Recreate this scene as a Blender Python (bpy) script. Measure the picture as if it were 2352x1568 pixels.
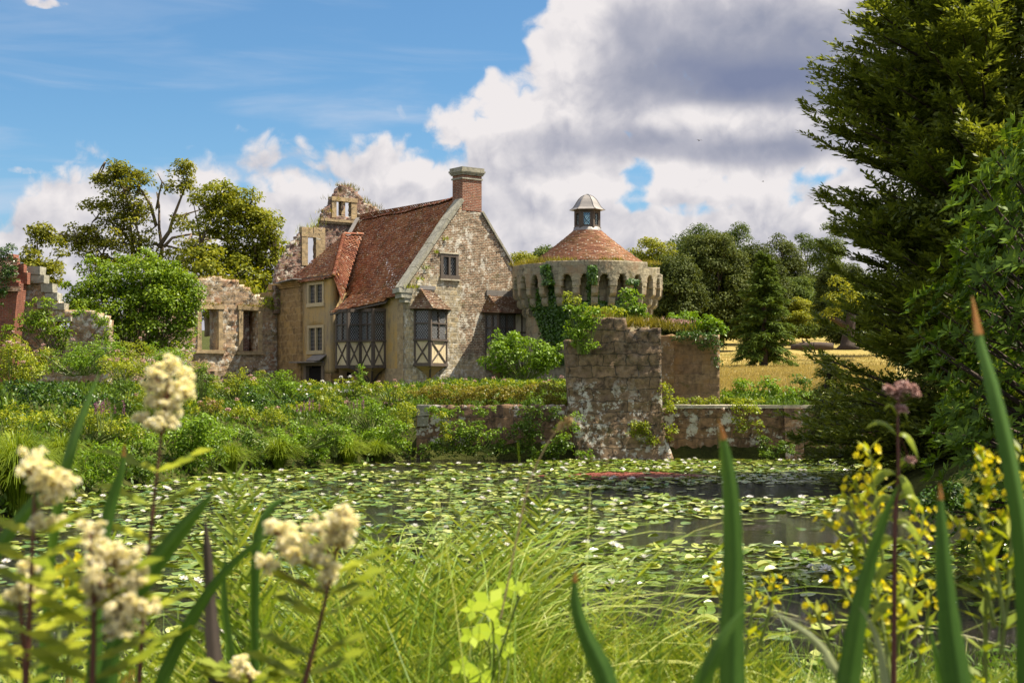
import bpy, math, random
import numpy as np
from mathutils import Vector, Matrix

for o in list(bpy.data.objects):
    bpy.data.objects.remove(o)
SC = bpy.context.scene
COL = SC.collection
R = math.radians
rng = np.random.default_rng(7)
random.seed(7)

# ------------------------------------------------------------------ camera
F, CU, HV, CZ = 3267.0, 1176.0, 880.0, 2.6          # 50 mm on full frame; eye 2.6 m above the moat
cam = bpy.data.cameras.new('camera'); camo = bpy.data.objects.new('camera', cam); COL.objects.link(camo)
cam.sensor_width = 36.0; cam.lens = 50.0
camo.location = (0, 0, CZ); camo.rotation_euler = (R(90), 0, 0)
cam.shift_y = (HV - 784.0) / 2352.0
cam.clip_start = 0.1; cam.clip_end = 5000
cam.dof.use_dof = True; cam.dof.focus_distance = 52.0; cam.dof.aperture_fstop = 9.0
SC.camera = camo

# ------------------------------------------------------------------ view
SC.view_settings.view_transform = 'Standard'
SC.view_settings.look = 'None'
SC.view_settings.exposure = 1.1
SC.view_settings.gamma = 1.0
SC.view_settings.use_curve_mapping = False
SC.render.engine = 'CYCLES'
SC.cycles.max_bounces = 7; SC.cycles.diffuse_bounces = 3; SC.cycles.glossy_bounces = 3
SC.cycles.transmission_bounces = 4; SC.cycles.transparent_max_bounces = 6
SC.cycles.caustics_reflective = False; SC.cycles.caustics_refractive = False

# ------------------------------------------------------------------ sun
SUN_EL, SUN_BEHIND = 60.0, 6.0                        # high, from the right, a touch behind the house
sdir = Vector((math.cos(R(SUN_EL)) * math.cos(R(SUN_BEHIND)), math.cos(R(SUN_EL)) * math.sin(R(SUN_BEHIND)), math.sin(R(SUN_EL))))
sl = bpy.data.lights.new('sun', 'SUN'); sl.energy = 5.0; sl.angle = R(0.5); sl.color = (1.0, 0.90, 0.73)
so = bpy.data.objects.new('sun', sl); COL.objects.link(so)
so.rotation_euler = sdir.to_track_quat('Z', 'Y').to_euler(); so.location = (60, 10, 80)

# ------------------------------------------------------------------ node helper
class NT:
    def __init__(s, tree):
        s.t = tree; s.x = 0
    def __call__(s, typ, props=None, ins=None, out=0):
        n = s.t.nodes.new(typ); s.x += 30; n.location = (s.x, 0)
        for k, v in (props or {}).items(): setattr(n, k, v)
        for k, v in (ins or {}).items(): s.set(n.inputs[k], v)
        return n.outputs[out]
    def set(s, inp, v):
        if isinstance(v, bpy.types.NodeSocket): s.t.links.new(v, inp)
        elif hasattr(v, 'outputs'): s.t.links.new(v.outputs[0], inp)
        else:
            if isinstance(v, (tuple, list)) and len(v) == 3 and inp.type == 'RGBA': v = (*v, 1)
            inp.default_value = v
    def math(s, op, a, b=0.0, c=None, clamp=False):
        ins = {0: a, 1: b}
        if c is not None: ins[2] = c
        return s('ShaderNodeMath', {'operation': op, 'use_clamp': clamp}, ins)
    def vmath(s, op, a, b=(0, 0, 0), scale=None, out=0):
        ins = {0: a}
        if scale is not None: ins['Scale'] = scale
        else: ins[1] = b
        return s('ShaderNodeVectorMath', {'operation': op}, ins, out)
    def mix(s, fac, a, b, blend='MIX'):
        return s('ShaderNodeMixRGB', {'blend_type': blend}, {0: fac, 1: a, 2: b})
    def noise(s, vec, scale, detail=4, rough=0.55, dist=0.0, out=0, typ='FBM'):
        return s('ShaderNodeTexNoise', {}, {'Vector': vec, 'Scale': scale, 'Detail': detail, 'Roughness': rough, 'Distortion': dist}, out)
    def smooth(s, v, lo, hi, a=0.0, b=1.0):
        return s('ShaderNodeMapRange', {'interpolation_type': 'SMOOTHSTEP'}, {0: v, 1: lo, 2: hi, 3: a, 4: b})
    def ramp(s, fac, stops, interp='LINEAR'):
        n = s.t.nodes.new('ShaderNodeValToRGB'); n.color_ramp.interpolation = interp
        e = n.color_ramp.elements
        while len(e) < len(stops): e.new(0.5)
        for el, (p, c) in zip(e, stops): el.position = p; el.color = (*c, 1)
        s.set(n.inputs[0], fac); return n.outputs[0]
    def curve(s, val, pts, lo, hi):
        """piecewise curve val -> value; pts in real units"""
        n = s.t.nodes.new('ShaderNodeFloatCurve'); c = n.mapping.curves[0]
        ys = [p[1] for p in pts]; y0, y1 = min(ys), max(ys)
        x = s('ShaderNodeMapRange', {}, {0: val, 1: lo, 2: hi, 3: 0.0, 4: 1.0})
        P_ = [((p[0] - lo) / (hi - lo), (p[1] - y0) / (y1 - y0)) for p in pts]
        c.points[0].location = P_[0]; c.points[-1].location = P_[-1]
        for p in P_[1:-1]: c.points.new(*p)
        for p in c.points: p.handle_type = 'AUTO_CLAMPED'
        n.mapping.use_clip = False; n.mapping.update()
        s.set(n.inputs['Value'], x)
        return s('ShaderNodeMapRange', {'clamp': False}, {0: n.outputs[0], 1: 0.0, 2: 1.0, 3: y0, 4: y1})

# ------------------------------------------------------------------ sky
def az(u): return math.degrees(math.atan((u - CU) / F))
def el(u, v): return math.degrees(math.atan((HV - v) / math.hypot(F, u - CU)))
world = bpy.data.worlds.new('World'); SC.world = world; world.use_nodes = True
wt = world.node_tree; wt.nodes.clear(); W = NT(wt)
sky = W('ShaderNodeTexSky', {'sky_type': 'NISHITA', 'sun_disc': False, 'sun_elevation': R(SUN_EL),
        'sun_rotation': R(90 - SUN_BEHIND), 'altitude': 60, 'air_density': 1.0, 'dust_density': 0.6, 'ozone_density': 1.6})
skyc = W.mix(1.0, W.vmath('SCALE', sky, scale=0.062), (0.58, 0.86, 1.02), 'MULTIPLY')
d = W('ShaderNodeTexCoord', out=0)
sep = wt.nodes.new('ShaderNodeSeparateXYZ'); W.set(sep.inputs[0], d)
AZ = W.math('MULTIPLY', W.math('ARCTAN2', sep.outputs[0], sep.outputs[1]), 57.29578)
EL = W.math('MULTIPLY', W.math('ARCSINE', sep.outputs[2]), 57.29578)
PV = wt.nodes.new('ShaderNodeCombineXYZ'); W.set(PV.inputs[0], AZ); W.set(PV.inputs[1], EL); PV = PV.outputs[0]
warp = W.vmath('SCALE', W.vmath('SUBTRACT', W.noise(d, 14.0, 3, .55, out=1), (.5, .5, .5)), scale=.035)
dw = W.vmath('ADD', d, warp)
n1 = W.math('SUBTRACT', W.noise(dw, 13.0, 8, 0.60), 0.5)
n2 = W.math('SUBTRACT', W.noise(W.vmath('ADD', dw, (3.1, 1.7, 0.4)), 45.0, 7, 0.62), 0.5)
sdl = (sdir.x * .010 , 0.0, sdir.z * .012)
n1s = W.math('SUBTRACT', W.noise(W.vmath('ADD', dw, sdl), 13.0, 6, 0.58), 0.5)
n1b = W.math('SUBTRACT', W.noise(dw, 13.0, 6, 0.58), 0.5)
def bil(vec):
    acc = None
    for sc, w_ in ((17.0, 1.0), (38.0, .62), (84.0, .38)):
        q = W.math('MULTIPLY', W.math('ABSOLUTE', W.math('SUBTRACT', W.noise(vec, sc, 0), .5)), 4.0 * w_)
        acc = q if acc is None else W.math('ADD', acc, q)
    return W.math('SUBTRACT', acc, 0.85)
bl1 = bil(dw); dws = W.vmath('ADD', dw, (sdir.x * .010, 0.0, sdir.z * .013)); bl1s = bil(dws)
n3 = W.math('SUBTRACT', W.noise(W.vmath('ADD', d, (7.3, 2.2, 5.1)), 3.2, 6, 0.55), 0.5)
nS = W.math('SUBTRACT', W.noise(W.vmath('ADD', dw, (1.3, 9.2, 2.1)), 7.0, 4, 0.5), 0.5)
# top edge of the low cumulus bank, elevation by azimuth
low = [(-60, 5.5), (az(0), el(0, 505)), (az(60), el(60, 452)), (az(150), el(150, 438)), (az(250), el(250, 436)), (az(330), el(330, 450)), (az(450), el(450, 424)),
       (az(560), el(560, 402)), (az(680), el(680, 392)), (az(800), el(800, 406)), (az(890), el(890, 384)), (az(1000), el(1000, 372)),
       (az(1250), el(1250, 365)), (az(1480), el(1480, 372)), (az(1580), el(1580, 372)), (az(1700), el(1700, 400)), (az(1790), el(1790, 440)), (az(1830), el(1830, 545)), (az(1850), el(1850, 490)),
       (az(1900), el(1900, 455)), (az(2000), el(2000, 440)), (60, 7.0)]
lowc = W.curve(AZ, low, -60, 60)
D1 = W.math('ADD', W.math('DIVIDE', W.math('SUBTRACT', lowc, EL), 2.0), 0.42)
# left edge of the great cumulus, azimuth by elevation
big = [(-5, az(1500)), (el(1400, 520), az(1470)), (el(1350, 470), az(1390)), (el(1200, 420), az(1130)), (el(1000, 370), az(1000)), (el(950, 330), az(960)), (el(950, 290), az(940)), (el(950, 240), az(985)), (el(1050, 190), az(1050)),
       (el(1100, 150), az(1110)), (el(1190, 120), az(1190)), (el(1200, 60), az(1210)), (el(1230, 0), az(1232)), (25, az(1330)), (40, 8.0), (90, 10.0)]
bigc = W.curve(EL, big, -5, 90)
D2 = W.math('DIVIDE', W.math('SUBTRACT', AZ, bigc), 2.8)
def blob(u, v, ru, rv):
    c = (az(u), el(u, v), 0); s_ = (1 / (ru * .01754), 1 / (rv * .01754), 0)
    L_ = W.vmath('LENGTH', W.vmath('MULTIPLY', W.vmath('SUBTRACT', PV, c), s_), out=1)
    return W.smooth(L_, 1.35, 0.25)
def blobs(lst):
    acc = None
    for (u, v, ru, rv, k) in lst:
        b = W.math('MULTIPLY', blob(u, v, ru, rv), k)
        acc = b if acc is None else W.math('ADD', acc, b)
    return acc
D = W.math('MAXIMUM', D1, D2)
nz = W.math('ADD', W.math('ADD', W.math('MULTIPLY', n1, 2.5), W.math('MULTIPLY', n2, 0.9)), W.math('MULTIPLY', bl1, 0.55))
gaps = blobs([(1470, 400, 46, 44, .80), (1452, 460, 56, 26, .72), (1840, 440, 80, 44, .85), (1815, 505, 40, 50, .75), (1890, 395, 70, 32, .8), (1570, 482, 110, 22, .5)])
adds = blobs([(100, 8, 70, 14, .9), (60, 392, 90, 16, .95), (1350, 420, 110, 45, .8), (1700, 470, 130, 45, .6)])
dens = W.math('ADD', W.math('SUBTRACT', W.math('MINIMUM', D, 0.75), gaps), nz)
dens = W.math('MAXIMUM', dens, W.math('ADD', W.math('SUBTRACT', adds, 0.80), W.math('MULTIPLY', W.math('MULTIPLY', nz, 1.3), W.smooth(adds, .1, .5))))
# the sky behind and overhead: broken clouds
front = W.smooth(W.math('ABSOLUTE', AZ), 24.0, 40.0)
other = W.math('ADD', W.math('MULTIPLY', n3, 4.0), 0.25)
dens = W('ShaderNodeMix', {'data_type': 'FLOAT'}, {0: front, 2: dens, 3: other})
alpha = W.smooth(dens, -0.10, 0.46)
# light and shade of the cloud masses
shade = blobs([(1660, 95, 330, 125, 0.40), (1570, 190, 260, 80, 0.34), (1800, 205, 220, 60, .30), (1430, 60, 70, 70, .2), (1950, 150, 200, 130, .25), (1340, 325, 230, 46, 0.24), (1560, 335, 210, 44, 0.22), (1750, 350, 180, 36, 0.30), (1900, 320, 150, 48, .25), (1250, 398, 120, 32, .2), (1420, 220, 90, 60, .1), (1600, 460, 160, 16, .16), (1200, 480, 200, 40, .14)])
lite = blobs([(1280, 90, 90, 130, .22), (1120, 240, 140, 66, .20), (1640, 262, 160, 30, .30), (1850, 275, 110, 28, .15), (1540, 400, 80, 34, .24), (1720, 440, 110, 30, .14), (200, 465, 150, 34, .2), (640, 425, 260, 36, .25), (950, 400, 120, 30, .2), (1340, 430, 90, 34, .22), (1880, 500, 60, 40, .2), (1240, 440, 160, 60, .2), (1620, 425, 200, 46, .18), (1150, 300, 110, 60, .18)])
relief = W.math('ADD', W.math('MULTIPLY', W.math('SUBTRACT', n1b, n1s), 1.7), W.math('MULTIPLY', W.math('SUBTRACT', bl1, bl1s), 0.17))
relief = W.math('MULTIPLY', relief, W.math('SUBTRACT', 1.0, W.math('MULTIPLY', shade, 1.2), clamp=True))
bank = W.smooth(W.math('SUBTRACT', lowc, EL), 1.2, 6.0, 0.0, 0.16)
bank = W.math('MULTIPLY', bank, W.smooth(AZ, 3.0, -4.0))
br = W.math('ADD', W.math('SUBTRACT', W.math('ADD', 0.78, lite), W.math('ADD', shade, bank)), relief)
br = W.math('ADD', br, W.math('ADD', W.math('MULTIPLY', n2, 0.16), W.math('MULTIPLY', nS, .32)))
br = W.math('ADD', br, W.smooth(dens, 0.9, 0.1, 0.0, 0.14))
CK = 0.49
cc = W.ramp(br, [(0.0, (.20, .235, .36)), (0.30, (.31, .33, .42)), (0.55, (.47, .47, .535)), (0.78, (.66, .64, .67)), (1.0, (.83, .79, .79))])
bright = W.math('ADD', CK, W.math('MULTIPLY', W.math('MAXIMUM', front, W.smooth(EL, 22.0, 38.0)), 0.20))   # unseen clouds to the sides, behind and overhead, brightened as added fill light
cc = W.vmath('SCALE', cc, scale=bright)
# thin streaks in the blue
stv = W('ShaderNodeMapping', {}, {'Vector': PV, 'Rotation': (0, 0, R(-12)), 'Scale': (0.05, 0.34, 1)})
st = W.noise(stv, 1.6, 5, 0.55, 0.6)
sta = W.math('MULTIPLY', W.smooth(st, 0.46, 0.74), W.smooth(EL, 15.0, 7.0, 0.22, 0.66))
skyc = W.mix(W.smooth(EL, 12.0, 2.0, 0.0, 0.30), skyc, (0.36 * CK, 0.56 * CK, 0.78 * CK))
base = W.mix(sta, skyc, (.60 * CK, .66 * CK, .78 * CK))
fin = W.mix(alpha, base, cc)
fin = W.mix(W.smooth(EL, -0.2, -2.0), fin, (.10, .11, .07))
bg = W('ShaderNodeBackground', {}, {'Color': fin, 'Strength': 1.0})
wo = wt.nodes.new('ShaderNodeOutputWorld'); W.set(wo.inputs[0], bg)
world.cycles.sampling_method = 'MANUAL'; world.cycles.sample_map_resolution = 512

# ------------------------------------------------------------------ projections
def P(u, v, Y): return np.array([(u - CU) / F * Y, Y, CZ - (v - HV) / F * Y])
HA = R(38)
C0 = ((940 - CU) / F * 66.0, 66.0); TT = (math.cos(HA), math.sin(HA)); WW = (-math.sin(HA), math.cos(HA))
def L(u, v, x=None, y=None):
    """house coordinates (x along the gable, y along the long side, z) of a sight line's hit on a wall plane"""
    k = (u - CU) / F; m = (HV - v) / F
    if y is not None: x = (k * (C0[1] + WW[1] * y) - C0[0] - WW[0] * y) / (TT[0] - k * TT[1])
    else: y = (k * (C0[1] + TT[1] * x) - C0[0] - TT[0] * x) / (WW[0] - k * WW[1])
    return np.array([x, y, CZ + m * (C0[1] + TT[1] * x + WW[1] * y)])
def HW(x, y, z): return np.array([C0[0] + TT[0] * x + WW[0] * y, C0[1] + TT[1] * x + WW[1] * y, z])

# ------------------------------------------------------------------ objects
def tag(o, label=None, cat=None, group=None, kind=None):
    if label: o['label'] = label
    if cat: o['category'] = cat
    if group: o['group'] = group
    if kind: o['kind'] = kind
    return o
def empty(name, loc, rz=0.0, label=None, cat=None, group=None):
    o = bpy.data.objects.new(name, None); COL.objects.link(o); o.location = loc; o.rotation_euler.z = rz
    return tag(o, label, cat, group)
def copy_tree(o, parent=None):
    c = o.copy(); COL.objects.link(c); c.parent = parent
    for ch in [q for q in o.children]: copy_tree(ch, c)
    return c
def np_mesh(name, verts, faces, mat=None, uv=None, rnd=None, smooth=False, midx=None):
    """faces: list of int arrays (n,3)/(n,4)"""
    me = bpy.data.meshes.new(name)
    verts = np.asarray(verts, np.float32).reshape(-1, 3)
    fl = [np.asarray(f, np.int32) for f in (faces if isinstance(faces, list) else [faces]) if len(f)]
    me.vertices.add(len(verts)); me.vertices.foreach_set('co', verts.ravel())
    loops = np.concatenate([f.ravel() for f in fl]); nf = sum(len(f) for f in fl)
    tot = np.concatenate([np.full(len(f), f.shape[1], np.int32) for f in fl])
    start = np.concatenate([[0], np.cumsum(tot)[:-1]]).astype(np.int32)
    me.loops.add(len(loops)); me.loops.foreach_set('vertex_index', loops)
    me.polygons.add(nf); me.polygons.foreach_set('loop_start', start); me.polygons.foreach_set('loop_total', tot)
    if smooth: me.polygons.foreach_set('use_smooth', np.ones(nf, bool))
    if midx is not None: me.polygons.foreach_set('material_index', np.asarray(midx, np.int32))
    me.update(calc_edges=True)
    if rnd is not None:
        a = me.attributes.new('rnd', 'FLOAT', 'FACE'); a.data.foreach_set('value', np.asarray(rnd, np.float32))
    if uv is not None:
        l = me.uv_layers.new(name='UVMap'); l.data.foreach_set('uv', np.asarray(uv, np.float32)[loops].ravel())
    for m in (mat if isinstance(mat, (list, tuple)) else [mat]):
        if m: me.materials.append(m)
    return me
def link(name, me, parent=None, loc=None):
    o = bpy.data.objects.new(name, me); COL.objects.link(o)
    if parent: o.parent = parent
    if loc is not None: o.location = loc
    return o
def box_uv(me):
    n = len(me.polygons); l = me.uv_layers.new(name='UVMap')
    nl = len(me.loops); vi = np.empty(nl, np.int32); me.loops.foreach_get('vertex_index', vi)
    co = np.empty(len(me.vertices) * 3, np.float32); me.vertices.foreach_get('co', co); co = co.reshape(-1, 3)[vi]
    nr = np.empty(n * 3, np.float32); me.polygons.foreach_get('normal', nr); nr = np.abs(nr.reshape(-1, 3))
    tot = np.empty(n, np.int32); me.polygons.foreach_get('loop_total', tot); nr = np.repeat(nr, tot, 0)
    ax = nr.argmax(1)
    uv = np.where((ax == 0)[:, None], co[:, [1, 2]], np.where((ax == 1)[:, None], co[:, [0, 2]], co[:, [0, 1]]))
    l.data.foreach_set('uv', uv.astype(np.float32).ravel())

class MB:
    """collects boxes, beams, tubes and polygons into one mesh"""
    def __init__(s): s.v = []; s.f = []; s.r = []
    def add(s, vs, fs, r=None):
        b = len(s.v); s.v += [tuple(map(float, q)) for q in vs]
        r = random.random() if r is None else r
        for f in fs: s.f.append([b + i for i in f]); s.r.append(r)
    def hexa(s, p):  # 8 points: bottom ring then top ring
        s.add(p, [(3, 2, 1, 0), (4, 5, 6, 7), (0, 1, 5, 4), (1, 2, 6, 5), (2, 3, 7, 6), (3, 0, 4, 7)])
    def box(s, x0, x1, y0, y1, z0, z1, j=0.0):
        p = [(x0, y0, z0), (x1, y0, z0), (x1, y1, z0), (x0, y1, z0), (x0, y0, z1), (x1, y0, z1), (x1, y1, z1), (x0, y1, z1)]
        if j: p = [tuple(c + random.uniform(-j, j) for c in q) for q in p]
        s.hexa(p)
    def obox(s, p0, p1, a0, a1, o0, o1, z0, z1):
        """box along plan line p0->p1: a along, o outward (to the right of the direction)"""
        dx, dy = p1[0] - p0[0], p1[1] - p0[1]; l = math.hypot(dx, dy); dx /= l; dy /= l; nx, ny = dy, -dx
        q = lambda a, o, z: (p0[0] + dx * a + nx * o, p0[1] + dy * a + ny * o, z)
        s.hexa([q(a0, o1, z0), q(a1, o1, z0), q(a1, o0, z0), q(a0, o0, z0), q(a0, o1, z1), q(a1, o1, z1), q(a1, o0, z1), q(a0, o0, z1)])
    def beam(s, p, q, w, h, up=(0, 0, 1)):
        p, q = Vector(p), Vector(q); dd = (q - p).normalized(); sd = dd.cross(Vector(up))
        if sd.length < 1e-4: sd = dd.cross(Vector((1, 0, 0)))
        sd.normalize(); u_ = sd.cross(dd); a = sd * w / 2; b = u_ * h / 2
        s.hexa([p - a - b, p + a - b, q + a - b, q - a - b, p - a + b, p + a + b, q + a + b, q - a + b])
    def tube(s, pts, rad, n=8, cap=True):
        pts = [Vector(p) for p in pts]; b = len(s.v); r = random.random(); m = len(pts)
        if not hasattr(rad, '__len__'): rad = [rad] * m
        ref = Vector((.31, .17, .93))
        for i, p in enumerate(pts):
            dd = (pts[min(i + 1, m - 1)] - pts[max(i - 1, 0)]).normalized()
            sd = dd.cross(ref)
            if sd.length < 1e-3: sd = dd.cross(Vector((1, 0, 0)))
            sd.normalize(); u_ = sd.cross(dd)
            for k in range(n):
                a = 2 * math.pi * k / n; s.v.append(tuple(p + (sd * math.cos(a) + u_ * math.sin(a)) * rad[i]))
        for i in range(m - 1):
            for k in range(n):
                k2 = (k + 1) % n; s.f.append([b + i * n + k, b + i * n + k2, b + (i + 1) * n + k2, b + (i + 1) * n + k]); s.r.append(r)
        if cap:
            s.f.append([b + k for k in range(n)][::-1]); s.r.append(r); s.f.append([b + (m - 1) * n + k for k in range(n)]); s.r.append(r)
    def lathe(s, prof, c=(0, 0), n=32, a0=0.0, a1=2 * math.pi):
        b = len(s.v); r = random.random(); m = len(prof); full = abs(a1 - a0 - 2 * math.pi) < 1e-6; nn = n if full else n + 1
        for (rr, z) in prof:
            for k in range(nn):
                a = a0 + (a1 - a0) * k / n; s.v.append((c[0] + rr * math.cos(a), c[1] + rr * math.sin(a), z))
        for i in range(m - 1):
            for k in range(n):
                k2 = (k + 1) % nn; s.f.append([b + i * nn + k, b + i * nn + k2, b + (i + 1) * nn + k2, b + (i + 1) * nn + k]); s.r.append(r)
    def mesh(s, name, mat, smooth=False, uv=True):
        me = bpy.data.meshes.new(name); me.from_pydata(s.v, [], s.f); me.update()
        a = me.attributes.new('rnd', 'FLOAT', 'FACE'); a.data.foreach_set('value', np.asarray(s.r, np.float32))
        if mat: me.materials.append(mat)
        if smooth: me.polygons.foreach_set('use_smooth', np.ones(len(me.polygons), bool))
        if uv: box_uv(me)
        return me
    def build(s, name, mat, parent=None, loc=None, smooth=False):
        return link(name, s.mesh(name, mat, smooth), parent, loc)

def vnoise(x, y, seed=0):
    x = np.asarray(x, float); y = np.asarray(y, float); xi = np.floor(x).astype(np.int64); yi = np.floor(y).astype(np.int64); fx = x - xi; fy = y - yi
    def h(a, b):
        q = (a * 374761393 + b * 668265263 + seed * 982451653) & 0x7fffffff; q = ((q ^ (q >> 13)) * 1274126177) & 0x7fffffff
        return ((q ^ (q >> 16)) & 0xffff) / 65535.0
    sx = fx * fx * (3 - 2 * fx); sy = fy * fy * (3 - 2 * fy)
    return (h(xi, yi) * (1 - sx) + h(xi + 1, yi) * sx) * (1 - sy) + (h(xi, yi + 1) * (1 - sx) + h(xi + 1, yi + 1) * sx) * sy
def fbm(x, y, seed=0, o=3): return sum(vnoise(np.asarray(x) * 2 ** i, np.asarray(y) * 2 ** i, seed + i) / 2 ** i for i in range(o)) / sum(1 / 2 ** i for i in range(o))

def mask_wall(inside, ax, zx, thick, cell=0.14, rough=0.03, edge=0.3, place=None, extra=(), extraz=(), seed=0):
    """masonry from a grid of blocks: inside(a, z) says where there is stone; returns verts, quads, uv"""
    r = np.random.default_rng(seed)
    A = np.linspace(ax[0], ax[1], max(2, int((ax[1] - ax[0]) / cell)) + 1); Z = np.linspace(zx[0], zx[1], max(2, int((zx[1] - zx[0]) / cell)) + 1)
    def snap(G, ex):
        fix = np.zeros(len(G), bool)
        for e in ex:
            i = np.abs(G - e).argmin(); G[i] = e; fix[i] = True
        return fix
    fa = snap(A, extra); fz = snap(Z, extraz); fa[0] = fa[-1] = True; fz[0] = True
    na, nz_ = len(A), len(Z)
    ca = (A[:-1] + A[1:]) / 2; cz = (Z[:-1] + Z[1:]) / 2
    M = inside(ca[:, None] + 0 * cz[None], cz[None] + 0 * ca[:, None])
    GA = A[:, None] + np.where(fa[:, None], 0, r.uniform(-edge, edge, (na, nz_)) * cell); GZ = Z[None] + np.where(fz[None], 0, r.uniform(-edge, edge, (na, nz_)) * cell)
    fr = r.normal(0, rough, (na, nz_)); bk = thick + r.normal(0, rough, (na, nz_))
    fr[fa] *= .3
    i, j = np.nonzero(M); idx = lambda i, j: i * nz_ + j; N = na * nz_
    f1 = np.stack([idx(i, j), idx(i + 1, j), idx(i + 1, j + 1), idx(i, j + 1)], 1)
    f2 = f1[:, ::-1] + N
    fs = [f1, f2]
    Mp = np.pad(M, 1)
    for di, dj, e in ((-1, 0, (0, 0, 0, 1)), (1, 0, (1, 1, 1, 0)), (0, -1, (1, 0, 0, 0)), (0, 1, (0, 1, 1, 1))):
        b = M & ~Mp[1 + di:1 + di + M.shape[0], 1 + dj:1 + dj + M.shape[1]]; i, j = np.nonzero(b)
        p = idx(i + e[0], j + e[1]); q = idx(i + e[2], j + e[3]); fs.append(np.stack([p, q, q + N, p + N], 1))
    av = np.concatenate([GA.ravel(), GA.ravel()]); zv = np.concatenate([GZ.ravel(), GZ.ravel()]); dv = np.concatenate([fr.ravel(), bk.ravel()])
    uv = np.stack([av + dv * .7, zv], 1)
    V = np.stack([av, dv, zv], 1) if place is None else place(av, dv, zv)
    Fc = np.concatenate(fs); used = np.unique(Fc); mp = np.zeros(len(V), np.int64); mp[used] = np.arange(len(used))
    return V[used], mp[Fc], uv[used]
def inpoly(poly):
    poly = np.asarray(poly, float)
    def f(x, y):
        c = np.zeros(np.broadcast(x, y).shape, bool); n = len(poly)
        for k in range(n):
            x0, y0 = poly[k]; x1, y1 = poly[(k + 1) % n]
            if y0 == y1: continue
            c ^= ((y0 > y) != (y1 > y)) & (x < (x1 - x0) * (y - y0) / (y1 - y0) + x0)
        return c
    return f
def inrects(x, z, rects):
    m = np.zeros(np.broadcast(x, z).shape, bool)
    for (a, b, c, d_) in rects: m |= (x > a) & (x < b) & (z > c) & (z < d_)
    return m

# ------------------------------------------------------------------ leaves
def unit(a): return a / np.maximum(np.linalg.norm(a, axis=-1, keepdims=True), 1e-9)
def leaves(pos, axis, nrm, ln, wd, fold=0.18, tip=0.55):
    """one folded diamond leaf per row"""
    axis = unit(axis); side = unit(np.cross(axis, nrm)); nn = np.cross(side, axis)
    ln = np.broadcast_to(ln, len(pos))[:, None]; wd = np.broadcast_to(wd, len(pos))[:, None]
    a = pos; b = pos + axis * ln * tip - side * wd / 2 + nn * wd * fold; c = pos + axis * ln; e = pos + axis * ln * tip + side * wd / 2 + nn * wd * fold
    V = np.stack([a, b, c, e], 1).reshape(-1, 3); Q = np.arange(len(pos) * 4).reshape(-1, 4)
    return V, Q
def rdir(n, r=None):
    v = (r or rng).normal(size=(n, 3)); return unit(v)
def leaf_obj(name, V, Q, mat, parent=None, rnd=None, per=1):
    n = len(Q)
    if rnd is None: rnd = rng.random(n)
    return link(name, np_mesh(name, V, Q, mat, rnd=rnd), parent)
def clump_leaves(c, rad, n, ln, wd, up=0.35, shell=0.55, droop=0.2, r=None):
    """leaves over a lumpy ball"""
    r = r or rng
    dd = rdir(n, r); dd[:, 2] = np.where(dd[:, 2] < -.5, -dd[:, 2] * .6, dd[:, 2]); dd = unit(dd)
    rr = shell + (1 - shell) * r.random(n) ** .6
    pos = np.asarray(c) + dd * rr[:, None] * np.asarray(rad)
    nr = unit(dd * .7 + rdir(n, r) * .6 + np.array([0, 0, up]))
    ax = unit(np.cross(nr, rdir(n, r)) + dd * .25 - np.array([0, 0, droop]))
    return leaves(pos, ax, nr, ln * r.uniform(.6, 1.25, n), wd * r.uniform(.7, 1.2, n))
def join(parts):
    Vs, Qs, o = [], [], 0
    for V, Q in parts: Vs.append(V); Qs.append(Q + o); o += len(V)
    return np.concatenate(Vs), np.concatenate(Qs)
# ------------------------------------------------------------------ materials
def new_mat(name):
    m = bpy.data.materials.new(name); m.use_nodes = True; m.node_tree.nodes.clear(); n = NT(m.node_tree)
    out = m.node_tree.nodes.new('ShaderNodeOutputMaterial'); return m, n, out
def simple(name, col, rough=0.7, var=0.25, scale=3.0, bump=0.0, metal=0.0, spec=0.4, streak=False):
    m, n, out = new_mat(name)
    co = n('ShaderNodeTexCoord', out=3)
    if streak: co = n('ShaderNodeMapping', {}, {'Vector': co, 'Scale': (1, 1, .15)})
    nz = n.noise(co, scale, 6, .6); at = n('ShaderNodeAttribute', {'attribute_name': 'rnd'}, out=2)
    k = n.math('ADD', n.math('MULTIPLY', n.math('SUBTRACT', nz, .5), 2.2 * var), n.math('MULTIPLY', n.math('SUBTRACT', at, .5), var * .8))
    c = n.mix(1.0, col, n.ramp(n.math('ADD', k, .5), [(0, (.35, .33, .31)), (.5, (1, 1, 1)), (1, (1.5, 1.5, 1.5))]), 'MULTIPLY')
    b = n('ShaderNodeBsdfPrincipled', {}, {'Base Color': c, 'Roughness': rough, 'Metallic': metal, 'Specular IOR Level': spec})
    if bump: n.set(b.node.inputs['Normal'], n('ShaderNodeBump', {}, {'Height': nz, 'Strength': bump, 'Distance': .02}))
    n.set(out.inputs[0], b); return m
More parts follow.
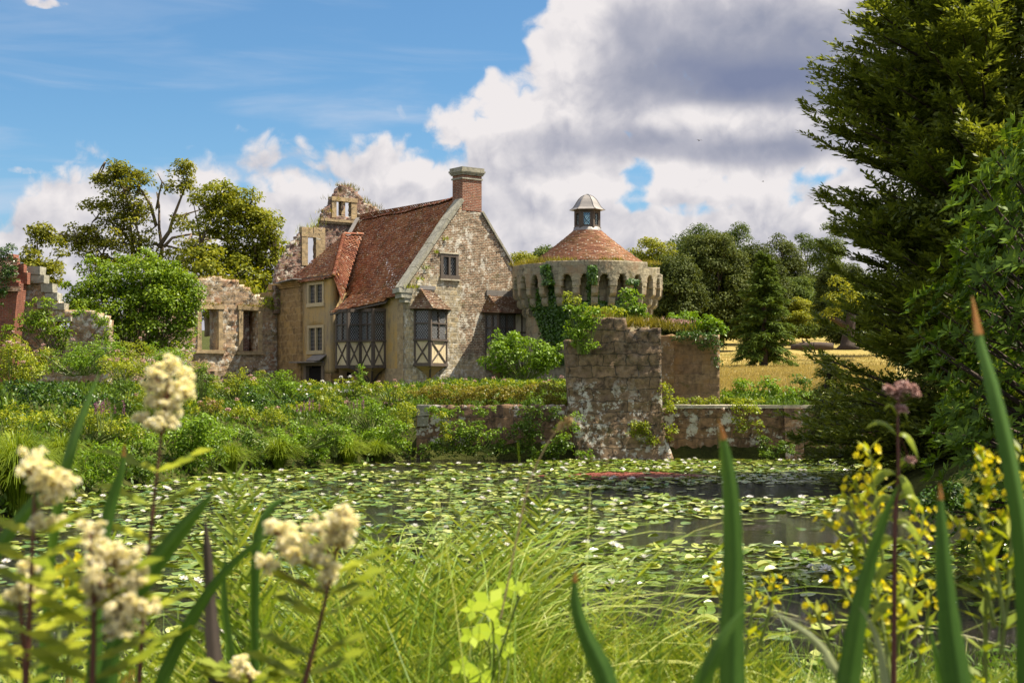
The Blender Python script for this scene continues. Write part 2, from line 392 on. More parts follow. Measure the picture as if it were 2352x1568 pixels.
def leafmat(name, cols, trans=0.35, rough=0.45, spec=0.35, big=0.5, tint=(1.25, 1.15, .55), gain=None):
    m, n, out = new_mat(name)
    at = n('ShaderNodeAttribute', {'attribute_name': 'rnd'}, out=2)
    oi = n('ShaderNodeObjectInfo', out=5)
    co = n('ShaderNodeNewGeometry', out=0)
    nz = n.noise(co, big, 3, .6)
    k = n.math('ADD', n.math('MULTIPLY', at, .62), n.math('MULTIPLY', n.math('SUBTRACT', nz, .32), .75))
    k = n.math('ADD', k, n.math('MULTIPLY', n.math('SUBTRACT', oi, .5), .12))
    if gain is None: gain = (1.45, 1.36, .75) if cols[1][1] > cols[1][0] * .9 and cols[1][2] < .12 else (1, 1, 1)
    c = n.ramp(k, [(i / (len(cols) - 1), tuple(a * g for a, g in zip(q, gain))) for i, q in enumerate(cols)])
    b = n('ShaderNodeBsdfPrincipled', {}, {'Base Color': c, 'Roughness': rough, 'Specular IOR Level': spec})
    t = n('ShaderNodeBsdfTranslucent', {}, {'Color': n.mix(1.0, c, tint, 'MULTIPLY')})
    n.set(out.inputs[0], n('ShaderNodeMixShader', {}, {0: trans, 1: b, 2: t})); return m

def masonry(name, c1, c2, mortar, bw, bh, ms=.012, lichen=.35, moss=.25, soot=.3, stone=None, bumpk=.6, lcol=(.62, .60, .52), lscale=4.5, mosscol=(.14, .12, .03), vary=.35, warm=None, lz=None):
    """coursed bricks or blocks on UV metres, with lichen spots, soot and moss that have shapes of their own"""
    m, n, out = new_mat(name)
    uv = n('ShaderNodeUVMap', {'uv_map': 'UVMap'}); pos = n('ShaderNodeTexCoord', out=3)
    wob = n.vmath('SUBTRACT', n.noise(pos, 2.5, 3, .5, out=1), (.5, .5, .5))
    uvw = n.vmath('ADD', uv, n.vmath('SCALE', wob, scale=bh * .55))
    def bricks(a, b, w_, h_, ms_):
        k = n.t.nodes.new('ShaderNodeTexBrick'); k.offset = .5; k.squash = 1.0
        for q, v in (('Vector', uvw), ('Color1', a), ('Color2', b), ('Mortar', mortar), ('Scale', 1.0), ('Mortar Size', ms_), ('Mortar Smooth', .35), ('Bias', 0.0), ('Brick Width', w_), ('Row Height', h_)): n.set(k.inputs[q], v)
        return k.outputs[0], k.outputs[1]
    col, fac = bricks(c1, c2, bw, bh, ms)
    if stone:
        sc1, sc2, sw, sh, zone = stone
        scol, sfac = bricks(sc1, sc2, sw, sh, ms * 1.3)
        z = zone(n, pos); col = n.mix(z, col, scol); fac = n('ShaderNodeMix', {'data_type': 'FLOAT'}, {0: z, 2: fac, 3: sfac})
    nA = n.noise(pos, 1.1, 6, .62); nB = n.noise(pos, 5.0, 6, .65); nC = n.noise(pos, 22.0, 4, .6)
    col = n.mix(1.0, col, n.ramp(nB, [(.2, (1 - vary,) * 3), (.5, (1, 1, 1)), (.8, (1 + vary,) * 3)]), 'MULTIPLY')
    if warm: col = n.mix(n.smooth(nA, .48, .66, 0, .75), col, warm)
    col = n.mix(n.math('MULTIPLY', n.smooth(n.math('ADD', n.math('MULTIPLY', nA, .6), n.math('MULTIPLY', nB, .4)), .52, .36), soot), col, (.028, .024, .022))
    # lichen: pale round spots in patches
    vo = n('ShaderNodeTexVoronoi', {}, {'Vector': n.vmath('ADD', pos, n.vmath('SCALE', n.vmath('SUBTRACT', n.noise(pos, 7, 4, .65, out=1), (.5, .5, .5)), scale=.35)), 'Scale': lscale, 'Randomness': 1.0})
    lp = n.noise(n.vmath('ADD', pos, (9, 4, 2)), .75, 5, .65)
    blotch = n.noise(n.vmath('ADD', pos, (1, 7, 3)), lscale * .9, 7, .72)
    patch = n.smooth(lp, .62 - lichen * .42, .80 - lichen * .36)
    sp = n.math('MAXIMUM', n.smooth(vo, .24, .15), n.smooth(n.math('ADD', blotch, n.math('MULTIPLY', patch, .12)), .62, .68))
    lm = n.math('MULTIPLY', n.math('MULTIPLY', sp, patch), n.smooth(nC, .28, .46))
    if lz:
        s_ = n.t.nodes.new('ShaderNodeSeparateXYZ'); n.set(s_.inputs[0], pos)
        lm = n.math('MULTIPLY', lm, n.smooth(n.math('ADD', s_.outputs[2], n.math('MULTIPLY', n.math('SUBTRACT', nA, .5), 3.0)), lz[0], lz[1], .08, 1.0))
    col = n.mix(n.math('MULTIPLY', lm, .85), col, lcol)
    mo = n.math('MULTIPLY', n.smooth(n.noise(n.vmath('ADD', pos, (2, 8, 5)), 1.7, 6, .7), .62 - moss * .2, .74 - moss * .15), n.smooth(nC, .25, .6))
    col = n.mix(n.math('MULTIPLY', mo, .85), col, mosscol)
    h = n.math('ADD', n.math('MULTIPLY', fac, -.8), n.math('ADD', n.math('MULTIPLY', nC, .7), n.math('MULTIPLY', nB, .9)))
    bp = n('ShaderNodeBump', {}, {'Height': h, 'Strength': bumpk, 'Distance': .03})
    b = n('ShaderNodeBsdfPrincipled', {}, {'Base Color': col, 'Roughness': .88, 'Specular IOR Level': .2, 'Normal': bp})
    n.set(out.inputs[0], b); return m

def gable_zone(n, pos):
    s = n.t.nodes.new('ShaderNodeSeparateXYZ'); n.set(s.inputs[0], pos)
    z = n.math('SUBTRACT', 3.9, s.outputs[2]); x = n.math('SUBTRACT', 3.1, s.outputs[0])
    k = n.math('MAXIMUM', n.math('MULTIPLY', z, .8), n.math('MINIMUM', n.math('MULTIPLY', x, .8), n.math('MULTIPLY', n.math('SUBTRACT', 7.6, s.outputs[2]), .55)))
    k = n.math('ADD', k, n.math('MULTIPLY', n.math('SUBTRACT', n.noise(pos, 1.5, 5, .65), .5), 2.4))
    return n.smooth(k, -.05, .1)
M = {}
M['gable'] = masonry('gable_masonry', (.265, .13, .072), (.165, .10, .064), (.42, .37, .27), .23, .080, .018, lichen=.66, moss=.22, soot=.42, lcol=(.66, .62, .53),
                     stone=((.46, .36, .21), (.32, .27, .19), .46, .25, gable_zone), vary=.6)
M['brick'] = masonry('old_brick', (.30, .10, .055), (.20, .075, .05), (.36, .29, .22), .23, .078, .013, lichen=.12, moss=.1, soot=.3)
M['red_brick'] = masonry('red_brick', (.29, .085, .05), (.21, .065, .045), (.24, .16, .11), .23, .078, .012, lichen=.15, moss=.15, soot=.35)
M['ashlar'] = masonry('golden_ashlar', (.44, .285, .12), (.29, .19, .095), (.46, .34, .19), .62, .34, .012, lichen=.05, moss=.02, soot=.40, vary=.3, bumpk=.4)
M['quoin'] = masonry('quoin_stone', (.46, .34, .19), (.36, .27, .16), (.34, .28, .19), .5, .3, .010, lichen=.2, moss=.1, soot=.25, vary=.4, bumpk=.5, mosscol=(.20, .16, .05))
M['ruin'] = masonry('ruin_masonry', (.44, .33, .20), (.32, .22, .14), (.33, .28, .22), .42, .22, .016, lichen=.62, moss=.35, soot=.35, vary=.5, warm=(.30, .15, .085), bumpk=.8)
M['ruin_brick'] = masonry('ruin_brick', (.25, .115, .085), (.17, .10, .085), (.30, .25, .20), .23, .08, .016, lichen=.6, moss=.4, soot=.35, vary=.5, bumpk=.8)
M['tower'] = masonry('tower_stone', (.37, .325, .225), (.25, .225, .165), (.20, .17, .12), .62, .33, .012, lichen=.22, moss=.22, soot=.42, vary=.35, warm=(.30, .20, .12), bumpk=.5, lcol=(.42, .41, .33))
M['moat'] = masonry('moat_stone', (.27, .165, .09), (.17, .105, .07), (.12, .09, .065), .72, .36, .012, lichen=.62, moss=.30, soot=.75, vary=.55, bumpk=.9, lcol=(.68, .66, .58), lscale=2.6, mosscol=(.075, .07, .02))
M['pier'] = masonry('pier_stone', (.27, .185, .11), (.18, .125, .08), (.10, .078, .055), .80, .40, .018, lichen=.75, moss=.30, soot=.70, vary=.6, bumpk=1.0, lcol=(.66, .64, .57), lscale=4.2, mosscol=(.075, .07, .02), lz=(2.9, 1.9))
M['coping'] = masonry('coping_stone', (.36, .34, .27), (.30, .285, .23), (.2, .18, .14), .9, .9, .012, lichen=.35, moss=.25, soot=.2, bumpk=.5)
M['wall_top'] = masonry('pale_coping', (.50, .44, .33), (.42, .37, .28), (.2, .17, .12), 1.2, 1.0, .012, lichen=.5, moss=.15, soot=.12, bumpk=.5)

def plaster(name, c1, c2, c3):
    m, n, out = new_mat(name); pos = n('ShaderNodeTexCoord', out=3)
    a = n.noise(pos, .55, 5, .6, .4); b_ = n.noise(n('ShaderNodeMapping', {}, {'Vector': pos, 'Scale': (3, 3, .5)}), 1.6, 6, .65); c = n.noise(pos, 60, 3, .6)
    col = n.ramp(n.math('ADD', n.math('MULTIPLY', a, .7), n.math('MULTIPLY', b_, .3)), [(.36, c3), (.5, c1), (.64, c2)])
    col = n.mix(n.smooth(b_, .54, .72, 0, .6), col, (.12, .075, .05))
    col = n.mix(n.smooth(n.noise(pos, 9, 6, .7), .5, .72, 0, .35), col, (.20, .16, .11))
    bp = n('ShaderNodeBump', {}, {'Height': n.math('ADD', c, n.math('MULTIPLY', a, 3)), 'Strength': .35, 'Distance': .02})
    n.set(out.inputs[0], n('ShaderNodeBsdfPrincipled', {}, {'Base Color': col, 'Roughness': .92, 'Specular IOR Level': .15, 'Normal': bp})); return m
M['plaster'] = plaster('ochre_plaster', (.46, .33, .165), (.36, .285, .19), (.56, .35, .11))
M['panel'] = plaster('cream_panel', (.62, .52, .33), (.58, .48, .30), (.66, .56, .37))
M['timber'] = simple('grey_oak', (.105, .082, .066), .85, .35, 8, .5, streak=True)
M['timber_light'] = simple('weathered_oak', (.20, .155, .11), .85, .35, 8, .4, streak=True)
M['cream_frame'] = simple('stone_window_frame', (.50, .40, .24), .8, .2, 6, .2)
M['lead'] = simple('lead_sheet', (.27, .25, .235), .5, .3, 4, .2, metal=.3, streak=True)
M['cames'] = simple('lead_cames', (.32, .32, .32), .5, .1)
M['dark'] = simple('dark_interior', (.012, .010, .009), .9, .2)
M['iron'] = simple('iron', (.03, .028, .026), .6, .2)
def glassmat():
    m, n, out = new_mat('old_glass'); pos = n('ShaderNodeTexCoord', out=3)
    bp = n('ShaderNodeBump', {}, {'Height': n.noise(pos, 7.0, 2, .5), 'Strength': .35, 'Distance': .02})
    b = n('ShaderNodeBsdfPrincipled', {}, {'Base Color': n.mix(n.noise(pos, 1.5, 2), (.02, .02, .022), (.05, .05, .055)), 'Roughness': .12, 'Specular IOR Level': .5, 'Normal': bp})
    n.set(out.inputs[0], b); return m
M['glass'] = glassmat()
def clearglass():
    m, n, out = new_mat('clear_glass')
    g = n('ShaderNodeBsdfGlossy', {}, {'Color': (.9, .95, 1), 'Roughness': .08}); t = n('ShaderNodeBsdfTransparent', {}, {'Color': (.88, .95, .93)})
    n.set(out.inputs[0], n('ShaderNodeMixShader', {}, {0: .15, 1: t, 2: g})); return m
M['clear'] = clearglass()
def tiles(name, cols, lich=.3):
    m, n, out = new_mat(name); pos = n('ShaderNodeTexCoord', out=3); at = n('ShaderNodeAttribute', {'attribute_name': 'rnd'}, out=2)
    big = n.noise(pos, .8, 5, .6); fine = n.noise(pos, 14, 5, .65)
    k = n.math('ADD', n.math('MULTIPLY', at, .55), n.math('MULTIPLY', n.math('SUBTRACT', big, .33), 1.5))
    col = n.ramp(k, [(i / (len(cols) - 1), q) for i, q in enumerate(cols)])
    col = n.mix(1.0, col, n.ramp(fine, [(.25, (.6, .6, .6)), (.5, (1, 1, 1)), (.75, (1.3, 1.3, 1.3))]), 'MULTIPLY')
    col = n.mix(n.math('MULTIPLY', n.smooth(n.noise(pos, 1.3, 7, .75), .50, .62), n.smooth(fine, .42, .56)), col, (.15, .085, .02))   # ochre moss
    vo = n('ShaderNodeTexVoronoi', {}, {'Vector': pos, 'Scale': 7.5})
    vr = n('ShaderNodeTexVoronoi', {}, {'Vector': pos, 'Scale': 7.5}, out=1)
    pick = n.smooth(n('ShaderNodeSeparateColor', {}, {0: vr}), 1 - lich - .02, 1 - lich)
    lk = n.math('MULTIPLY', n.math('MULTIPLY', n.smooth(vo, .40, .22), pick), n.smooth(fine, .36, .46))
    col = n.mix(n.math('MULTIPLY', lk, .8), col, (.60, .54, .44))
    bp = n('ShaderNodeBump', {}, {'Height': fine, 'Strength': .4, 'Distance': .01})
    n.set(out.inputs[0], n('ShaderNodeBsdfPrincipled', {}, {'Base Color': col, 'Roughness': .82, 'Specular IOR Level': .3, 'Normal': bp})); return m
M['tiles'] = tiles('clay_tiles', [(.13, .05, .028), (.25, .092, .045), (.36, .145, .066), (.44, .22, .10)], .42)
M['tiles_red'] = tiles('red_clay_tiles', [(.14, .048, .03), (.23, .078, .045), (.31, .115, .062), (.40, .19, .10)], .35)
M['tiles_cone'] = tiles('cone_tiles', [(.15, .062, .038), (.25, .10, .055), (.31, .15, .08), (.36, .22, .13)], .34)
M['tiles_grey'] = tiles('weathered_tiles', [(.12, .07, .05), (.20, .105, .07), (.26, .17, .11), (.33, .26, .18)], .5)
M['bark'] = simple('bark', (.155, .115, .075), .9, .5, 5, .9, streak=True)
M['bark_dark'] = simple('dark_bark', (.055, .038, .028), .9, .5, 5, .9, streak=True)
# foliage
G = leafmat
M['oak'] = G('oak_leaves', [(.05, .064, .010), (.105, .125, .016), (.18, .195, .026), (.27, .26, .04)], .4, rough=.55, spec=.2, big=.35)
M['oak_light'] = G('oak_leaves_light', [(.07, .095, .012), (.13, .16, .02), (.21, .23, .03), (.30, .30, .05)], .42, rough=.55, spec=.2, big=.35)
M['wisteria'] = G('climber_leaves', [(.05, .10, .008), (.10, .175, .014), (.17, .26, .024), (.28, .37, .05)], .4, big=.5)
M['wood_dark'] = G('beech_leaves', [(.024, .034, .010), (.055, .07, .016), (.10, .115, .026), (.16, .165, .045)], .3, rough=.6, spec=.15, big=.12, gain=(1.0, 1.1, .9))
M['wood_green'] = G('wood_leaves', [(.03, .05, .012), (.06, .085, .02), (.10, .13, .03), (.18, .20, .05)], .35, rough=.6, spec=.15, big=.12, gain=(1.15, 1.25, .9))
M['conifer'] = G('spruce_needles', [(.035, .055, .012), (.07, .105, .018), (.12, .16, .03), (.19, .22, .05)], .25, rough=.6, spec=.1, big=.3, gain=(1.05, 1.15, .9))
M['yew'] = G('yew_needles', [(.036, .046, .010), (.085, .10, .016), (.15, .16, .026), (.25, .25, .045)], .4, big=.35, rough=.5, gain=(1.3, 1.45, 1.1))
M['rhodo'] = G('rhododendron_leaves', [(.035, .06, .008), (.075, .125, .012), (.14, .205, .022), (.24, .32, .045)], .3, rough=.5, spec=.16, big=.8, gain=(1.0, 1.1, .9))
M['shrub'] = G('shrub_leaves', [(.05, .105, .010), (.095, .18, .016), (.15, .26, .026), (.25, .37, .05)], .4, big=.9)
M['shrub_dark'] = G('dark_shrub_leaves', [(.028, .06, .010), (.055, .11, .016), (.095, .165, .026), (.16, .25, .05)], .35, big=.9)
M['herb'] = G('herb_leaves', [(.075, .115, .012), (.15, .205, .02), (.235, .285, .03), (.36, .38, .06)], .42, big=.8)
M['herb_gold'] = G('golden_herb_leaves', [(.10, .095, .012), (.19, .17, .02), (.28, .25, .035), (.38, .33, .06)], .42, big=1.2)
M['ivy'] = G('ivy_leaves', [(.012, .035, .006), (.028, .07, .010), (.05, .115, .016), (.09, .17, .03)], .2, rough=.35, spec=.5, big=1.2)
M['sedge'] = G('sedge_blades', [(.06, .10, .010), (.11, .17, .018), (.18, .25, .03), (.28, .35, .06)], .4, big=.6)
M['fern'] = G('fern_fronds', [(.09, .15, .015), (.17, .23, .025), (.27, .31, .05), (.44, .42, .14)], .42, big=1.5, gain=(1.25, 1.2, .8))
M['fern_pale'] = G('pale_fern_fronds', [(.055, .115, .014), (.12, .20, .028), (.25, .33, .07), (.52, .55, .27)], .35, big=2.5, gain=(1.34, 1.16, .75), tint=(1.15, 1.12, .6))
M['fern_gold'] = G('golden_fern_fronds', [(.14, .10, .012), (.26, .18, .02), (.36, .27, .045), (.46, .38, .10)], .45, big=1.5)
M['grass'] = G('grass_blades', [(.028, .075, .007), (.07, .15, .013), (.17, .27, .035), (.62, .63, .42)], .33, big=1.2, gain=(1.36, 1.26, .7))
M['iris'] = G('iris_blades', [(.032, .075, .014), (.055, .115, .02), (.09, .165, .03), (.16, .24, .06)], .32, rough=.5, spec=.25, big=1.5, gain=(1.0, 1.1, .9))
M['iris_brown'] = G('withered_blade', [(.035, .028, .022), (.06, .045, .035), (.09, .07, .055)], .15, big=1.5)
M['iris_pale'] = G('pale_blade', [(.20, .24, .10), (.28, .31, .15), (.38, .40, .22)], .3, big=1.5)
M['lily'] = G('lily_pad_skin', [(.03, .065, .008), (.075, .13, .018), (.15, .205, .035), (.30, .33, .12), (.66, .66, .52)], .12, rough=.25, spec=.6, big=1.2, gain=(1.3, 1.25, .9))
M['cream'] = G('cream_blossom', [(.66, .62, .46), (.80, .77, .64), (.88, .86, .76), (.93, .92, .85)], .5, big=8)
M['white'] = G('white_petals', [(.70, .66, .62), (.80, .78, .74), (.88, .87, .84)], .3, big=4, tint=(1, 1, 1))
M['yellow'] = G('yellow_petals', [(.72, .56, .01), (.86, .72, .02), (.93, .84, .05)], .5, big=4, tint=(1, 1, .6))
M['pink'] = G('pink_blossom', [(.36, .20, .16), (.50, .30, .26), (.62, .44, .38)], .3, big=4, tint=(1, 1, 1))
M['purple'] = G('purple_blossom', [(.20, .06, .13), (.30, .10, .20), (.38, .17, .27)], .3, big=4, tint=(1, 1, 1))
M['azolla'] = G('red_water_fern', [(.16, .045, .03), (.24, .07, .045), (.32, .11, .07)], .1, big=.7)
M['stem'] = simple('green_stem', (.13, .17, .03), .6, .2)
M['stem_red'] = simple('red_stem', (.10, .03, .02), .6, .2)
M['straw'] = simple('straw_stem', (.42, .30, .14), .8, .25)

# ------------------------------------------------------------------ terrain
LB = np.array([(5, -6.5), (9, -7.6), (15, -9.0), (21, -9.6), (27, -9.5), (31.5, -10.0), (36, -9.6), (40.8, -8.4), (44.2, -6.4), (48.5, -3.3)])
RB = np.array([(5, 4.0), (9, 5.2), (12, 7.2), (15, 9.2), (24, 10.8), (28, 10.4), (34, 9.2), (40, 10.0), (48.5, 15.0)])
def near_edge(x): return 9.4 - .10 * np.clip(x - 1, 0, 6) + .5 * np.sin(x * .9) + .3 * np.sin(x * 2.3 + 1)
def bank_d(X, Y):
    l = np.interp(Y, LB[:, 0], LB[:, 1]) - X; r = X - np.interp(Y, RB[:, 0], RB[:, 1]); n_ = near_edge(X) - Y; f_ = Y - 49.0
    return np.maximum(np.maximum(l, r), np.maximum(n_, f_)), l, r, n_, f_
def gz(X, Y):
    X = np.asarray(X, float); Y = np.asarray(Y, float)
    dd, l, r, n_, f_ = bank_d(X, Y)
    bank = .12 + .40 * np.clip(dd, 0, 3) + .12 * np.clip(dd - 3, 0, 8)
    zl = np.minimum(bank, 2.35 + .3 * fbm(X * .2, Y * .2, 3))
    zn = np.minimum(.08 + .30 * np.clip(dd, 0, 3.4), 1.15)
    z = np.where(n_ >= np.maximum(l, r) - .3, zn, zl)
    zf = np.where(X > -3.4, 1.55 + np.clip(Y - 48.5, 0, 14) / 14 * .95, np.minimum(zl, 2.5))
    t = np.clip((Y - 62) / 8, 0, 1)
    z = np.where(f_ > 0, zf, z)
    hill = 2.5 + 7.5 * np.clip((Y - 75) / 125, 0, 1) ** 1.25 + np.clip(Y - 200, 0, 400) * .03
    z = np.where(Y > 70, np.maximum(z * (1 - t) + hill * t, 2.4), z)
    z = np.where((X > 5.5) & (Y > 58), 2.2 + np.clip((Y - 58) / 62, 0, 1) * 1.9 + 5.7 * np.clip((Y - 120) / 80, 0, 1) + np.clip(Y - 200, 0, 400) * .03, z)
    z = z + (fbm(X * .5, Y * .5, 9) - .5) * .18 * np.clip(dd, 0, 1)
    return np.where(dd < 0, np.maximum(-.9, dd * .8), z)
xs = np.unique(np.concatenate([np.linspace(-900, -80, 24), np.linspace(-80, -26, 28), np.arange(-26, 30, .8), np.linspace(30, 90, 31), np.linspace(90, 900, 24)]))
ys = np.unique(np.concatenate([np.linspace(-200, -2, 12), np.arange(-2, 84, .8), np.linspace(84, 260, 60), np.linspace(260, 1500, 24)]))
GX, GY = np.meshgrid(xs, ys, indexing='ij'); GZ_ = gz(GX, GY)
nx, ny = len(xs), len(ys); ii, jj = np.meshgrid(np.arange(nx - 1), np.arange(ny - 1), indexing='ij'); ii = ii.ravel(); jj = jj.ravel()
gq = np.stack([ii * ny + jj, (ii + 1) * ny + jj, (ii + 1) * ny + jj + 1, ii * ny + jj + 1], 1)
def groundmat():
    m, n, out = new_mat('ground_soil_and_grass'); pos = n('ShaderNodeNewGeometry', out=0)
    s = n.t.nodes.new('ShaderNodeSeparateXYZ'); n.set(s.inputs[0], pos)
    a = n.noise(pos, .25, 6, .6); b = n.noise(n('ShaderNodeMapping', {}, {'Vector': pos, 'Scale': (.5, 1.6, 1)}), 1.3, 6, .7); c = n.noise(pos, 12, 4, .7)
    dry = n.ramp(n.math('ADD', n.math('MULTIPLY', a, .55), n.math('MULTIPLY', b, .45)), [(.34, (.17, .19, .045)), (.44, (.30, .245, .075)), (.55, (.41, .31, .105)), (.68, (.49, .37, .14))])
    soil = n.ramp(b, [(.35, (.03, .035, .010)), (.55, (.07, .08, .018)), (.7, (.11, .12, .03))])
    k = n.smooth(n.math('ADD', s.outputs[1], n.math('MULTIPLY', a, 4)), 57.5, 60.5)
    k = n.math('MULTIPLY', k, n.smooth(s.outputs[0], 4.5, 6.0))
    col = n.mix(k, soil, dry)
    bp = n('ShaderNodeBump', {}, {'Height': n.math('ADD', c, n.math('MULTIPLY', b, 2)), 'Strength': .8, 'Distance': .15})
    n.set(out.inputs[0], n('ShaderNodeBsdfPrincipled', {}, {'Base Color': col, 'Roughness': .95, 'Specular IOR Level': .1, 'Normal': bp})); return m
o = link('ground', np_mesh('ground', np.stack([GX, GY, GZ_], -1).reshape(-1, 3), gq, groundmat(), smooth=True)); tag(o, kind='structure')
def watermat():
    m, n, out = new_mat('moat_water'); pos = n('ShaderNodeNewGeometry', out=0)
    mp = n('ShaderNodeMapping', {}, {'Vector': pos, 'Scale': (.55, 1.5, 1)})
    h = n.math('ADD', n.noise(mp, 4.5, 5, .65), n.math('MULTIPLY', n.noise(mp, 17.0, 3, .6), .4))
    bp = n('ShaderNodeBump', {}, {'Height': h, 'Strength': 1.0, 'Distance': .2})
    sc = n.smooth(n.noise(pos, .55, 6, .7), .55, .68)
    col = n.mix(n.math('MULTIPLY', sc, .6), (.010, .007, .004), (.040, .024, .013))
    b = n('ShaderNodeBsdfPrincipled', {}, {'Base Color': col, 'Roughness': n.math('ADD', .07, n.math('MULTIPLY', sc, .15)), 'IOR': 1.33, 'Specular IOR Level': .5, 'Normal': bp})
    n.set(out.inputs[0], b); return m
wv = [(-60, -20, 0), (40, -20, 0), (40, 49.2, 0), (-60, 49.2, 0)]
o = link('moat_water', np_mesh('moat_water', wv, np.array([[0, 1, 2, 3]]), watermat())); tag(o, kind='structure')
# ------------------------------------------------------------------ tiling helpers
def tile_poly(poly, course=.15, tw=.19, seed=0, lift=.05, over=.05, sag=None):
    """plain tiles laid in courses over a flat polygon in space (list of 3-D points)"""
    r = np.random.default_rng(seed); p = np.asarray(poly, float); c = p.mean(0)
    nn = np.zeros(3)
    for k in range(len(p)): nn += np.cross(p[k] - c, p[(k + 1) % len(p)] - c)
    nn = unit(nn); nn = nn if nn[2] > 0 else -nn
    hx = unit(np.cross([0, 0, 1.], nn)); up = np.cross(nn, hx); up = up if up[2] > 0 else -up
    q = np.stack([(p - c) @ hx, (p - c) @ up], 1); ins = inpoly(q)
    X0, X1 = q[:, 0].min(), q[:, 0].max(); Y0, Y1 = q[:, 1].min(), q[:, 1].max()
    V, Fq, rn = [], [], []
    rows = int((Y1 - Y0) / course) + 1
    for i in range(rows):
        y = Y0 + i * course; xs_ = np.arange(X0 - tw * (i % 2) / 2, X1, tw); wob = .012 * np.sin(i * 1.3 + xs_ * .8)
        m = ins(xs_ + tw / 2, np.full(len(xs_), y + course * .5)); xs_ = xs_[m]; wob = wob[m]
        if not len(xs_): continue
        n = len(xs_); lo = y + r.normal(0, .006, n) + wob; hi = np.full(n, y + course + over); tl = lift + r.normal(0, .007, n); tw2 = r.normal(0, .007, n)
        xa = xs_ + .004; xb = xs_ + tw - .004
        pt = lambda x, y_, h: c + x[:, None] * hx + y_[:, None] * up + h[:, None] * nn
        z0 = np.zeros(n)
        vs = np.stack([pt(xa, lo, tl + tw2), pt(xb, lo, tl - tw2), pt(xb, hi, z0 + .002), pt(xa, hi, z0 + .002), pt(xa, lo, z0 - .012), pt(xb, lo, z0 - .012)], 1)
        b = len(V) * 0 + sum(len(v) for v in V); base = b + np.arange(n)[:, None] * 6
        V.append(vs.reshape(-1, 3)); Fq.append(base + np.array([0, 1, 2, 3])); Fq.append(base + np.array([4, 5, 1, 0])); rr = r.random(n); rn += [rr, rr]
    V = np.concatenate(V)
    if sag: V[:, 2] += sag(V)
    return V, np.concatenate(Fq), np.concatenate(rn)
def tile_patch(bl, br, tr, tl, course=.15, tw=.19, seed=0, lift=.05, curve=0.0):
    """courses between a lower edge bl-br and an upper edge tl-tr"""
    r = np.random.default_rng(seed); bl, br, tr, tl = (np.asarray(q, float) for q in (bl, br, tr, tl))
    nn = unit(np.cross(br - bl, tl - bl)); nn = nn if nn[2] > 0 else -nn
    H = (np.linalg.norm(tl - bl) + np.linalg.norm(tr - br)) / 2; rows = max(2, int(H / course)); V, Fq, rn = [], [], []; cnt = 0
    for i in range(rows):
        t0, t1 = i / rows, min(1.0, (i + 1.4) / rows)
        a0, b0, a1, b1 = bl + (tl - bl) * t0, br + (tr - br) * t0, bl + (tl - bl) * t1, br + (tr - br) * t1
        n = max(1, int(np.linalg.norm(b0 - a0) / tw)); e = np.clip((np.arange(n + 1) + (i % 2) * .5 - .25) / n, 0, 1)
        dz = curve * (t0 - t0 * t0); dz1 = curve * (t1 - t1 * t1)
        tlv = lift + r.normal(0, .007, n)[:, None]
        lo0 = a0 + (b0 - a0) * e[:-1, None] + nn * (tlv - dz); lo1 = a0 + (b0 - a0) * e[1:, None] + nn * (tlv + r.normal(0, .007, n)[:, None] - dz)
        hi0 = a1 + (b1 - a1) * e[:-1, None] - nn * dz1; hi1 = a1 + (b1 - a1) * e[1:, None] - nn * dz1
        vs = np.stack([lo0, lo1, hi1, hi0, lo0 - nn * .035, lo1 - nn * .035], 1); base = cnt + np.arange(n)[:, None] * 6; cnt += n * 6
        V.append(vs.reshape(-1, 3)); Fq += [base + np.array([0, 1, 2, 3]), base + np.array([4, 5, 1, 0])]; rr = r.random(n); rn += [rr, rr]
    return np.concatenate(V), np.concatenate(Fq), np.concatenate(rn)
def cat3(lst):
    V, Q, Rr, o = [], [], [], 0
    for v, q, r in lst: V.append(v); Q.append(q + o); Rr.append(r); o += len(v)
    return np.concatenate(V), np.concatenate(Q), np.concatenate(Rr)
def ridge(mb, pts, step=.3, r=.12, bonnet=False):
    pts = [Vector(p) for p in pts]
    for a, b in zip(pts[:-1], pts[1:]):
        n = max(1, int((b - a).length / step)); d_ = (b - a) / n; e = d_.normalized(); sd = e.cross(Vector((0, 0, 1))).normalized(); up = sd.cross(e)
        for k in range(n):
            p = a + d_ * k; q = p + d_ * (1.12 if not bonnet else 1.35); rr0 = r * random.uniform(.95, 1.08); rr1 = rr0 * (.9 if not bonnet else .72); b_ = len(mb.v); rn = random.random()
            for (c, rr) in ((p, rr0), (q, rr1)):
                for j in range(7):
                    an = math.pi * j / 6; mb.v.append(tuple(c + sd * math.cos(an) * rr + up * (math.sin(an) * rr * .8 + (.03 if c is p else .0))))
            for j in range(6): mb.f.append([b_ + j, b_ + j + 1, b_ + 7 + j + 1, b_ + 7 + j]); mb.r.append(rn)
            mb.f.append([b_ + j for j in range(7)]); mb.r.append(rn)
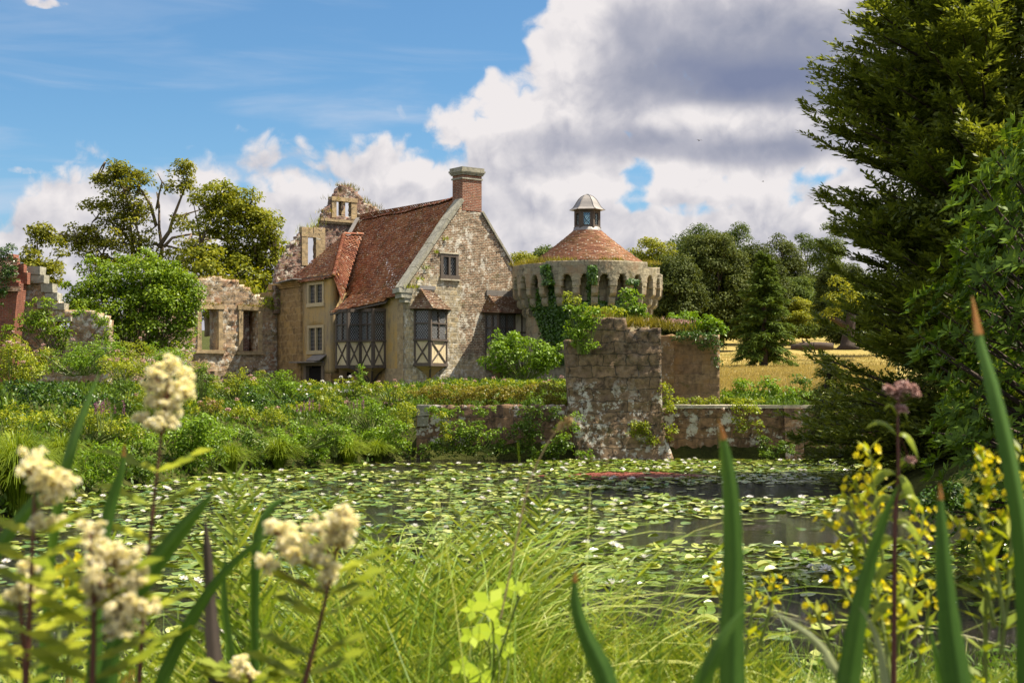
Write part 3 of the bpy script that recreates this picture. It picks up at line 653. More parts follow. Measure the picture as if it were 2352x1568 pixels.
def diamond_lead(mb, p0, dir_, z0, z1, w_, off, pitch=.135, th=.012, aspect=1.35):
    """crossing lead bars clipped to a light; dir_ plan unit vector, off outward vector"""
    def pt(a, z): return (p0[0] + dir_[0] * a + off[0], p0[1] + dir_[1] * a + off[1], z)
    hgt = z1 - z0; dy = pitch * aspect
    for s in (1, -1):
        k = -int(w_ / pitch) - 1
        while k * dy < hgt + w_ / pitch * dy:
            # line z = z0 + k*dy + s*a*aspect (a from 0..w)
            a_, b_ = 0.0, w_
            f = lambda a: z0 + k * dy + (s * a * aspect if s > 0 else (w_ - a) * aspect)
            if s > 0: lo = (z0 - z0 - k * dy) / aspect; hi = (hgt - k * dy) / aspect; a_ = max(0, lo); b_ = min(w_, hi)
            else: a_ = max(0, w_ - (hgt - k * dy) / aspect); b_ = min(w_, w_ + k * dy / aspect)
            if b_ - a_ > .03: mb.beam(pt(a_, f(a_)), pt(b_, f(b_)), th, th)
            k += 1
def square_lead(mb, p0, dir_, z0, z1, w_, off, px=.15, pz=.2, th=.011):
    def pt(a, z): return (p0[0] + dir_[0] * a + off[0], p0[1] + dir_[1] * a + off[1], z)
    for i in range(1, int(w_ / px) + 1):
        a = i * w_ / (int(w_ / px) + 1); mb.beam(pt(a, z0), pt(a, z1), th, th)
    for i in range(1, int((z1 - z0) / pz) + 1):
        z = z0 + i * (z1 - z0) / (int((z1 - z0) / pz) + 1); mb.beam(pt(0, z), pt(w_, z), th, th)

# ------------------------------------------------------------------ the manor house
house = empty('manor_house', (C0[0], C0[1], 2.3), HA, 'gabled brick and stone manor house with steep red tiled roof and one tall chimney', 'house')
ZO = (0, 0, -2.3)
def hpart(name, mb, mat, parent=None, smooth=False):
    o = mb.build(name, mat, parent or house, ZO if parent is None else None, smooth); return o
def hwall(name, res, mat, parent=None):
    V, Q, uv = res; return link(name, np_mesh(name, V, Q, mat, uv=uv), parent or house, ZO if parent is None else None)
def hnp(name, res, mat, parent=None):
    V, Q, r = res; return link(name, np_mesh(name, V, Q, mat, rnd=r), parent or house, ZO if parent is None else None)
gw = (1.83, 2.74, 7.63, 8.66)
def gin(x, z):
    return (z < 6.95 + 1.316 * (x + .36)) & (z < 10.79 - 1.283 * (x - 4.21)) & (z < 11.3) & ~inrects(x, z, [gw])
pl_y = lambda y0: (lambda a, d_, z: np.stack([a, y0 + d_, z], 1))
pl_x = lambda x0: (lambda a, d_, z: np.stack([x0 + d_, a, z], 1))
hwall('gable_wall', mask_wall(gin, (0, 7.15), (1.9, 11.4), .5, .11, .014, .2, pl_y(0), gw[:2], gw[2:], 1), M['gable'])
# long side: plaster with stone quoins by the corner, then the wing
mb = MB(); mb.box(0, .5, .52, 1.0, 1.9, 6.75); mb.box(.02, .3, 1.0, 2.1, 1.9, 3.3); hpart('quoin_strip', mb, M['quoin'])
mb = MB(); mb.box(.03, .4, 1.0, 5.2, 3.3, 7.0); hpart('long_plaster_wall', mb, M['plaster'])
mb = MB(); mb.box(.05, .5, 2.1, 5.2, 1.9, 3.3); hpart('stone_plinth', mb, M['ashlar'])
WX = -.9
yR = L(760, 700, x=WX)[1]; yP = L(695, 700, x=WX)[1]; yS = L(638, 700, x=WX)[1]
wins = []
for (u0, v0, u1, v1) in ((708, 652, 743, 698), (708, 750, 743, 808)):
    a = L(u0, v0, x=WX); b = L(u1, v1, x=WX); wins.append((b[1], a[1], b[2], a[2]))
da = L(702, 838, x=WX); db = L(742, 868, x=WX); door_r = (db[1], da[1], 2.0, da[2] - .1)
zE = L(730, 642, x=WX)[2]
win_in = lambda a, z: (a < 1e9) & ~inrects(a, z, wins + [door_r])
hwall('plaster_wing_wall', mask_wall(lambda a, z: (z < zE + .2) & (z >= 3.1) & ~inrects(a, z, wins + [door_r]), (yR, yP), (3.1, zE + .2), .45, .2, .006, .2, pl_x(WX), [w_ for q in wins + [door_r] for w_ in q[:2]], [w_ for q in wins for w_ in q[2:]], 2), M['plaster'])
for ya_, yb_ in ((yR, door_r[0]), (door_r[1], yP)):
    mb = MB(); mb.box(WX + .01, WX + .46, ya_, yb_, 1.9, 3.1); hpart('wing_plinth', mb, M['ashlar'])
mb = MB(); mb.box(WX + .46, 0.02, yR, yR + .4, 1.9, zE - .7); hpart('wing_return_wall', mb, M['plaster'])
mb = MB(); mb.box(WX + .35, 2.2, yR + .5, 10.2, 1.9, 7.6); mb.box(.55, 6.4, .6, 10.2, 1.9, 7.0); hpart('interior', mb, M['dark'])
# stone wing with cornice and pilaster
zC = L(660, 662, x=WX)[2]
hwall('stone_wing_wall', mask_wall(lambda a, z: z < zC, (yP + .02, yS), (1.9, zC), .5, .3, .006, .15, pl_x(WX - .03), (), (), 3), M['ashlar'])
mb = MB(); mb.box(WX - .10, WX + .3, yP + .03, yP + .32, 1.9, zC - .25); hpart('pilaster', mb, M['ashlar'])
mb = MB()
for k, (o_, h_) in enumerate(((.10, .10), (.19, .08), (.28, .10))): mb.box(WX - .03 - o_, WX + .6, yP + .03, yS + .05 + o_, zC + .001 + [0, .10, .18][k], zC + [.10, .18, .28][k])
mb.box(WX - .30, 6.0, yS + .06, yS + .5, zC - .05, zC + .25)
hpart('cornice', mb, M['ashlar'])
mb = MB(); mb.beam((WX - .45, yP - .25, zC + .36), (WX - .40, yS - .9, zC + .24), .5, .05); hpart('lead_gutter', mb, M['lead'])
mb = MB(); mb.box(WX - .1, 5.9, yS + .35, yS + 2.2, 1.9, zC - .1); hpart('stone_wing_end', mb, M['ashlar'])

# casement windows of the wing: two lights each
def casement(rect, x, name='window', pattern='square', fm='cream_frame', lights=2, sx=1, plane='x'):
    a0, a1, z0, z1 = rect; fr = MB(); gl = MB(); ld = MB(); f = .085
    def B(mb, a, b, c, d_, o0, o1):
        if plane == 'x': mb.box(x + o0, x + o1, a, b, c, d_)
        else: mb.box(a, b, x + o0, x + o1, c, d_)
    B(gl, a0 + f, a1 - f, z0 + f, z1 - f, .09, .11)
    g = hpart(name, gl, M['glass'])
    B(fr, a0 - .06, a0 + f, z0 - .06, z1 + .06, -.035, .16); B(fr, a1 - f, a1 + .06, z0 - .06, z1 + .06, -.034, .159)
    B(fr, a0 + f, a1 - f, z1 - f, z1 + .055, -.033, .158); B(fr, a0 - .10, a1 + .10, z0 - .10, z0 + f, -.07, .157)
    for k in range(1, lights):
        c = a0 + (a1 - a0) * k / lights; B(fr, c - .05, c + .05, z0 + f, z1 - f, -.03, .155)
    fr.build('frame', M[fm], g)
    for k in range(lights):
        b0 = a0 + (a1 - a0) * k / lights + .09; wl = (a1 - a0) / lights - .18
        p0, dr, of = ((x + .08, b0), (0, 1), (0, 0)) if plane == 'x' else ((b0, x + .08), (1, 0), (0, 0))
        (square_lead if pattern == 'square' else diamond_lead)(ld, p0, dr, z0 + f, z1 - f, wl, of)
    ld.build('leading', M['cames'], g); return g
for q in wins: casement(q, WX)
g = casement(gw, 0, pattern='diamond', fm='timber', plane='y')
mb = MB(); mb.box(gw[0] - .14, gw[1] + .12, -.06, .1, gw[3] + .062, gw[3] + .13); hpart('lintel', mb, M['wall_top'])
mb = MB(); mb.box(gw[0] - .12, gw[1] + .14, -.09, .05, gw[2] - .17, gw[2] - .102); hpart('sill', mb, M['wall_top'])
# door with a slate hood
mb = MB(); mb.box(WX + .15, WX + .22, door_r[0] + .1, door_r[1] - .1, 2.0, door_r[3] - .05); dr = hpart('door', mb, M['dark'])
mb = MB(); mb.box(WX - .06, WX + .2, door_r[0] - .12, door_r[0] + .1, 1.95, door_r[3] + .05); mb.box(WX - .06, WX + .2, door_r[1] - .1, door_r[1] + .12, 1.95, door_r[3] + .05)
mb.box(WX - .09, WX + .2, door_r[0] - .2, door_r[1] + .3, door_r[3] + .052, door_r[3] + .2); mb.build('frame', M['timber_light'], dr)
mb = MB(); mb.beam((WX - .42, (door_r[0] + door_r[1]) / 2 - .55, door_r[3] + .30), (WX + .05, (door_r[0] + door_r[1]) / 2 - .55, door_r[3] + .62), 1.3, .05)
mb.box(WX - .55, WX + .1, door_r[0] - .1, door_r[1] + .75, door_r[3] + .205, door_r[3] + .27); mb.build('hood', M['lead'], dr)

# --- oriel windows: a run of faces between plan points
def oriel(faces, zb, zs, zh, lights, plan_back, roof_fn, under=True):
    ti, pa, gl, ld, br = MB(), MB(), MB(), MB(), MB()
    for (p0, p1), nl in zip(faces, lights):
        dx, dy = p1[0] - p0[0], p1[1] - p0[1]; l = math.hypot(dx, dy); d_ = (dx / l, dy / l); n_ = (d_[1], -d_[0])
        pa.obox(p0, p1, .02, l - .02, -.10, -.03, zb + .06, zs - .04)
        gl.obox(p0, p1, .03, l - .03, -.07, -.055, zs, zh)
        for a in (0, l): ti.obox(p0, p1, max(0, a - .07) if a else -.02, min(l, .075) if not a else l + .02, -.12, .012 + (.002 if a else 0), zb - .02, zh + .1)
        ti.obox(p0, p1, -.05, l + .05, -.13, .055, zs - .05, zs + .045)       # sill rail
        ti.obox(p0, p1, -.03, l + .03, -.13, .035, zb - .09, zb + .05)        # bottom rail
        ti.obox(p0, p1, -.03, l + .03, -.13, .03, zh - .02, zh + .13)         # head
        zt = zs + (zh - zs) * .56
        ti.obox(p0, p1, .06, l - .06, -.09, .01, zt - .03, zt + .03)          # transom
        for k in range(1, nl): ti.obox(p0, p1, l * k / nl - .03, l * k / nl + .03, -.09, .008, zs + .04, zh - .02)
        q = lambda a, o, z: (p0[0] + d_[0] * a + n_[0] * o, p0[1] + d_[1] * a + n_[1] * o, z)
        for s in (0, 1): ti.beam(q(.07, -.02 + s * .004, zb + .05 if s else zs - .05), q(l - .07, -.02 + s * .004, zs - .05 if s else zb + .05), .06, .065, up=(n_[0], n_[1], 0))
        for k in range(nl):
            a0 = l * k / nl + .075; wl = l / nl - .15
            for (za, zb_) in ((zs + .05, zt - .03), (zt + .03, zh - .03)): diamond_lead(ld, q(a0, 0, 0), d_, za, zb_, wl, (n_[0] * -.05, n_[1] * -.05), pitch=.125, th=.013)
    o = hpart('bay_window', pa, M['panel'])
    ti.build('timber_frame', M['timber'], o); gl.build('glass', M['glass'], o); ld.build('leading', M['cames'], o)
    # coved underside and curved brackets
    pts = [f[0] for f in faces] + [faces[-1][1]]
    cx = sum(p[0] for p in plan_back) / len(plan_back); cy = sum(p[1] for p in plan_back) / len(plan_back)
    n = len(pts); vs = []
    for t in (0, .35, .7, 1.0):
        for p in pts: f = 1 - .85 * t ** .7; vs.append((cx + (p[0] - cx) * f, cy + (p[1] - cy) * f, zb - .08 - .62 * t))
    br.add(vs, [(r_ * n + k, r_ * n + k + 1, (r_ + 1) * n + k + 1, (r_ + 1) * n + k) for r_ in range(3) for k in range(n - 1)])
    br.add([(p[0], p[1], zb - .08) for p in pts] + [(cx, cy, zb - .08)], [tuple(range(n + 1))])
    br.build('coved_underside', M['plaster'], o)
    bk = MB()
    for p in pts:
        c_ = [(cx + (p[0] - cx) * (1 - .82 * t), cy + (p[1] - cy) * (1 - .82 * t), zb - .06 - .7 * t ** 1.8) for t in (0, .3, .6, .8, 1)]
        bk.tube(c_, .055, 5)
    bk.build('bracket', M['timber'], o)
    roof_fn(o); return o
# stepped oriel on the long side
sy = [2.04, 3.13, 4.25]
facesL = [((-1.4, sy[2]), (-1.4, sy[1])), ((-1.4, sy[1]), (-.7, sy[1])), ((-.7, sy[1]), (-.7, sy[0])), ((-.7, sy[0]), (0, sy[0]))]
oriel(facesL, L(830, 841, x=-.7)[2], L(830, 783, x=-.7)[2], L(830, 716, x=-.7)[2], [2, 1, 2, 1], [(0, 2.1), (0, 4.2), (-.2, 3.2)], lambda o: None)
# prow oriel on the gable
a0 = L(951, 780, y=0)[0]; a1 = L(1027, 780, y=0)[0]; ap = L(989, 780, y=-.72)[0]
facesC = [((a0, 0), (ap, -.72)), ((ap, -.72), (a1, 0))]
zbC, zsC, zhC = L(989, 836, y=-.5)[2], L(989, 780, y=-.5)[2], L(989, 712, y=-.5)[2]
def roofC(o):
    e = .16; L0 = (a0 - .28, .05, zhC + .06); LP = (ap - .02, -.72 - .3, zhC + .02); L1 = (a1 + .3, .05, zhC + .06); T0 = (ap - .05, .02, zhC + 1.0); T1 = (ap + .55, .02, zhC + 1.0)
    r = cat3([tile_patch(L0, LP, T0, T0, .11, .17, 5), tile_patch(LP, L1, T1, T0, .11, .17, 6)])
    hnp('tiled_roof', r, M['tiles_grey'], o)
    m_ = MB(); ridge(m_, [LP, T0], .12, .075, True); m_.build('hip_tiles', M['tiles_grey'], o)
    m_ = MB(); m_.box(ap - .22, ap + .75, -.05, .02, zhC + .98, zhC + 1.16); m_.add([(L0[0], L0[1], L0[2] - .03), (LP[0], LP[1], LP[2] - .03), (L1[0], L1[1], L1[2] - .03)], [(0, 1, 2)]); m_.build('lead_flashing', M['lead'], o)
oriel(facesC, zbC, zsC, zhC, [1, 2], [(a0 + .5, .1), (a1 - .5, .1)], roofC)
# third bay, half behind the bush, with white panels
b0 = L(1114, 740, y=0)[0]; bp_ = L(1146, 740, y=-.75)[0]; bm = L(1183, 740, y=-.75)[0]; b1 = L(1222, 740, y=-.75)[0]
zsR, zhR = L(1150, 790, y=-.75)[2], L(1150, 722, y=-.75)[2]
facesR = [((b0, 0), (bp_, -.75)), ((bp_, -.75), (bm, -.75))]
def roofR(o):
    L0 = (b0 - .25, .05, zhR + .1); LP = (bp_ - .1, -1.05, zhR + .05); L1 = (b1 + .1, -1.05, zhR + .05); T0 = (bp_ - .05, .02, zhR + .95); T1 = (b1 + .1, .02, zhR + .95)
    r = cat3([tile_patch(L0, LP, T0, T0, .11, .17, 7), tile_patch(LP, L1, T1, T0, .11, .17, 8)]); hnp('tiled_roof', r, M['tiles_grey'], o)
    m_ = MB(); ridge(m_, [LP, T0], .12, .075, True); m_.build('hip_tiles', M['tiles_grey'], o)
    m_ = MB(); m_.box(bp_ - .2, b1 + .1, -.06, .02, zhR + .93, zhR + 1.2); m_.add([(L0[0], L0[1], L0[2] - .03), (LP[0], LP[1], LP[2] - .03), (L1[0], L1[1], L1[2] - .03), (b1 + .1, .05, L1[2] - .03)], [(0, 1, 2, 3)]); m_.build('lead_flashing', M['lead'], o)
    m_ = MB(); m_.box(bm + .06, b1, -.72, -.5, zsR - 1.0, zhR + .1); m_.build('white_panel', M['white_panel'], o)
    m_ = MB(); m_.box(bm + .4, bm + .47, -.745, -.715, zsR - 1.0, zhR + .1); m_.box(bm + .05, b1 + .05, -.747, -.713, zsR + .55, zsR + .62); m_.box(b1 - .1, b1 + .05, -.77, -.5, zsR - 1, zhR + .1); m_.build('panel_timber', M['timber'], o)
M['white_panel'] = plaster('white_panel', (.66, .60, .48), (.62, .56, .44), (.70, .63, .50))
oriel(facesR, zsR - 1.1, zsR, zhR, [2, 2], [(b0 + .5, .1), (b1 - .5, .1)], roofR)

# --- roofs
RX, RZ0, RZ1, YE = 3.54, 11.62, 11.20, 10.15
ztop = lambda y: RZ0 + (RZ1 - RZ0) * (y / YE) - .16 * math.sin(math.pi * min(1, y / YE))
A2 = L(832, 540, x=2.6); A1 = L(790, 540, y=A2[1] - .05); Hc = L(765, 637, x=WX - .2); Vb = L(785, 694, x=-.75); El_ = L(655, 652, x=WX - .2)
sagf = lambda V: -.14 * np.sin(np.pi * np.clip(V[:, 1] / YE, 0, 1)) * np.clip((V[:, 2] - 6.8) / 4.5, 0, 1) + .03 * np.sin(V[:, 1] * 1.9) - (V[:, 1] / YE) * .35 * np.clip((V[:, 2] - 7) / 4.6, 0, 1)
e0 = np.array([-.30, .02, 6.98]); e1 = np.array([-.12, 1.75, 6.95])
main = [np.array([RX, .02, 11.62]), e0 + [0, 0, .02], np.array([-.12, 6.4, 6.98]), np.array([RX, 10.15, 11.62])]
main = [np.array([RX, .35, 11.62]), np.array([-.28, .12, 6.6]), np.array([-.28, 6.3, 6.6]), A2 + [.05, .2, .1], np.array([RX, YE, 11.62])]
# put every corner of the main slope on one plane z = 7 + 1.305 x
pz = lambda x: 7.0 + 1.305 * x
main = [np.array([x, y, pz(x)]) for (x, y) in ((RX, .35), (-.30, .12), (-.30, 1.9), (0.0, 1.9), (0.0, 6.0), (A2[0], A2[1] + .1), (A2[0] + .3, YE), (RX, YE))]
hnp('roof', tile_poly(main, seed=11, sag=sagf), M['tiles'])
rb = [np.array([RX, y, pz(RX)]) for y in (.3, YE)] + [np.array([6.6, y, pz(RX) - 1.283 * 3.06]) for y in (YE, .3)]
roof = [q for q in house.children if q.name.startswith('roof')][0]
hnp('rear_roof', tile_poly(rb, seed=12), M['tiles'])
# tiles swept out over the stepped oriel
bl = np.array(L(757, 719, x=-1.62)); br = np.array([-.26, 1.62, 6.48]); tr = np.array([0.10, 1.62, pz(.10) + .03]); tl = np.array([-.02, 5.1, pz(.0) - .05])
hnp('oriel_roof', tile_patch(bl, br, tr, tl, seed=13, curve=.10), M['tiles'])
mb = MB(); mb.add([bl - [0, 0, .10], br - [0, 0, .10], tr - [0, 0, .40], tl - [0, 0, .40]], [(0, 1, 2, 3)]); mb.beam(bl - [-.05, 0, .07], br - [-.05, 0, .07], .1, .07); hpart('oriel_soffit', mb, M['timber'])
hnp('wing_roof', tile_poly([Hc, A1, El_ + [0, 0, 0], El_ + [0, -.3, -.02]], seed=14), M['tiles'])
hnp('wing_roof_side', tile_patch(Hc + [0, 0, .0], Vb, A2, A1, seed=15, curve=.12), M['tiles_red'])
mb = MB(); ridge(mb, [Hc + [0, 0, .03], A1 + [0, 0, .05]], .135, .12, True); ridge(mb, [A1 + [0, 0, .04], A2 + [0, 0, .04]], .3, .11); hpart('hip_tiles', mb, M['tiles_red'])
rp = [(RX, y, pz(RX) + float(sagf(np.array([[RX, y, pz(RX)]]))[0]) + .05) for y in np.linspace(.3, YE, 14)]
mb = MB(); ridge(mb, rp, .3, .12); hpart('ridge_tiles', mb, M['tiles_red'])
mb = MB(); mb.box(WX - .12, WX + .05, yR - .02, yP + .1, zE - .02, zE + .14); hpart('wall_plate', mb, M['timber'])
mb = MB(); mb.box(-.2, .04, .3, 1.8, 6.62, 6.80); hpart('wall_plate', mb, M['timber'])
# coping of the gable
mb = MB(); pL = [(-.42, 7.05), (.35, 8.02), (1.25, 9.18), (2.15, 10.36), (3.02, 11.42)]
for (xa, za), (xb, zb_) in zip(pL[:-1], pL[1:]): mb.beam((xa, .17, za - .05), (xb - .015, .17, zb_ - .07), .62, .17)
mb.box(-.62, .12, -.13, .48, 6.78, 7.0, .02); mb.box(-.50, .10, -.10, .46, 6.55, 6.775, .02); mb.box(-.3, .02, -.07, .4, 6.35, 6.545, .02)
pR = [(4.2, 10.82), (5.2, 9.53), (6.2, 8.25), (7.2, 6.97)]
for (xa, za), (xb, zb_) in zip(pR[:-1], pR[1:]): mb.beam((xa, .2, za + .05), (xb - .01, .2, zb_ + .05), .58, .10)
hpart('coping', mb, M['coping'])
# chimney
mb = MB(); mb.box(3.04, 4.18, -.02, .80, 10.85, 12.55, .0); mb.box(3.06, 4.16, .06, .78, 9.6, 10.85); ch = hpart('chimney', mb, M['brick'])
mb = MB()
for (o_, z0, z1) in ((.05, 12.36, 12.43), (.06, 12.56, 12.63), (.10, 12.631, 12.70), (.14, 12.701, 12.79), (.10, 12.791, 12.92)): mb.box(3.04 - o_, 4.18 + o_, -.02 - o_, .80 + o_, z0, z1, .008)
mb.build('cap', M['coping'], ch)
mb = MB(); mb.beam(HW(0, 0, 0) * 0 + L(822, 500, x=RX - .15), L(797, 545, x=2.3), .22, .03); hpart('valley_flashing', mb, M['lead'])

# ------------------------------------------------------------------ ruined tall gable behind the house
rg = empty('ruined_gable', (*HW(0, 10.6, 0)[:2], 2.3), HA, 'tall roofless ruined gable of mottled brick with empty window openings rising behind the tiled roof', 'ruined wall')
YG = 10.6
gp = [L(u, v, y=YG)[[0, 2]] for (u, v) in ((632, 668), (630, 635), (640, 610), (652, 588), (668, 560), (682, 543), (700, 530), (722, 523), (738, 510), (741, 492), (748, 480), (758, 470), (762, 455), (768, 452), (772, 436), (780, 427), (795, 425), (808, 431), (818, 440), (828, 452), (838, 466), (850, 469), (862, 474), (872, 486), (880, 500))]
gpoly = [(gp[0][0], 6.2)] + [tuple(q) for q in gp] + [(5.6, 11.0), (5.6, 6.2)]
rgw = []
for (u0, v0, u1, v1) in ((706, 546, 725, 606), (772, 463, 784, 496), (793, 464, 806, 497)):
    a = L(u0, v1, y=YG); b = L(u1, v0, y=YG); rgw.append((a[0], b[0], a[2], b[2]))
ginp = inpoly(gpoly)
res = mask_wall(lambda x, z: ginp(x, z) & ~inrects(x, z, rgw), (gp[0][0] - .1, 5.6), (6.2, 13.3), .26, .1, .035, .35, None, [q for w_ in rgw for q in w_[:2]], [q for w_ in rgw for q in w_[2:]], 21)
link('masonry', np_mesh('masonry', res[0], res[1], M['ruin_brick'], uv=res[2]), rg, ZO)
mb = MB(); (x0, x1, z0, z1) = rgw[0]
mb.box(x0 - .35, x0, -.06, .24, z0 - .1, z1); mb.box(x1, x1 + .55, -.06, .24, z0 - .1, z1 + .55); mb.box(x0 - .36, x1 - .005, -.065, .24, z1 + .003, z1 + .52)
wg = mb.build('window_surround', M['quoin'], rg, ZO)
mb = MB(); x0, x1 = rgw[1][0], rgw[2][1]; z0, z1 = rgw[1][2], rgw[1][3]
mb.box(x0 - .28, x0, -.05, .24, z0 - .1, z1); mb.box(x1, x1 + .34, -.05, .24, z0 - .1, z1); mb.box(x0 - .3, x1 + .38, -.08, .32, z1 + .003, z1 + .22); mb.box(rgw[1][1], rgw[2][0], .0, .3, z0, z1)
mb.build('window_surround', M['quoin'], rg, ZO)
c0 = L(735, 506, y=YG); c1 = L(800, 516, y=YG)
mb = MB(); mb.box(c0[0], c1[0] + .6, -.14, .1, c0[2] - .02, c0[2] + .12, .01); mb.box(c0[0] + .05, c1[0] + .6, -.08, .1, c0[2] - .14, c0[2] - .021, .01)
mb.build('string_course', M['quoin'], rg, ZO)

# ------------------------------------------------------------------ ruined facade with two window openings
YF = yS + .02
rf = empty('ruined_facade', (*HW(0, YF, 0)[:2], 2.3), HA, 'roofless pale stone facade left of the plaster wing with two tall empty window openings', 'ruined wall')
fp = [L(u, v, y=YF)[[0, 2]] for (u, v) in ((300, 700), (380, 690), (430, 680), (441, 655), (456, 641), (500, 638), (546, 645), (552, 655), (574, 662), (580, 676), (605, 680), (637, 688))]
fx = np.array([q[0] for q in fp]); fz = np.array([q[1] for q in fp])
fw = []
for (u0, v0, u1, v1) in ((462, 710, 501, 803), (557, 714, 592, 806)):
    a = L(u0, v1, y=YF); b = L(u1, v0, y=YF); fw.append((a[0], b[0], a[2], b[2]))
res = mask_wall(lambda x, z: (z < np.interp(x, fx, fz) + .22 * (fbm(x * 2.2, 0 * x, 5) - .5)) & ~inrects(x, z, fw), (fx[0], WX + .02), (1.6, 8.6), .95, .12, .028, .3, None, [q for w_ in fw for q in w_[:2]], [q for w_ in fw for q in w_[2:]], 22)
link('masonry', np_mesh('masonry', res[0], res[1], M['ruin'], uv=res[2]), rf, ZO)
for i, (x0, x1, z0, z1) in enumerate(fw):
    mb = MB(); mb.box(x0 - .22, x0, -.07, .25, z0, z1, .01); mb.box(x1, x1 + .24, -.07, .25, z0, z1, .01); mb.box(x0 - .3, x1 + .32, -.10, .3, z1 + .002, z1 + .24, .02); mb.box(x0 - .32, x1 + .34, -.12, .3, z0 - .18, z0 - .002, .015)
    mb.build('window_surround', M['quoin'], rf, ZO)
a = L(560, 850, y=YF); b = L(480, 848, y=YF)
for q in (a, b):
    mb = MB(); mb.box(q[0] - .28, q[0] + .28, -.35, .05, q[2] - .1, q[2] + .12, .03); mb.box(q[0] - .2, q[0] + .2, -.25, .05, q[2] - .45, q[2] - .105, .03)
    mb.build('stone_bracket', M['ruin'], rf, ZO)
# wall seen through the right opening
x0, x1, z0, z1 = fw[1]
mb = MB(); mb.box(x0 - .9, x1 + .5, .96, 1.3, z0 - .5, z1 + .3); mb.build('inner_brick_wall', M['ruin_brick'], rf, ZO)

# ------------------------------------------------------------------ ruin at the far left
def plane_wall(p0, ang):
    c, s = math.cos(ang), math.sin(ang)
    return lambda a, d_, z: np.stack([p0[0] + c * a - s * d_, p0[1] + s * a + c * d_, z], 1)
YL = 58.0
pxm = F / YL
def lx(u): return (u - CU) / pxm
def lz(v): return CZ - (v - HV) / pxm
rw = empty('stepped_ruin_wall', (lx(100), YL, 2.2), 0, 'broken grey stone wall stepping down beside the red brick buttress', 'ruined wall')
sp = [(-40, 600), (30, 618), (70, 630), (71, 650), (100, 652), (101, 672), (122, 673), (123, 690), (128, 691), (134, 706), (160, 712), (190, 712), (215, 716), (250, 730)]
sx_ = np.array([lx(q[0]) - lx(100) for q in sp]); sz_ = np.array([lz(q[1]) - 2.2 for q in sp])
res = mask_wall(lambda x, z: (z < np.interp(x, sx_, sz_) + .06 * (fbm(x * 4, z * 0, 8) - .5)) & ~((x > lx(128) - lx(100)) & (x < lx(160) - lx(100)) & (z < lz(738) - 2.2) & (z > lz(800) - 2.2)), (sx_[0], sx_[-1]), (-1, lz(595) - 2.2), .7, .12, .035, .3, None, (), (), 31)
link('masonry', np_mesh('masonry', res[0], res[1], M['ruin'], uv=res[2]), rw)
mb = MB(); q = lambda u: lx(u) - lx(100)
for (u0, u1, v0, v1) in ((66, 96, 630, 612), (96, 123, 672, 652), (70, 104, 651, 631), (105, 134, 690, 673), (88, 120, 708, 692), (122, 150, 712, 697)): mb.box(q(u0), q(u1), -.12 - random.random() * .08, .5, lz(v0) - 2.2, lz(v1) - 2.2, .025)
mb.build('fallen_block', M['coping'], rw)
mb = MB(); mb.box(q(112), q(166), -.2, .3, lz(738) - 2.2, lz(728) - 2.2, .01); mb.build('lintel', M['coping'], rw)
bb = empty('brick_buttress', (lx(45), YL - 1.2, 2.2), 0, 'red brick chimney buttress with tiled weathering slopes at the left edge', 'buttress')
q = lambda u: (u - 45) / F * (YL - 1.2); zz = lambda v: CZ - (v - HV) / F * (YL - 1.2) - 2.2
mb = MB()
mb.hexa([(q(-12), -.1, zz(880)), (q(45), -.1, zz(880)), (q(45), .9, zz(880)), (q(-12), .9, zz(880)), (q(8), -.1, zz(668)), (q(66), -.1, zz(668)), (q(66), .9, zz(668)), (q(8), .9, zz(668))])
mb.box(q(18), q(60), .08, .9, zz(652), zz(640)); mb.box(q(-20), q(48), .62, 1.1, zz(650), zz(588)); mb.box(q(40), q(66), .62, 1.0, zz(650), zz(604), .02); mb.box(q(52), q(74), .60, 1.1, zz(650), zz(622), .02); mb.box(q(26), q(44), .6, 1.1, zz(612), zz(580), .03)
mb.box(q(8.2), q(66), .05, .9, zz(667), zz(648))
mb.build('brickwork', M['red_brick'], bb)
for r in (tile_patch((q(-6), -.2, zz(671)), (q(76), -.2, zz(671)), (q(66), .35, zz(648)), (q(22), .35, zz(648)), .1, .17, 41), tile_patch((q(18), -.05, zz(640)), (q(66), -.05, zz(640)), (q(52), .75, zz(588)), (q(12), .75, zz(588)), .1, .17, 42)):
    link('tiled_weathering', np_mesh('tiled_weathering', *r[:2], M['tiles_grey'], rnd=r[2]), bb)

# ------------------------------------------------------------------ round tower
TX, TY = (1349 - CU) / F * 68.0, 68.0
tw = empty('round_tower', (TX, TY, 2.0), 0, 'round stone tower with arched machicolations and a conical red tiled roof', 'tower')
def cyl(Rm): return lambda a, d_, z: np.stack([(Rm - d_) * np.sin(a / Rm), -(Rm - d_) * np.cos(a / Rm), z - 2.0], 1)
RO, NC = 3.58, 26; sp_ = 2 * math.pi / NC; off = R(-4.4)
zS, zA, zT = 7.02, .56, 8.17
def ptop(th):
    d_ = np.degrees(th); t = zT + .05 * (fbm(d_ * .12, d_ * 0, 3) - .5)
    t = np.where(d_ < -35, t - .05 + .10 * (fbm(d_ * .3, d_ * 0, 4) - .5), t)
    return np.where((d_ > 48) & (d_ < 62), zT - .22, np.where((d_ >= 62) & (d_ < 100), zT - .45 - .15 * ((d_ * .37) % 1 > .5), t))
def pin(a, z):
    th = a / RO; k = (th - off) / sp_; da = (k - np.round(k)) * sp_ * RO
    arch = zS + zA * np.sqrt(np.clip(1 - (np.abs(da) / .25) ** 2.4, 0, 1)) * (np.abs(da) < .25)
    return (z < ptop(th)) & (z > arch)
cells = 2 * math.pi * RO
res = mask_wall(pin, (-cells / 2, cells / 2), (zS - .02, zT + .12), .42, .055, .008, .12, cyl(RO), (), (), 51)
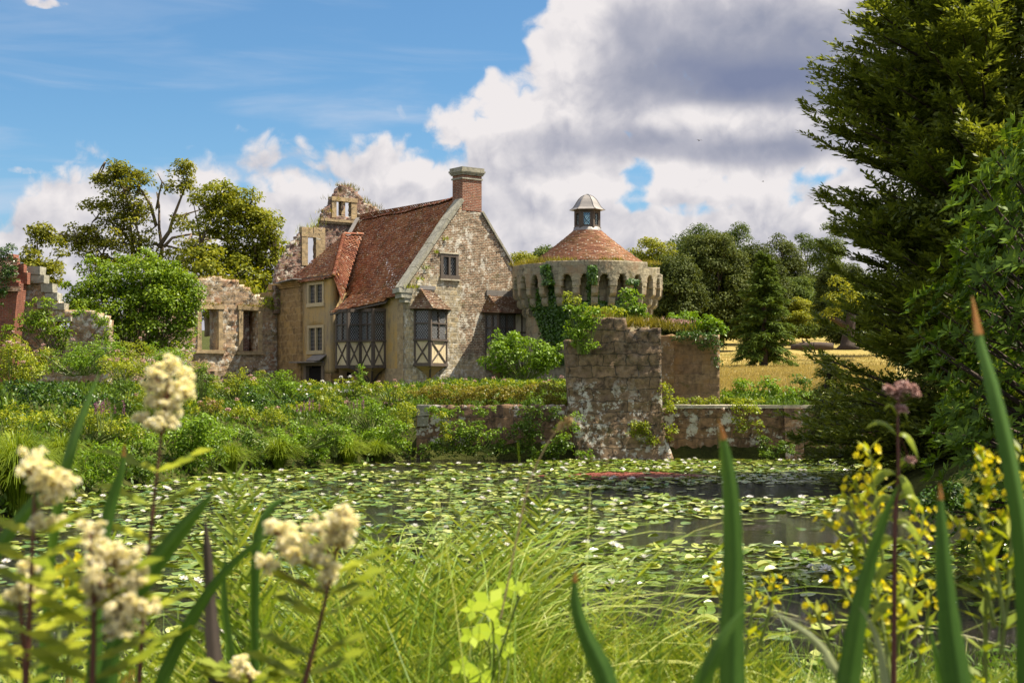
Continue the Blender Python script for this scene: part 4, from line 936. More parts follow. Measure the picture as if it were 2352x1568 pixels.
link('parapet', np_mesh('parapet', res[0], res[1], M['tower'], uv=res[2]), tw)
res = mask_wall(lambda a, z: z < 8.0, (-math.pi * 2.95, math.pi * 2.95), (1.4, 8.0), .5, .35, .012, .2, cyl(2.95), (), (), 52)
link('drum', np_mesh('drum', res[0], res[1], M['tower'], uv=res[2]), tw)
mb = MB(); mb.lathe([(3.2, 7.62), (3.2, 7.66), (2.4, 7.9)], n=40)
mb.v = [(x, y, z - 2.0) for (x, y, z) in mb.v]; mb.build('parapet_walk', M['dark'], tw)
cprof = [(2.90, 5.72), (3.02, 5.74), (3.12, 5.85), (3.14, 6.02), (3.10, 6.12), (3.24, 6.14), (3.36, 6.26), (3.38, 6.45), (3.33, 6.56), (3.46, 6.58), (3.56, 6.70), (3.575, 6.92), (3.575, 7.04), (2.90, 7.04)]
cme = None
for k in range(NC):
    th = off + (k + .5) * sp_
    if math.cos(th) < -.25: continue
    if cme is None:
        m_ = MB(); n = len(cprof); w2 = .155
        m_.add([(-w2, -r_, z - 2) for r_, z in cprof] + [(w2, -r_, z - 2) for r_, z in cprof], [tuple(range(n)), tuple(range(2 * n - 1, n - 1, -1))] + [(i, n + i, n + (i + 1) % n, (i + 1) % n) for i in range(n)])
        cme = m_.mesh('corbel', M['tower'])
    o = link('corbel', cme, tw); o.rotation_euler.z = th
# conical roof
def cone_tiles(prof, c=(0, 0), tw_=.17, seed=0, lift=.02):
    r = np.random.default_rng(seed); V, Fq, rn = [], [], []; cnt = 0
    for i in range(len(prof) - 1):
        (r0, z0), (r1, z1) = prof[i], prof[min(i + 1, len(prof) - 1)]; n = max(10, int(2 * math.pi * r0 / tw_)); a = (np.arange(n + 1) + (i % 2) * .5) * 2 * math.pi / n
        l = r.normal(0, .007, n) + lift; r1o = r1 - (r0 - r1) * .3; z1o = z1 + (z1 - z0) * .3
        sl_ = math.atan2(z1 - z0, r0 - r1); lx_, lz_ = math.sin(sl_), math.cos(sl_)
        f = lambda rr, aa, z: np.stack([c[0] + rr * np.sin(aa), c[1] - rr * np.cos(aa), z + 0 * aa], 1)
        dz = .008 * np.sin(a * 9 + i)
        vs = np.stack([f(r0 + l * lx_, a[:-1], z0 + l * lz_ + dz[:-1]), f(r0 + l * lx_, a[1:], z0 + l * lz_ + dz[1:]), f(r1o, a[1:], z1o), f(r1o, a[:-1], z1o), f(r0 - .01, a[:-1], z0 - .015), f(r0 - .01, a[1:], z0 - .015)], 1)
        base = cnt + np.arange(n)[:, None] * 6; cnt += n * 6; V.append(vs.reshape(-1, 3)); Fq += [base + np.array([0, 1, 2, 3]), base + np.array([4, 5, 1, 0])]; rr = r.random(n); rn += [rr, rr]
    return np.concatenate(V), np.concatenate(Fq), np.concatenate(rn)
zc0, zc1 = 8.28 - 2.0, 9.93 - 2.0; N_ = 30
prof = []
for i in range(N_ + 1):
    t = i / N_; prof.append((2.75 + (.60 - 2.75) * t, zc0 + (zc1 - zc0) * (t - .035 * math.sin(math.pi * t))))
r = cone_tiles(prof, seed=61)
croof = link('conical_roof', np_mesh('conical_roof', r[0], r[1], M['tiles_cone'], rnd=r[2]), tw)
mb = MB(); mb.lathe([(.70, zc1 - .06), (.66, zc1 + .02), (.60, zc1 + .10), (.57, zc1 + .12)], n=24); mb.build('lead_collar', M['lead'], tw)
# hexagonal lantern
ln = empty('lantern', (0, 0, 0)); ln.parent = tw
z0, z1 = zc1 + .08, 10.86 - 2.0; HR = .60; ha = [R(30 + 60 * k - 6) for k in range(6)]
hp = [(HR * math.sin(a), -HR * math.cos(a)) for a in ha]
fr, gl, ld = MB(), MB(), MB()
for k in range(6):
    p, q_ = hp[k], hp[(k + 1) % 6]; l = math.hypot(q_[0] - p[0], q_[1] - p[1]); d_ = ((q_[0] - p[0]) / l, (q_[1] - p[1]) / l); n_ = (d_[1], -d_[0])
    fr.obox(p, q_, -.02, .05, -.07, .02, z0, z1); fr.obox(p, q_, l - .05, l + .018, -.068, .018, z0, z1)
    fr.obox(p, q_, .05, l - .05, -.065, .015, z0, z0 + .12); fr.obox(p, q_, .05, l - .05, -.065, .015, z1 - .16, z1)
    fr.obox(p, q_, -.03, l + .03, -.07, .05, z0 - .04, z0 + .03)
    fr.obox(p, q_, .05, .15, -.06, .01, z0 + .12, z1 - .16); fr.obox(p, q_, l - .15, l - .05, -.06, .01, z0 + .12, z1 - .16)
    gl.obox(p, q_, .15, l - .15, -.03, -.025, z0 + .12, z1 - .16)
    diamond_lead(ld, (p[0] + d_[0] * .15, p[1] + d_[1] * .15), d_, z0 + .12, z1 - .16, l - .30, (n_[0] * -.02, n_[1] * -.02), pitch=.085, th=.013, aspect=1.4)
    a_ = (p[0] + d_[0] * .15 - n_[0] * .01, p[1] + d_[1] * .15 - n_[1] * .01); b_ = (p[0] + d_[0] * (l - .15) - n_[0] * .01, p[1] + d_[1] * (l - .15) - n_[1] * .01)
    if k in (2, 5): ld.beam((*a_, z0 + .14), (*b_, z0 + .5), .025, .025); ld.beam((*b_, z0 + .14), (*a_, z0 + .5), .025, .025)
fr.build('frame', M['timber'], ln); gl.build('glass', M['clear'], ln); ld.build('leading', M['iron'], ln)
dm = MB(); dprof = [(.86, 0), (.78, .035), (.68, .12), (.60, .24), (.52, .38), (.42, .52), (.29, .64), (.15, .71), (.04, .735)]
vs, fs = [], []
for (r_, z) in dprof:
    for a in ha: vs.append((r_ * math.sin(a), -r_ * math.cos(a), z1 + .0 + z))
for i in range(len(dprof) - 1):
    for k in range(6): fs.append((i * 6 + k, i * 6 + (k + 1) % 6, (i + 1) * 6 + (k + 1) % 6, (i + 1) * 6 + k))
fs.append(tuple(range(6))); fs.append(tuple(48 + k for k in range(6))); dm.add(vs, fs); dm.build('dome', M['lead'], ln)
rb_ = MB()
for a in ha: rb_.tube([(r_ * math.sin(a), -r_ * math.cos(a), z1 + z + .01) for (r_, z) in dprof], .018, 5)
rb_.box(-.06, .06, -.06, .06, z1 + .72, z1 + .77); rb_.build('dome_rib', M['lead'], ln)

# ------------------------------------------------------------------ bastion pier and moat walls
YW = 48.5
def wx(u, Y=YW): return (u - CU) / F * Y
def wz(v, Y=YW): return CZ - (v - HV) / F * Y
pr = empty('stone_pier', (wx(1410), YW, 0), 0, 'massive square stone pier blackened and spotted with white lichen, rising straight from the moat', 'bastion')
lv = np.array([-.6, wz(1055), wz(1000), wz(930), wz(800), wz(728)]); le = np.array([wx(1322), wx(1322), wx(1318), wx(1306), wx(1298), wx(1298)]); re_ = np.array([wx(1546), wx(1546), wx(1528), wx(1521), wx(1519), wx(1519)])
ox = wx(1410)
def prin(a, z):
    top = np.where((a + ox > wx(1370)) & (a + ox < wx(1438)), wz(729), wz(757)) + .06 * (fbm(a * 3, a * 0, 2) - .5) - np.where(a + ox < wx(1345), .35, 0)
    return (z < top)
def prpl(a, d_, z):
    l = np.interp(z, lv, le) - ox; r_ = np.interp(z, lv, re_) - ox; t = (a - (wx(1298) - ox)) / (wx(1519) - wx(1298))
    bat = np.interp(z, [0, .9, 2, 4.8], [-.35, -.15, 0, .1])
    return np.stack([l + (r_ - l) * t, bat + d_, z], 1)
res = mask_wall(prin, (wx(1298) - ox, wx(1519) - ox), (-.6, wz(727)), 1.3, .13, .03, .3, prpl, (), (), 71)
link('masonry', np_mesh('masonry', res[0], res[1], M['pier'], uv=res[2]), pr)
# second block of the bastion, set back
Y2 = 52.5
pb = empty('rear_bastion_wall', (wx(1590, Y2), Y2, 1.5), 0, 'warm sandstone wall block with dark ivy hanging from its top, behind the pier', 'ruined wall')
o2 = wx(1590, Y2)
res = mask_wall(lambda a, z: z < wz(768, Y2) - 1.5 + .08 * (fbm(a * 2, a * 0, 6) - .5), (wx(1500, Y2) - o2, wx(1653, Y2) - o2), (-.6, wz(760, Y2) - 1.5), .9, .14, .022, .3, None, (), (), 72)
M['bast'] = masonry('bastion_stone', (.35, .24, .13), (.27, .175, .10), (.22, .16, .10), .66, .36, .010, lichen=.35, moss=.3, soot=.35, vary=.4, warm=(.36, .21, .08), bumpk=.7)
link('masonry', np_mesh('masonry', res[0], res[1], M['bast'], uv=res[2]), pb)
mb = MB(); mb.box(wx(1500, Y2) - o2, wx(1546, Y2) - o2, -.25, .02, -.5, wz(772, Y2) - 1.5, .01); mb.build('buttress', M['bast'], pb)
mw = empty('moat_wall', (wx(1800), YW + .25, 0), 0, 'long dark retaining wall with pale sunlit coping right of the stone pier', 'wall')
o3 = wx(1800)
res = mask_wall(lambda a, z: z < 1.74, (wx(1515) - o3, wx(2330) - o3), (-.6, 1.74), .6, .13, .025, .3, None, (), (), 73)
link('masonry', np_mesh('masonry', res[0], res[1], M['moat'], uv=res[2]), mw)
mb = MB(); x = wx(1540) - o3
while x < wx(2330) - o3:
    l = random.uniform(.7, 1.3); mb.box(x, x + l - .012, -.05, .62, 1.745, 1.745 + random.uniform(.09, .12), .01); x += l
mb.build('coping', M['wall_top'], mw)
mb = MB(); mb.hexa([(wx(1806) - o3, -.28, -.5), (wx(1848) - o3, -.28, -.5), (wx(1848) - o3, .02, -.5), (wx(1806) - o3, .02, -.5), (wx(1803) - o3, -.10, 1.73), (wx(1846) - o3, -.10, 1.73), (wx(1846) - o3, .02, 1.73), (wx(1803) - o3, .02, 1.73)]); mb.build('buttress', M['moat'], mw)
mv = empty('garden_retaining_wall', (wx(1130), YW + .3, 0), 0, 'low dark retaining wall under the clipped hedge, left of the stone pier', 'wall')
o4 = wx(1130)
res = mask_wall(lambda a, z: z < 1.85, (wx(955) - o4, wx(1330) - o4), (-.6, 1.85), .6, .13, .028, .3, None, (), (), 74)
link('masonry', np_mesh('masonry', res[0], res[1], M['moat'], uv=res[2]), mv)
mb = MB(); mb.box(wx(957) - o4, wx(985) - o4, -.14, .4, wz(955), wz(930), .02); mb.box(wx(958) - o4, wx(982) - o4, -.12, .4, wz(978), wz(957), .02); mb.build('end_block', M['coping'], mv)
# ------------------------------------------------------------------ trees
def bez(p, q, bend, n=6):
    p, q = np.asarray(p, float), np.asarray(q, float); m = (p + q) / 2 + np.asarray(bend); t = np.linspace(0, 1, n)[:, None]
    return (1 - t) ** 2 * p + 2 * t * (1 - t) * m + t * t * q
def tree(name, label, base, trunk_h, crown_c, crown_r, nl, lr, nleaf, ln, mat, bark='bark', tr=.4, seed=0, group=None, low=-.75, cat='tree', up=.35, limbs=14, flat=1.0):
    """crown built of leaf clumps at limb tips inside an ellipsoid; coordinates relative to base"""
    r = np.random.default_rng(seed); t = empty(name, base, 0, label, cat, group); cc = np.asarray(crown_c, float); cr = np.asarray(crown_r, float)
    L_ = []
    while len(L_) < nl:
        d_ = rdir(1, r)[0]
        if d_[2] < low: continue
        rad = r.uniform(.45, 1.0) ** .5; L_.append(cc + d_ * cr * rad * r.uniform(.86, 1.08))
    mb = MB(); top = np.array([0, 0, trunk_h]); ax = bez((0, 0, -.3), top, (r.normal(0, .2), r.normal(0, .2), 0), 7)
    mb.tube(ax, [tr * (1.35 if i == 0 else 1 - .55 * i / 6) for i in range(7)], 9)
    for k in range(min(limbs, nl)):
        s = ax[r.integers(2, 7)]; e = L_[k]; mb.tube(bez(s, e, r.normal(0, .08 * np.linalg.norm(e - s), 3), 6), [tr * .42 * (1 - .8 * i / 5) for i in range(6)], 6)
    mb.build('trunk', M[bark], t, smooth=True)
    parts = []
    for c in L_:
        rr = lr * r.uniform(.65, 1.3); n = max(20, int(nleaf * (rr / lr) ** 2)); parts.append(clump_leaves(c, (rr, rr, rr * .72 * flat), n, ln, ln * .62, up, .35, .2, r))
    V, Q = join(parts); leaf_obj('crown', V, Q, M[mat], t, r.random(len(Q)))
    return t
# the old oaks behind the ruins: limbs traced, foliage in tufts along the outer twigs
def limb_tree(name, label, Y, base_uv, limbs, tufts, leafm, ln, seed, dY=0.0, n_per=46, rad=.55, extra=0, cat='tree'):
    r = np.random.default_rng(seed); b = P(*base_uv, Y); t = empty(name, b, 0, label, cat); px = F / Y
    mb = MB(); segs = []
    for pts, w0, w1 in limbs:
        off = r.normal(0, dY); pp = [P(u, v, Y) - b for (u, v) in pts]; m = len(pp)
        pp = [p + np.array([0, off * (i / max(1, m - 1)) * 1.5, 0]) + r.normal(0, .06, 3) for i, p in enumerate(pp)]
        w = [(w0 * .72 + (w1 * .3 - w0 * .72) * (i / (m - 1)) ** .8) / px / 2 for i in range(m)]; mb.tube(pp, w, 7); segs += [(p, w_) for p, w_ in zip(pp, w)]
    parts = []
    for (u, v, ru, rv, n) in tufts:
        for _ in range(n):
            a = rdir(1, r)[0]; q = r.random() ** .4; c = P(u + a[0] * ru * q, v + a[2] * rv * q, Y) - b; c[1] += a[1] * (ru / px) * .7 * q + r.normal(0, .4)
            near = min(segs, key=lambda s: np.linalg.norm(s[0] - c))
            if np.linalg.norm(near[0] - c) < 6 and r.random() < .45: mb.tube(bez(near[0], c, r.normal(0, .2, 3), 4), [.07, .05, .035, .02], 4)
            rr = rad * r.uniform(.6, 1.35); parts.append(clump_leaves(c, (rr, rr, rr * .62), int(n_per * (rr / rad) ** 1.6), ln, ln * .6, .4, .25, .15, r))
    mb.build('trunk', M['bark'], t, smooth=True)
    V, Q = join(parts); leaf_obj('crown', V, Q, M[leafm], t, r.random(len(Q))); return t
limb_tree('oak_tree', 'gnarled old oak with bare grey limbs and tufted foliage rising above the climber', 92, (362, 800),
    [([(362, 800), (358, 690), (362, 620), (368, 570), (362, 520), (358, 470), (352, 440)], 24, 9), ([(365, 570), (385, 530), (395, 500), (410, 460), (425, 430), (420, 395), (418, 378)], 16, 4), ([(358, 520), (345, 470), (320, 430), (300, 410), (285, 395)], 12, 4),
     ([(360, 480), (372, 450), (375, 420), (368, 405)], 9, 6), ([(300, 640), (305, 560), (295, 480), (280, 420), (262, 390), (250, 375)], 10, 4), ([(305, 560), (275, 530), (245, 505), (220, 500), (205, 480)], 8, 3), ([(370, 570), (400, 545), (440, 540), (480, 545), (520, 550)], 12, 6),
     ([(350, 560), (385, 568), (420, 572), (450, 560), (480, 545)], 9, 6), ([(395, 500), (430, 490), (470, 480), (500, 470)], 8, 4), ([(360, 620), (330, 570), (310, 500), (300, 440)], 10, 4), ([(240, 640), (235, 590), (215, 555), (180, 545), (140, 545)], 9, 3)],
    [(275, 395, 38, 24, 26), (240, 415, 30, 22, 12), (310, 420, 40, 30, 18), (285, 455, 55, 30, 26), (225, 478, 28, 22, 13), (290, 500, 55, 32, 28), (325, 470, 28, 30, 10), (420, 395, 22, 20, 12), (428, 425, 22, 16, 9), (395, 430, 14, 20, 5), (250, 540, 70, 35, 30), (330, 560, 45, 40, 22), (180, 545, 48, 30, 24), (140, 550, 25, 18, 8), (220, 590, 60, 40, 26), (420, 510, 25, 25, 9), (300, 610, 80, 35, 30), (400, 600, 50, 30, 16), (445, 565, 35, 22, 9)],
    'oak', .22, 3, .3)
limb_tree('oak_tree', 'broad leafy oak with long crooked limbs behind the pale ruined facade', 84, (540, 820),
    [([(560, 820), (555, 740), (530, 690), (500, 640), (480, 600), (470, 560)], 18, 9), ([(540, 760), (545, 700), (560, 650), (600, 620), (640, 600)], 10, 4), ([(500, 640), (530, 600), (520, 550), (540, 500), (560, 470)], 10, 4), ([(420, 600), (460, 590), (500, 575), (540, 590), (590, 600)], 10, 4)],
    [(500, 455, 60, 30, 34), (560, 470, 50, 32, 28), (600, 510, 40, 32, 26), (545, 520, 70, 40, 40), (480, 510, 45, 40, 26), (610, 560, 45, 32, 26), (545, 580, 70, 30, 30), (620, 610, 40, 30, 22), (500, 610, 70, 40, 40), (580, 640, 60, 30, 34), (450, 600, 40, 40, 20), (640, 570, 18, 20, 5), (530, 670, 90, 30, 34), (600, 680, 40, 22, 16)],
    'oak_light', .23, 4, .4, 48)
tree('small_tree', 'small round tree with a dead twiggy top between the far left ruin and the oak', P(100, 720, 86), 3.0, (0, 0, 3.1), (1.3, 1.3, 2.1), 46, .55, 90, .22, 'oak', seed=5, tr=.2, low=-.95)
mbx = MB(); o_ = bpy.data.objects[-1] if False else None
tree('field_tree', 'low leafy tree filling the gap behind the pale ruined facade', P(480, 760, 82), 2.5, (0, 0, 2.6), (3.0, 2.0, 2.2), 46, .7, 100, .24, 'oak_light', seed=6, tr=.2, low=-.95)
# wood beyond the meadow: each tree its own
def far(u, v_top, v_base, Y, ru, mat, label, seed, lr=1.5, nl=90, nleaf=150, ln=.36, low=-.99, name='woodland_tree', flat=1.0, squash=1.0, limbs=10):
    s = Y / F; H = (v_base - v_top) * s; R_ = ru * s; b = P(u, v_base, Y)
    return tree(name, label, b, H * .5, (0, 0, H * .49), (R_, R_ * .8, H * .52), int(nl * 1.5), lr * .85, int(nleaf * 1.7), ln * .75, mat, 'bark_dark', .45, seed, 'trees of the wood beyond the meadow', low, limbs=limbs, flat=flat)
far(1500, 545, 770, 150, 62, 'oak_light', 'bright yellow-green tree just right of the conical tower roof', 70, 1.2, 70, 150, .34)
far(1600, 505, 790, 185, 75, 'wood_green', 'tallest fresh green tree crown topping the wood', 71, 1.7, 90)
far(1690, 520, 790, 190, 50, 'wood_green', 'green tree crown right of the tallest wood tree', 72, 1.5, 60)
far(1545, 590, 800, 140, 60, 'wood_dark', 'dark shadowy beech at the left end of the wood, beside the tower', 73, 1.3, 90, 170, .34)
far(1630, 540, 800, 145, 88, 'wood_dark', 'huge dark domed beech filling the middle of the wood', 74, 1.4, 150, 170, .36)
far(1740, 565, 790, 160, 60, 'wood_dark', 'brownish dark beech behind the spruce', 75, 1.4, 90, 150, .36)
far(1800, 548, 770, 185, 45, 'wood_dark', 'brown-green beech right of the spruce top', 76, 1.5, 70, 150, .4)
far(1850, 545, 765, 205, 42, 'wood_green', 'airy pale tree with sky showing through near the yew', 77, 1.2, 36, 110, .36)
far(1815, 630, 770, 165, 50, 'wood_green', 'olive bushy tree at the wood edge behind the spruce', 78, 1.2, 70, 150, .36)
far(1905, 530, 765, 190, 38, 'wood_green', 'slender tall tree between the airy tree and the yew', 79, 1.3, 50, 130, .38)
far(1930, 600, 780, 150, 50, 'wood_dark', 'weeping dark tree drooping to the meadow edge', 80, 1.1, 80, 160, .34, low=-1)
far(1850, 690, 770, 160, 60, 'oak_light', 'low pale bush along the far meadow edge', 81, .9, 50, 140, .32, name='hedgerow_bush')
far(1985, 640, 790, 135, 45, 'wood_green', 'mid green tree half hidden by the yew', 82, 1.1, 50, 140, .34)
far(1260, 575, 640, 210, 55, 'wood_green', 'distant tree crown showing between the gable and the conical roof', 83, 1.6, 40, 110, .45)
far(1210, 592, 650, 200, 40, 'oak_light', 'distant pale tree behind the right slope of the gable', 84, 1.4, 30, 110, .42)
def distant_wood():
    r = np.random.default_rng(89); parts = []
    for k in range(420):
        u = r.uniform(1180, 2400); Y = r.uniform(205, 235); v = r.uniform(640, 800) if u > 1420 else r.uniform(640, 760); c = P(u, v, Y); rr = r.uniform(1.2, 2.6); parts.append(clump_leaves(c, (rr, rr, rr * .8), 150, .5, .34, .3, .4, .2, r))
    for k in range(70):
        u = r.uniform(1640, 2050); Y = r.uniform(150, 175); c = P(u, r.uniform(752, 772), Y); rr = r.uniform(.5, 1.1); parts.append(clump_leaves(c, (rr * 1.3, rr, rr * .7), 130, .28, .18, .3, .4, .2, r))
    V, Q = join(parts); o = leaf_obj('distant_wood', V, Q, M['wood_green'], None, r.random(len(Q))); tag(o, 'far wood closing the meadow behind the single trees', 'wood', kind='stuff')
distant_wood()
# stump-like old oak and the fallen log
ob = P(1948, 798, 128)
t = empty('old_oak', ob, 0, 'old oak with a flared hollow trunk at the far side of the meadow', 'tree')
mb = MB(); mb.tube([(0, 0, -.2), (0, 0, .3), (0, 0, .9), (.2, 0, 2.0), (.3, 0, 3.5)], [1.2, .72, .55, .45, .35], 10); mb.tube([(0, 0, 1.8), (-1.2, .2, 2.6), (-2.2, .2, 2.7)], [.35, .25, .1], 6); mb.build('trunk', M['bark_dark'], t, smooth=True)
V, Q = join([clump_leaves((x, y, z), (.9, .9, .6), 160, .26, .17) for (x, y, z) in ((-2.1, 0, 2.6), (-1.3, .4, 3.1), (-.6, -.5, 3.8), (.5, 0, 4.4), (1.4, .3, 3.6), (-1.6, -.3, 4.4), (0, 0, 5.2), (-.9, .2, 5.9))]); leaf_obj('crown', V, Q, M['oak_light'], t)
lb = P(1868, 806, 122); t = empty('fallen_log', lb, R(4), 'dark fallen tree trunk lying in the dry meadow', 'log')
mb = MB(); mb.tube([(-1.9, 0, .3), (-.8, .1, .42), (.6, 0, .42), (1.7, -.1, .38)], [.22, .36, .36, .30], 10); mb.build('bole', M['bark_dark'], t, smooth=True)
mb = MB(); mb.tube([(-.7, 0, .6), (-1.0, -.1, .95)], [.12, .06], 6); mb.build('broken_branch', M['bark_dark'], t)
# spruce in the meadow
def conifer(name, label, base, H, Rb, seed, mat='conifer', z0=.12, sz=1.0):
    r = np.random.default_rng(seed); t = empty(name, base, 0, label, 'tree'); mb = MB()
    mb.tube([(0, 0, -.2), (0, 0, H * .3), (0, 0, H * .7), (0, 0, H * .98)], [.36, .25, .14, .03], 8)
    parts = []; z = H * z0
    while z < H * .985:
        f = (z / H - z0) / (1 - z0); rad = Rb * (1 - f) ** .72 * (1 if f > .06 else .98) + .12; n = int(7 + 3 * (1 - f))
        for k in range(n):
            a = r.uniform(0, 2 * math.pi); l = rad * r.uniform(.62, 1.15); zz_ = z + r.normal(0, .12)
            s_ = np.array([0, 0, zz_]); droop = -.30 + .75 * f; e = np.array([math.cos(a) * l, math.sin(a) * l, zz_ + l * droop]); c = bez(s_, e, (0, 0, .10 * l), 9)
            if l > .8: mb.tube(c[::2], [.05, .04, .03, .02, .01], 4, cap=False)
            m = int((70 * l / 3 + 20) * (1 if sz == 1 else 1.3)); tt = r.uniform(.12, 1.02, m); pos = np.stack([np.interp(tt, np.linspace(0, 1, 9), c[:, q]) for q in range(3)], 1)
            bd = unit(e - s_); sd = np.array([-math.sin(a), math.cos(a), 0]); sgn = np.where(r.random(m) < .5, 1, -1)[:, None]
            ax = unit(bd * r.uniform(.4, 1.0, m)[:, None] + sd * sgn * r.uniform(.3, 1.1, m)[:, None] + np.array([0, 0, -1]) * r.uniform(.05, .75, m)[:, None])
            for w_ in range(2):
                parts.append(leaves(pos + r.normal(0, .05, (m, 3)), unit(ax + r.normal(0, .22, (m, 3))), unit(np.array([0, 0, 1.]) + r.normal(0, .55, (m, 3))), sz * r.uniform(.30, .65, m) * (.65 + .35 * l / Rb), .085 * sz))
        z += .21 + .10 * (1 - f)
    mb.build('trunk', M['bark_dark'], t); V, Q = join(parts); leaf_obj('crown', V, Q, M[mat], t, r.random(len(Q))); return t
cb = P(1754, 840, 112); conifer('spruce_tree', 'dark green spruce standing alone in the dry golden meadow', cb, (840 - 585) * 112 / F, 76 * 112 / F, 91)
# yew at the right bank
def yew():
    r = np.random.default_rng(95); b = np.array([12.6, 37.5, .9]); t = empty('yew_tree', b, 0, 'huge dark yew with feathery branches overhanging the right side of the moat', 'tree'); mb = MB()
    mb.tube([(0, 0, -1), (.1, 0, 3), (-.1, .1, 7), (.1, 0, 11), (0, 0, 14.5)], [.75, .6, .42, .25, .08], 10)
    hz = np.array([-2, .5, 1.6, 3.0, 4.4, 5.8, 7.0, 8.2, 9.4, 10.4, 11.6, 13, 14.5]); reach = np.array([4.9, 5.3, 5.0, 4.1, 3.9, 4.3, 4.7, 4.75, 4.4, 4.6, 3.7, 3.0, 1.2]) * 1.0
    parts = []
    for k in range(380):
        h = r.uniform(-.6, 13.8); a = r.uniform(R(95), R(300)) if r.random() < .88 else r.uniform(0, 2 * math.pi)
        l = np.interp(h, hz, reach) * r.uniform(.72, 1.04) * (1.0 if math.cos(a) < -.3 else .8); s_ = np.array([0, 0, max(.2, h - l * .25)]); low_ = h < 2
        e = np.array([math.cos(a) * l, math.sin(a) * l, h + l * (r.uniform(.02, .25) if not low_ else r.uniform(-.12, .1))]); c = bez(s_, e, (0, 0, l * r.uniform(-.10, .12)), 12)
        mb.tube(c[::2], [.11, .085, .065, .045, .03, .015], 5, cap=False)
        bd = unit(e - s_); sd = unit(np.cross(bd, [0, 0, 1.])); nt = int(l * 12)
        for q in range(nt):
            tt = r.uniform(.16, 1.0); p0 = np.array([np.interp(tt, np.linspace(0, 1, 12), c[:, i]) for i in range(3)]); sg = 1 if q % 2 else -1; tl_ = r.uniform(.4, 1.1) * (1.25 - .75 * tt)
            d_ = unit(bd * r.uniform(.5, 1.1) + sd * sg * r.uniform(.3, .9) + np.array([0, 0, r.uniform(-.25, .45)])); m = int(tl_ / .05) + 3
            pos = p0 + d_ * (np.linspace(.05, 1, m) * tl_)[:, None]; s2 = np.cross(d_, [0, 0, 1.]); sg2 = np.where(np.arange(m) % 2, 1, -1)[:, None]
            ax = unit(d_ * .9 + s2 * sg2 * .8 + r.normal(0, .25, (m, 3)) + np.array([0, 0, .15])); nr = unit(np.array([0, 0, 1.]) + r.normal(0, .5, (m, 3)))
            parts.append(leaves(pos, ax, nr, r.uniform(.13, .26, m), r.uniform(.05, .085, m), .1))
    for z in np.arange(-.2, 14, .55):
        rr = float(np.interp(z, hz, reach)) * r.uniform(.5, .72)
        parts.append(clump_leaves((r.normal(0, .5), r.normal(0, .5), z), (rr, rr, .7), 3200, .2, .075, .3, .35, .2, r))
    mb.build('trunk', M['bark_dark'], t, smooth=True); V, Q = join(parts); leaf_obj('crown', V, Q, M['yew'], t, r.random(len(Q))); return t
yew()
# young yew leader sticking up behind the wall
conifer('young_conifer', 'small dark feathery conifer tip rising over the moat wall beside the yew', P(1905, 945, 44.5) + [0, 0, -.6], 2.3, .75, 96, 'yew', .05, .4)
# rhododendron, right foreground edge
def rhodo():
    r = np.random.default_rng(97); b = np.array([8.15, 18.2, .9]); t = empty('rhododendron_bush', b, 0, 'tall rhododendron with glossy leaf rosettes at the right edge', 'shrub'); mb = MB(); parts = []
    hz = np.array([-.2, .4, 1.2, 2.4, 3.6, 4.4, 5.1, 5.7]); rr_ = np.array([2.2, 2.55, 2.7, 2.65, 2.45, 2.1, 1.6, .5])
    for k in range(1900):
        h = r.uniform(-.6, 5.6); a = r.uniform(R(110), R(330)); q = r.uniform(.55, 1.0) ** .5; rad = np.interp(h, hz, rr_) * q * (1 + .13 * math.sin(a * 5 + h * 2.6) + .08 * math.sin(a * 9 - h * 4)); c = np.array([math.cos(a) * rad, math.sin(a) * rad, h])
        od = unit(np.array([math.cos(a), math.sin(a), .95]) + r.normal(0, .25, 3)); n = r.integers(6, 10); an = np.arange(n) * 2 * math.pi / n + r.random()
        u_ = unit(np.cross(od, [.2, .1, 1.])); v_ = np.cross(od, u_); rd = np.cos(an)[:, None] * u_ + np.sin(an)[:, None] * v_; sp_ = r.uniform(.3, 1.0)
        ax = unit(rd + od * sp_ - np.array([0, 0, .12])); parts.append(leaves(c + rd * .012, ax, unit(od + rd * -.3), r.uniform(.13, .20, n), .058, .22, .5))
        if k % 9 == 0: mb.tube(bez((r.normal(0, .3), r.normal(0, .3), h * .3), c, r.normal(0, .2, 3), 5), [.05, .04, .03, .02, .012], 4, cap=False)
    mb.build('stem', M['bark_dark'], t); V, Q = join(parts); leaf_obj('foliage', V, Q, M['rhodo'], t, r.random(len(Q)))
    # inner shade: plain leaves deeper in
    pr_ = [clump_leaves((0, 0, z), (1.7, 1.7, .9), 900, .15, .07, .2, .3, .3, r) for z in (-.4, .5, 1.4, 2.3, 3.2, 4.2)]; V, Q = join(pr_); leaf_obj('inner_foliage', V, Q, M['rhodo'], t, r.random(len(Q)))
rhodo()

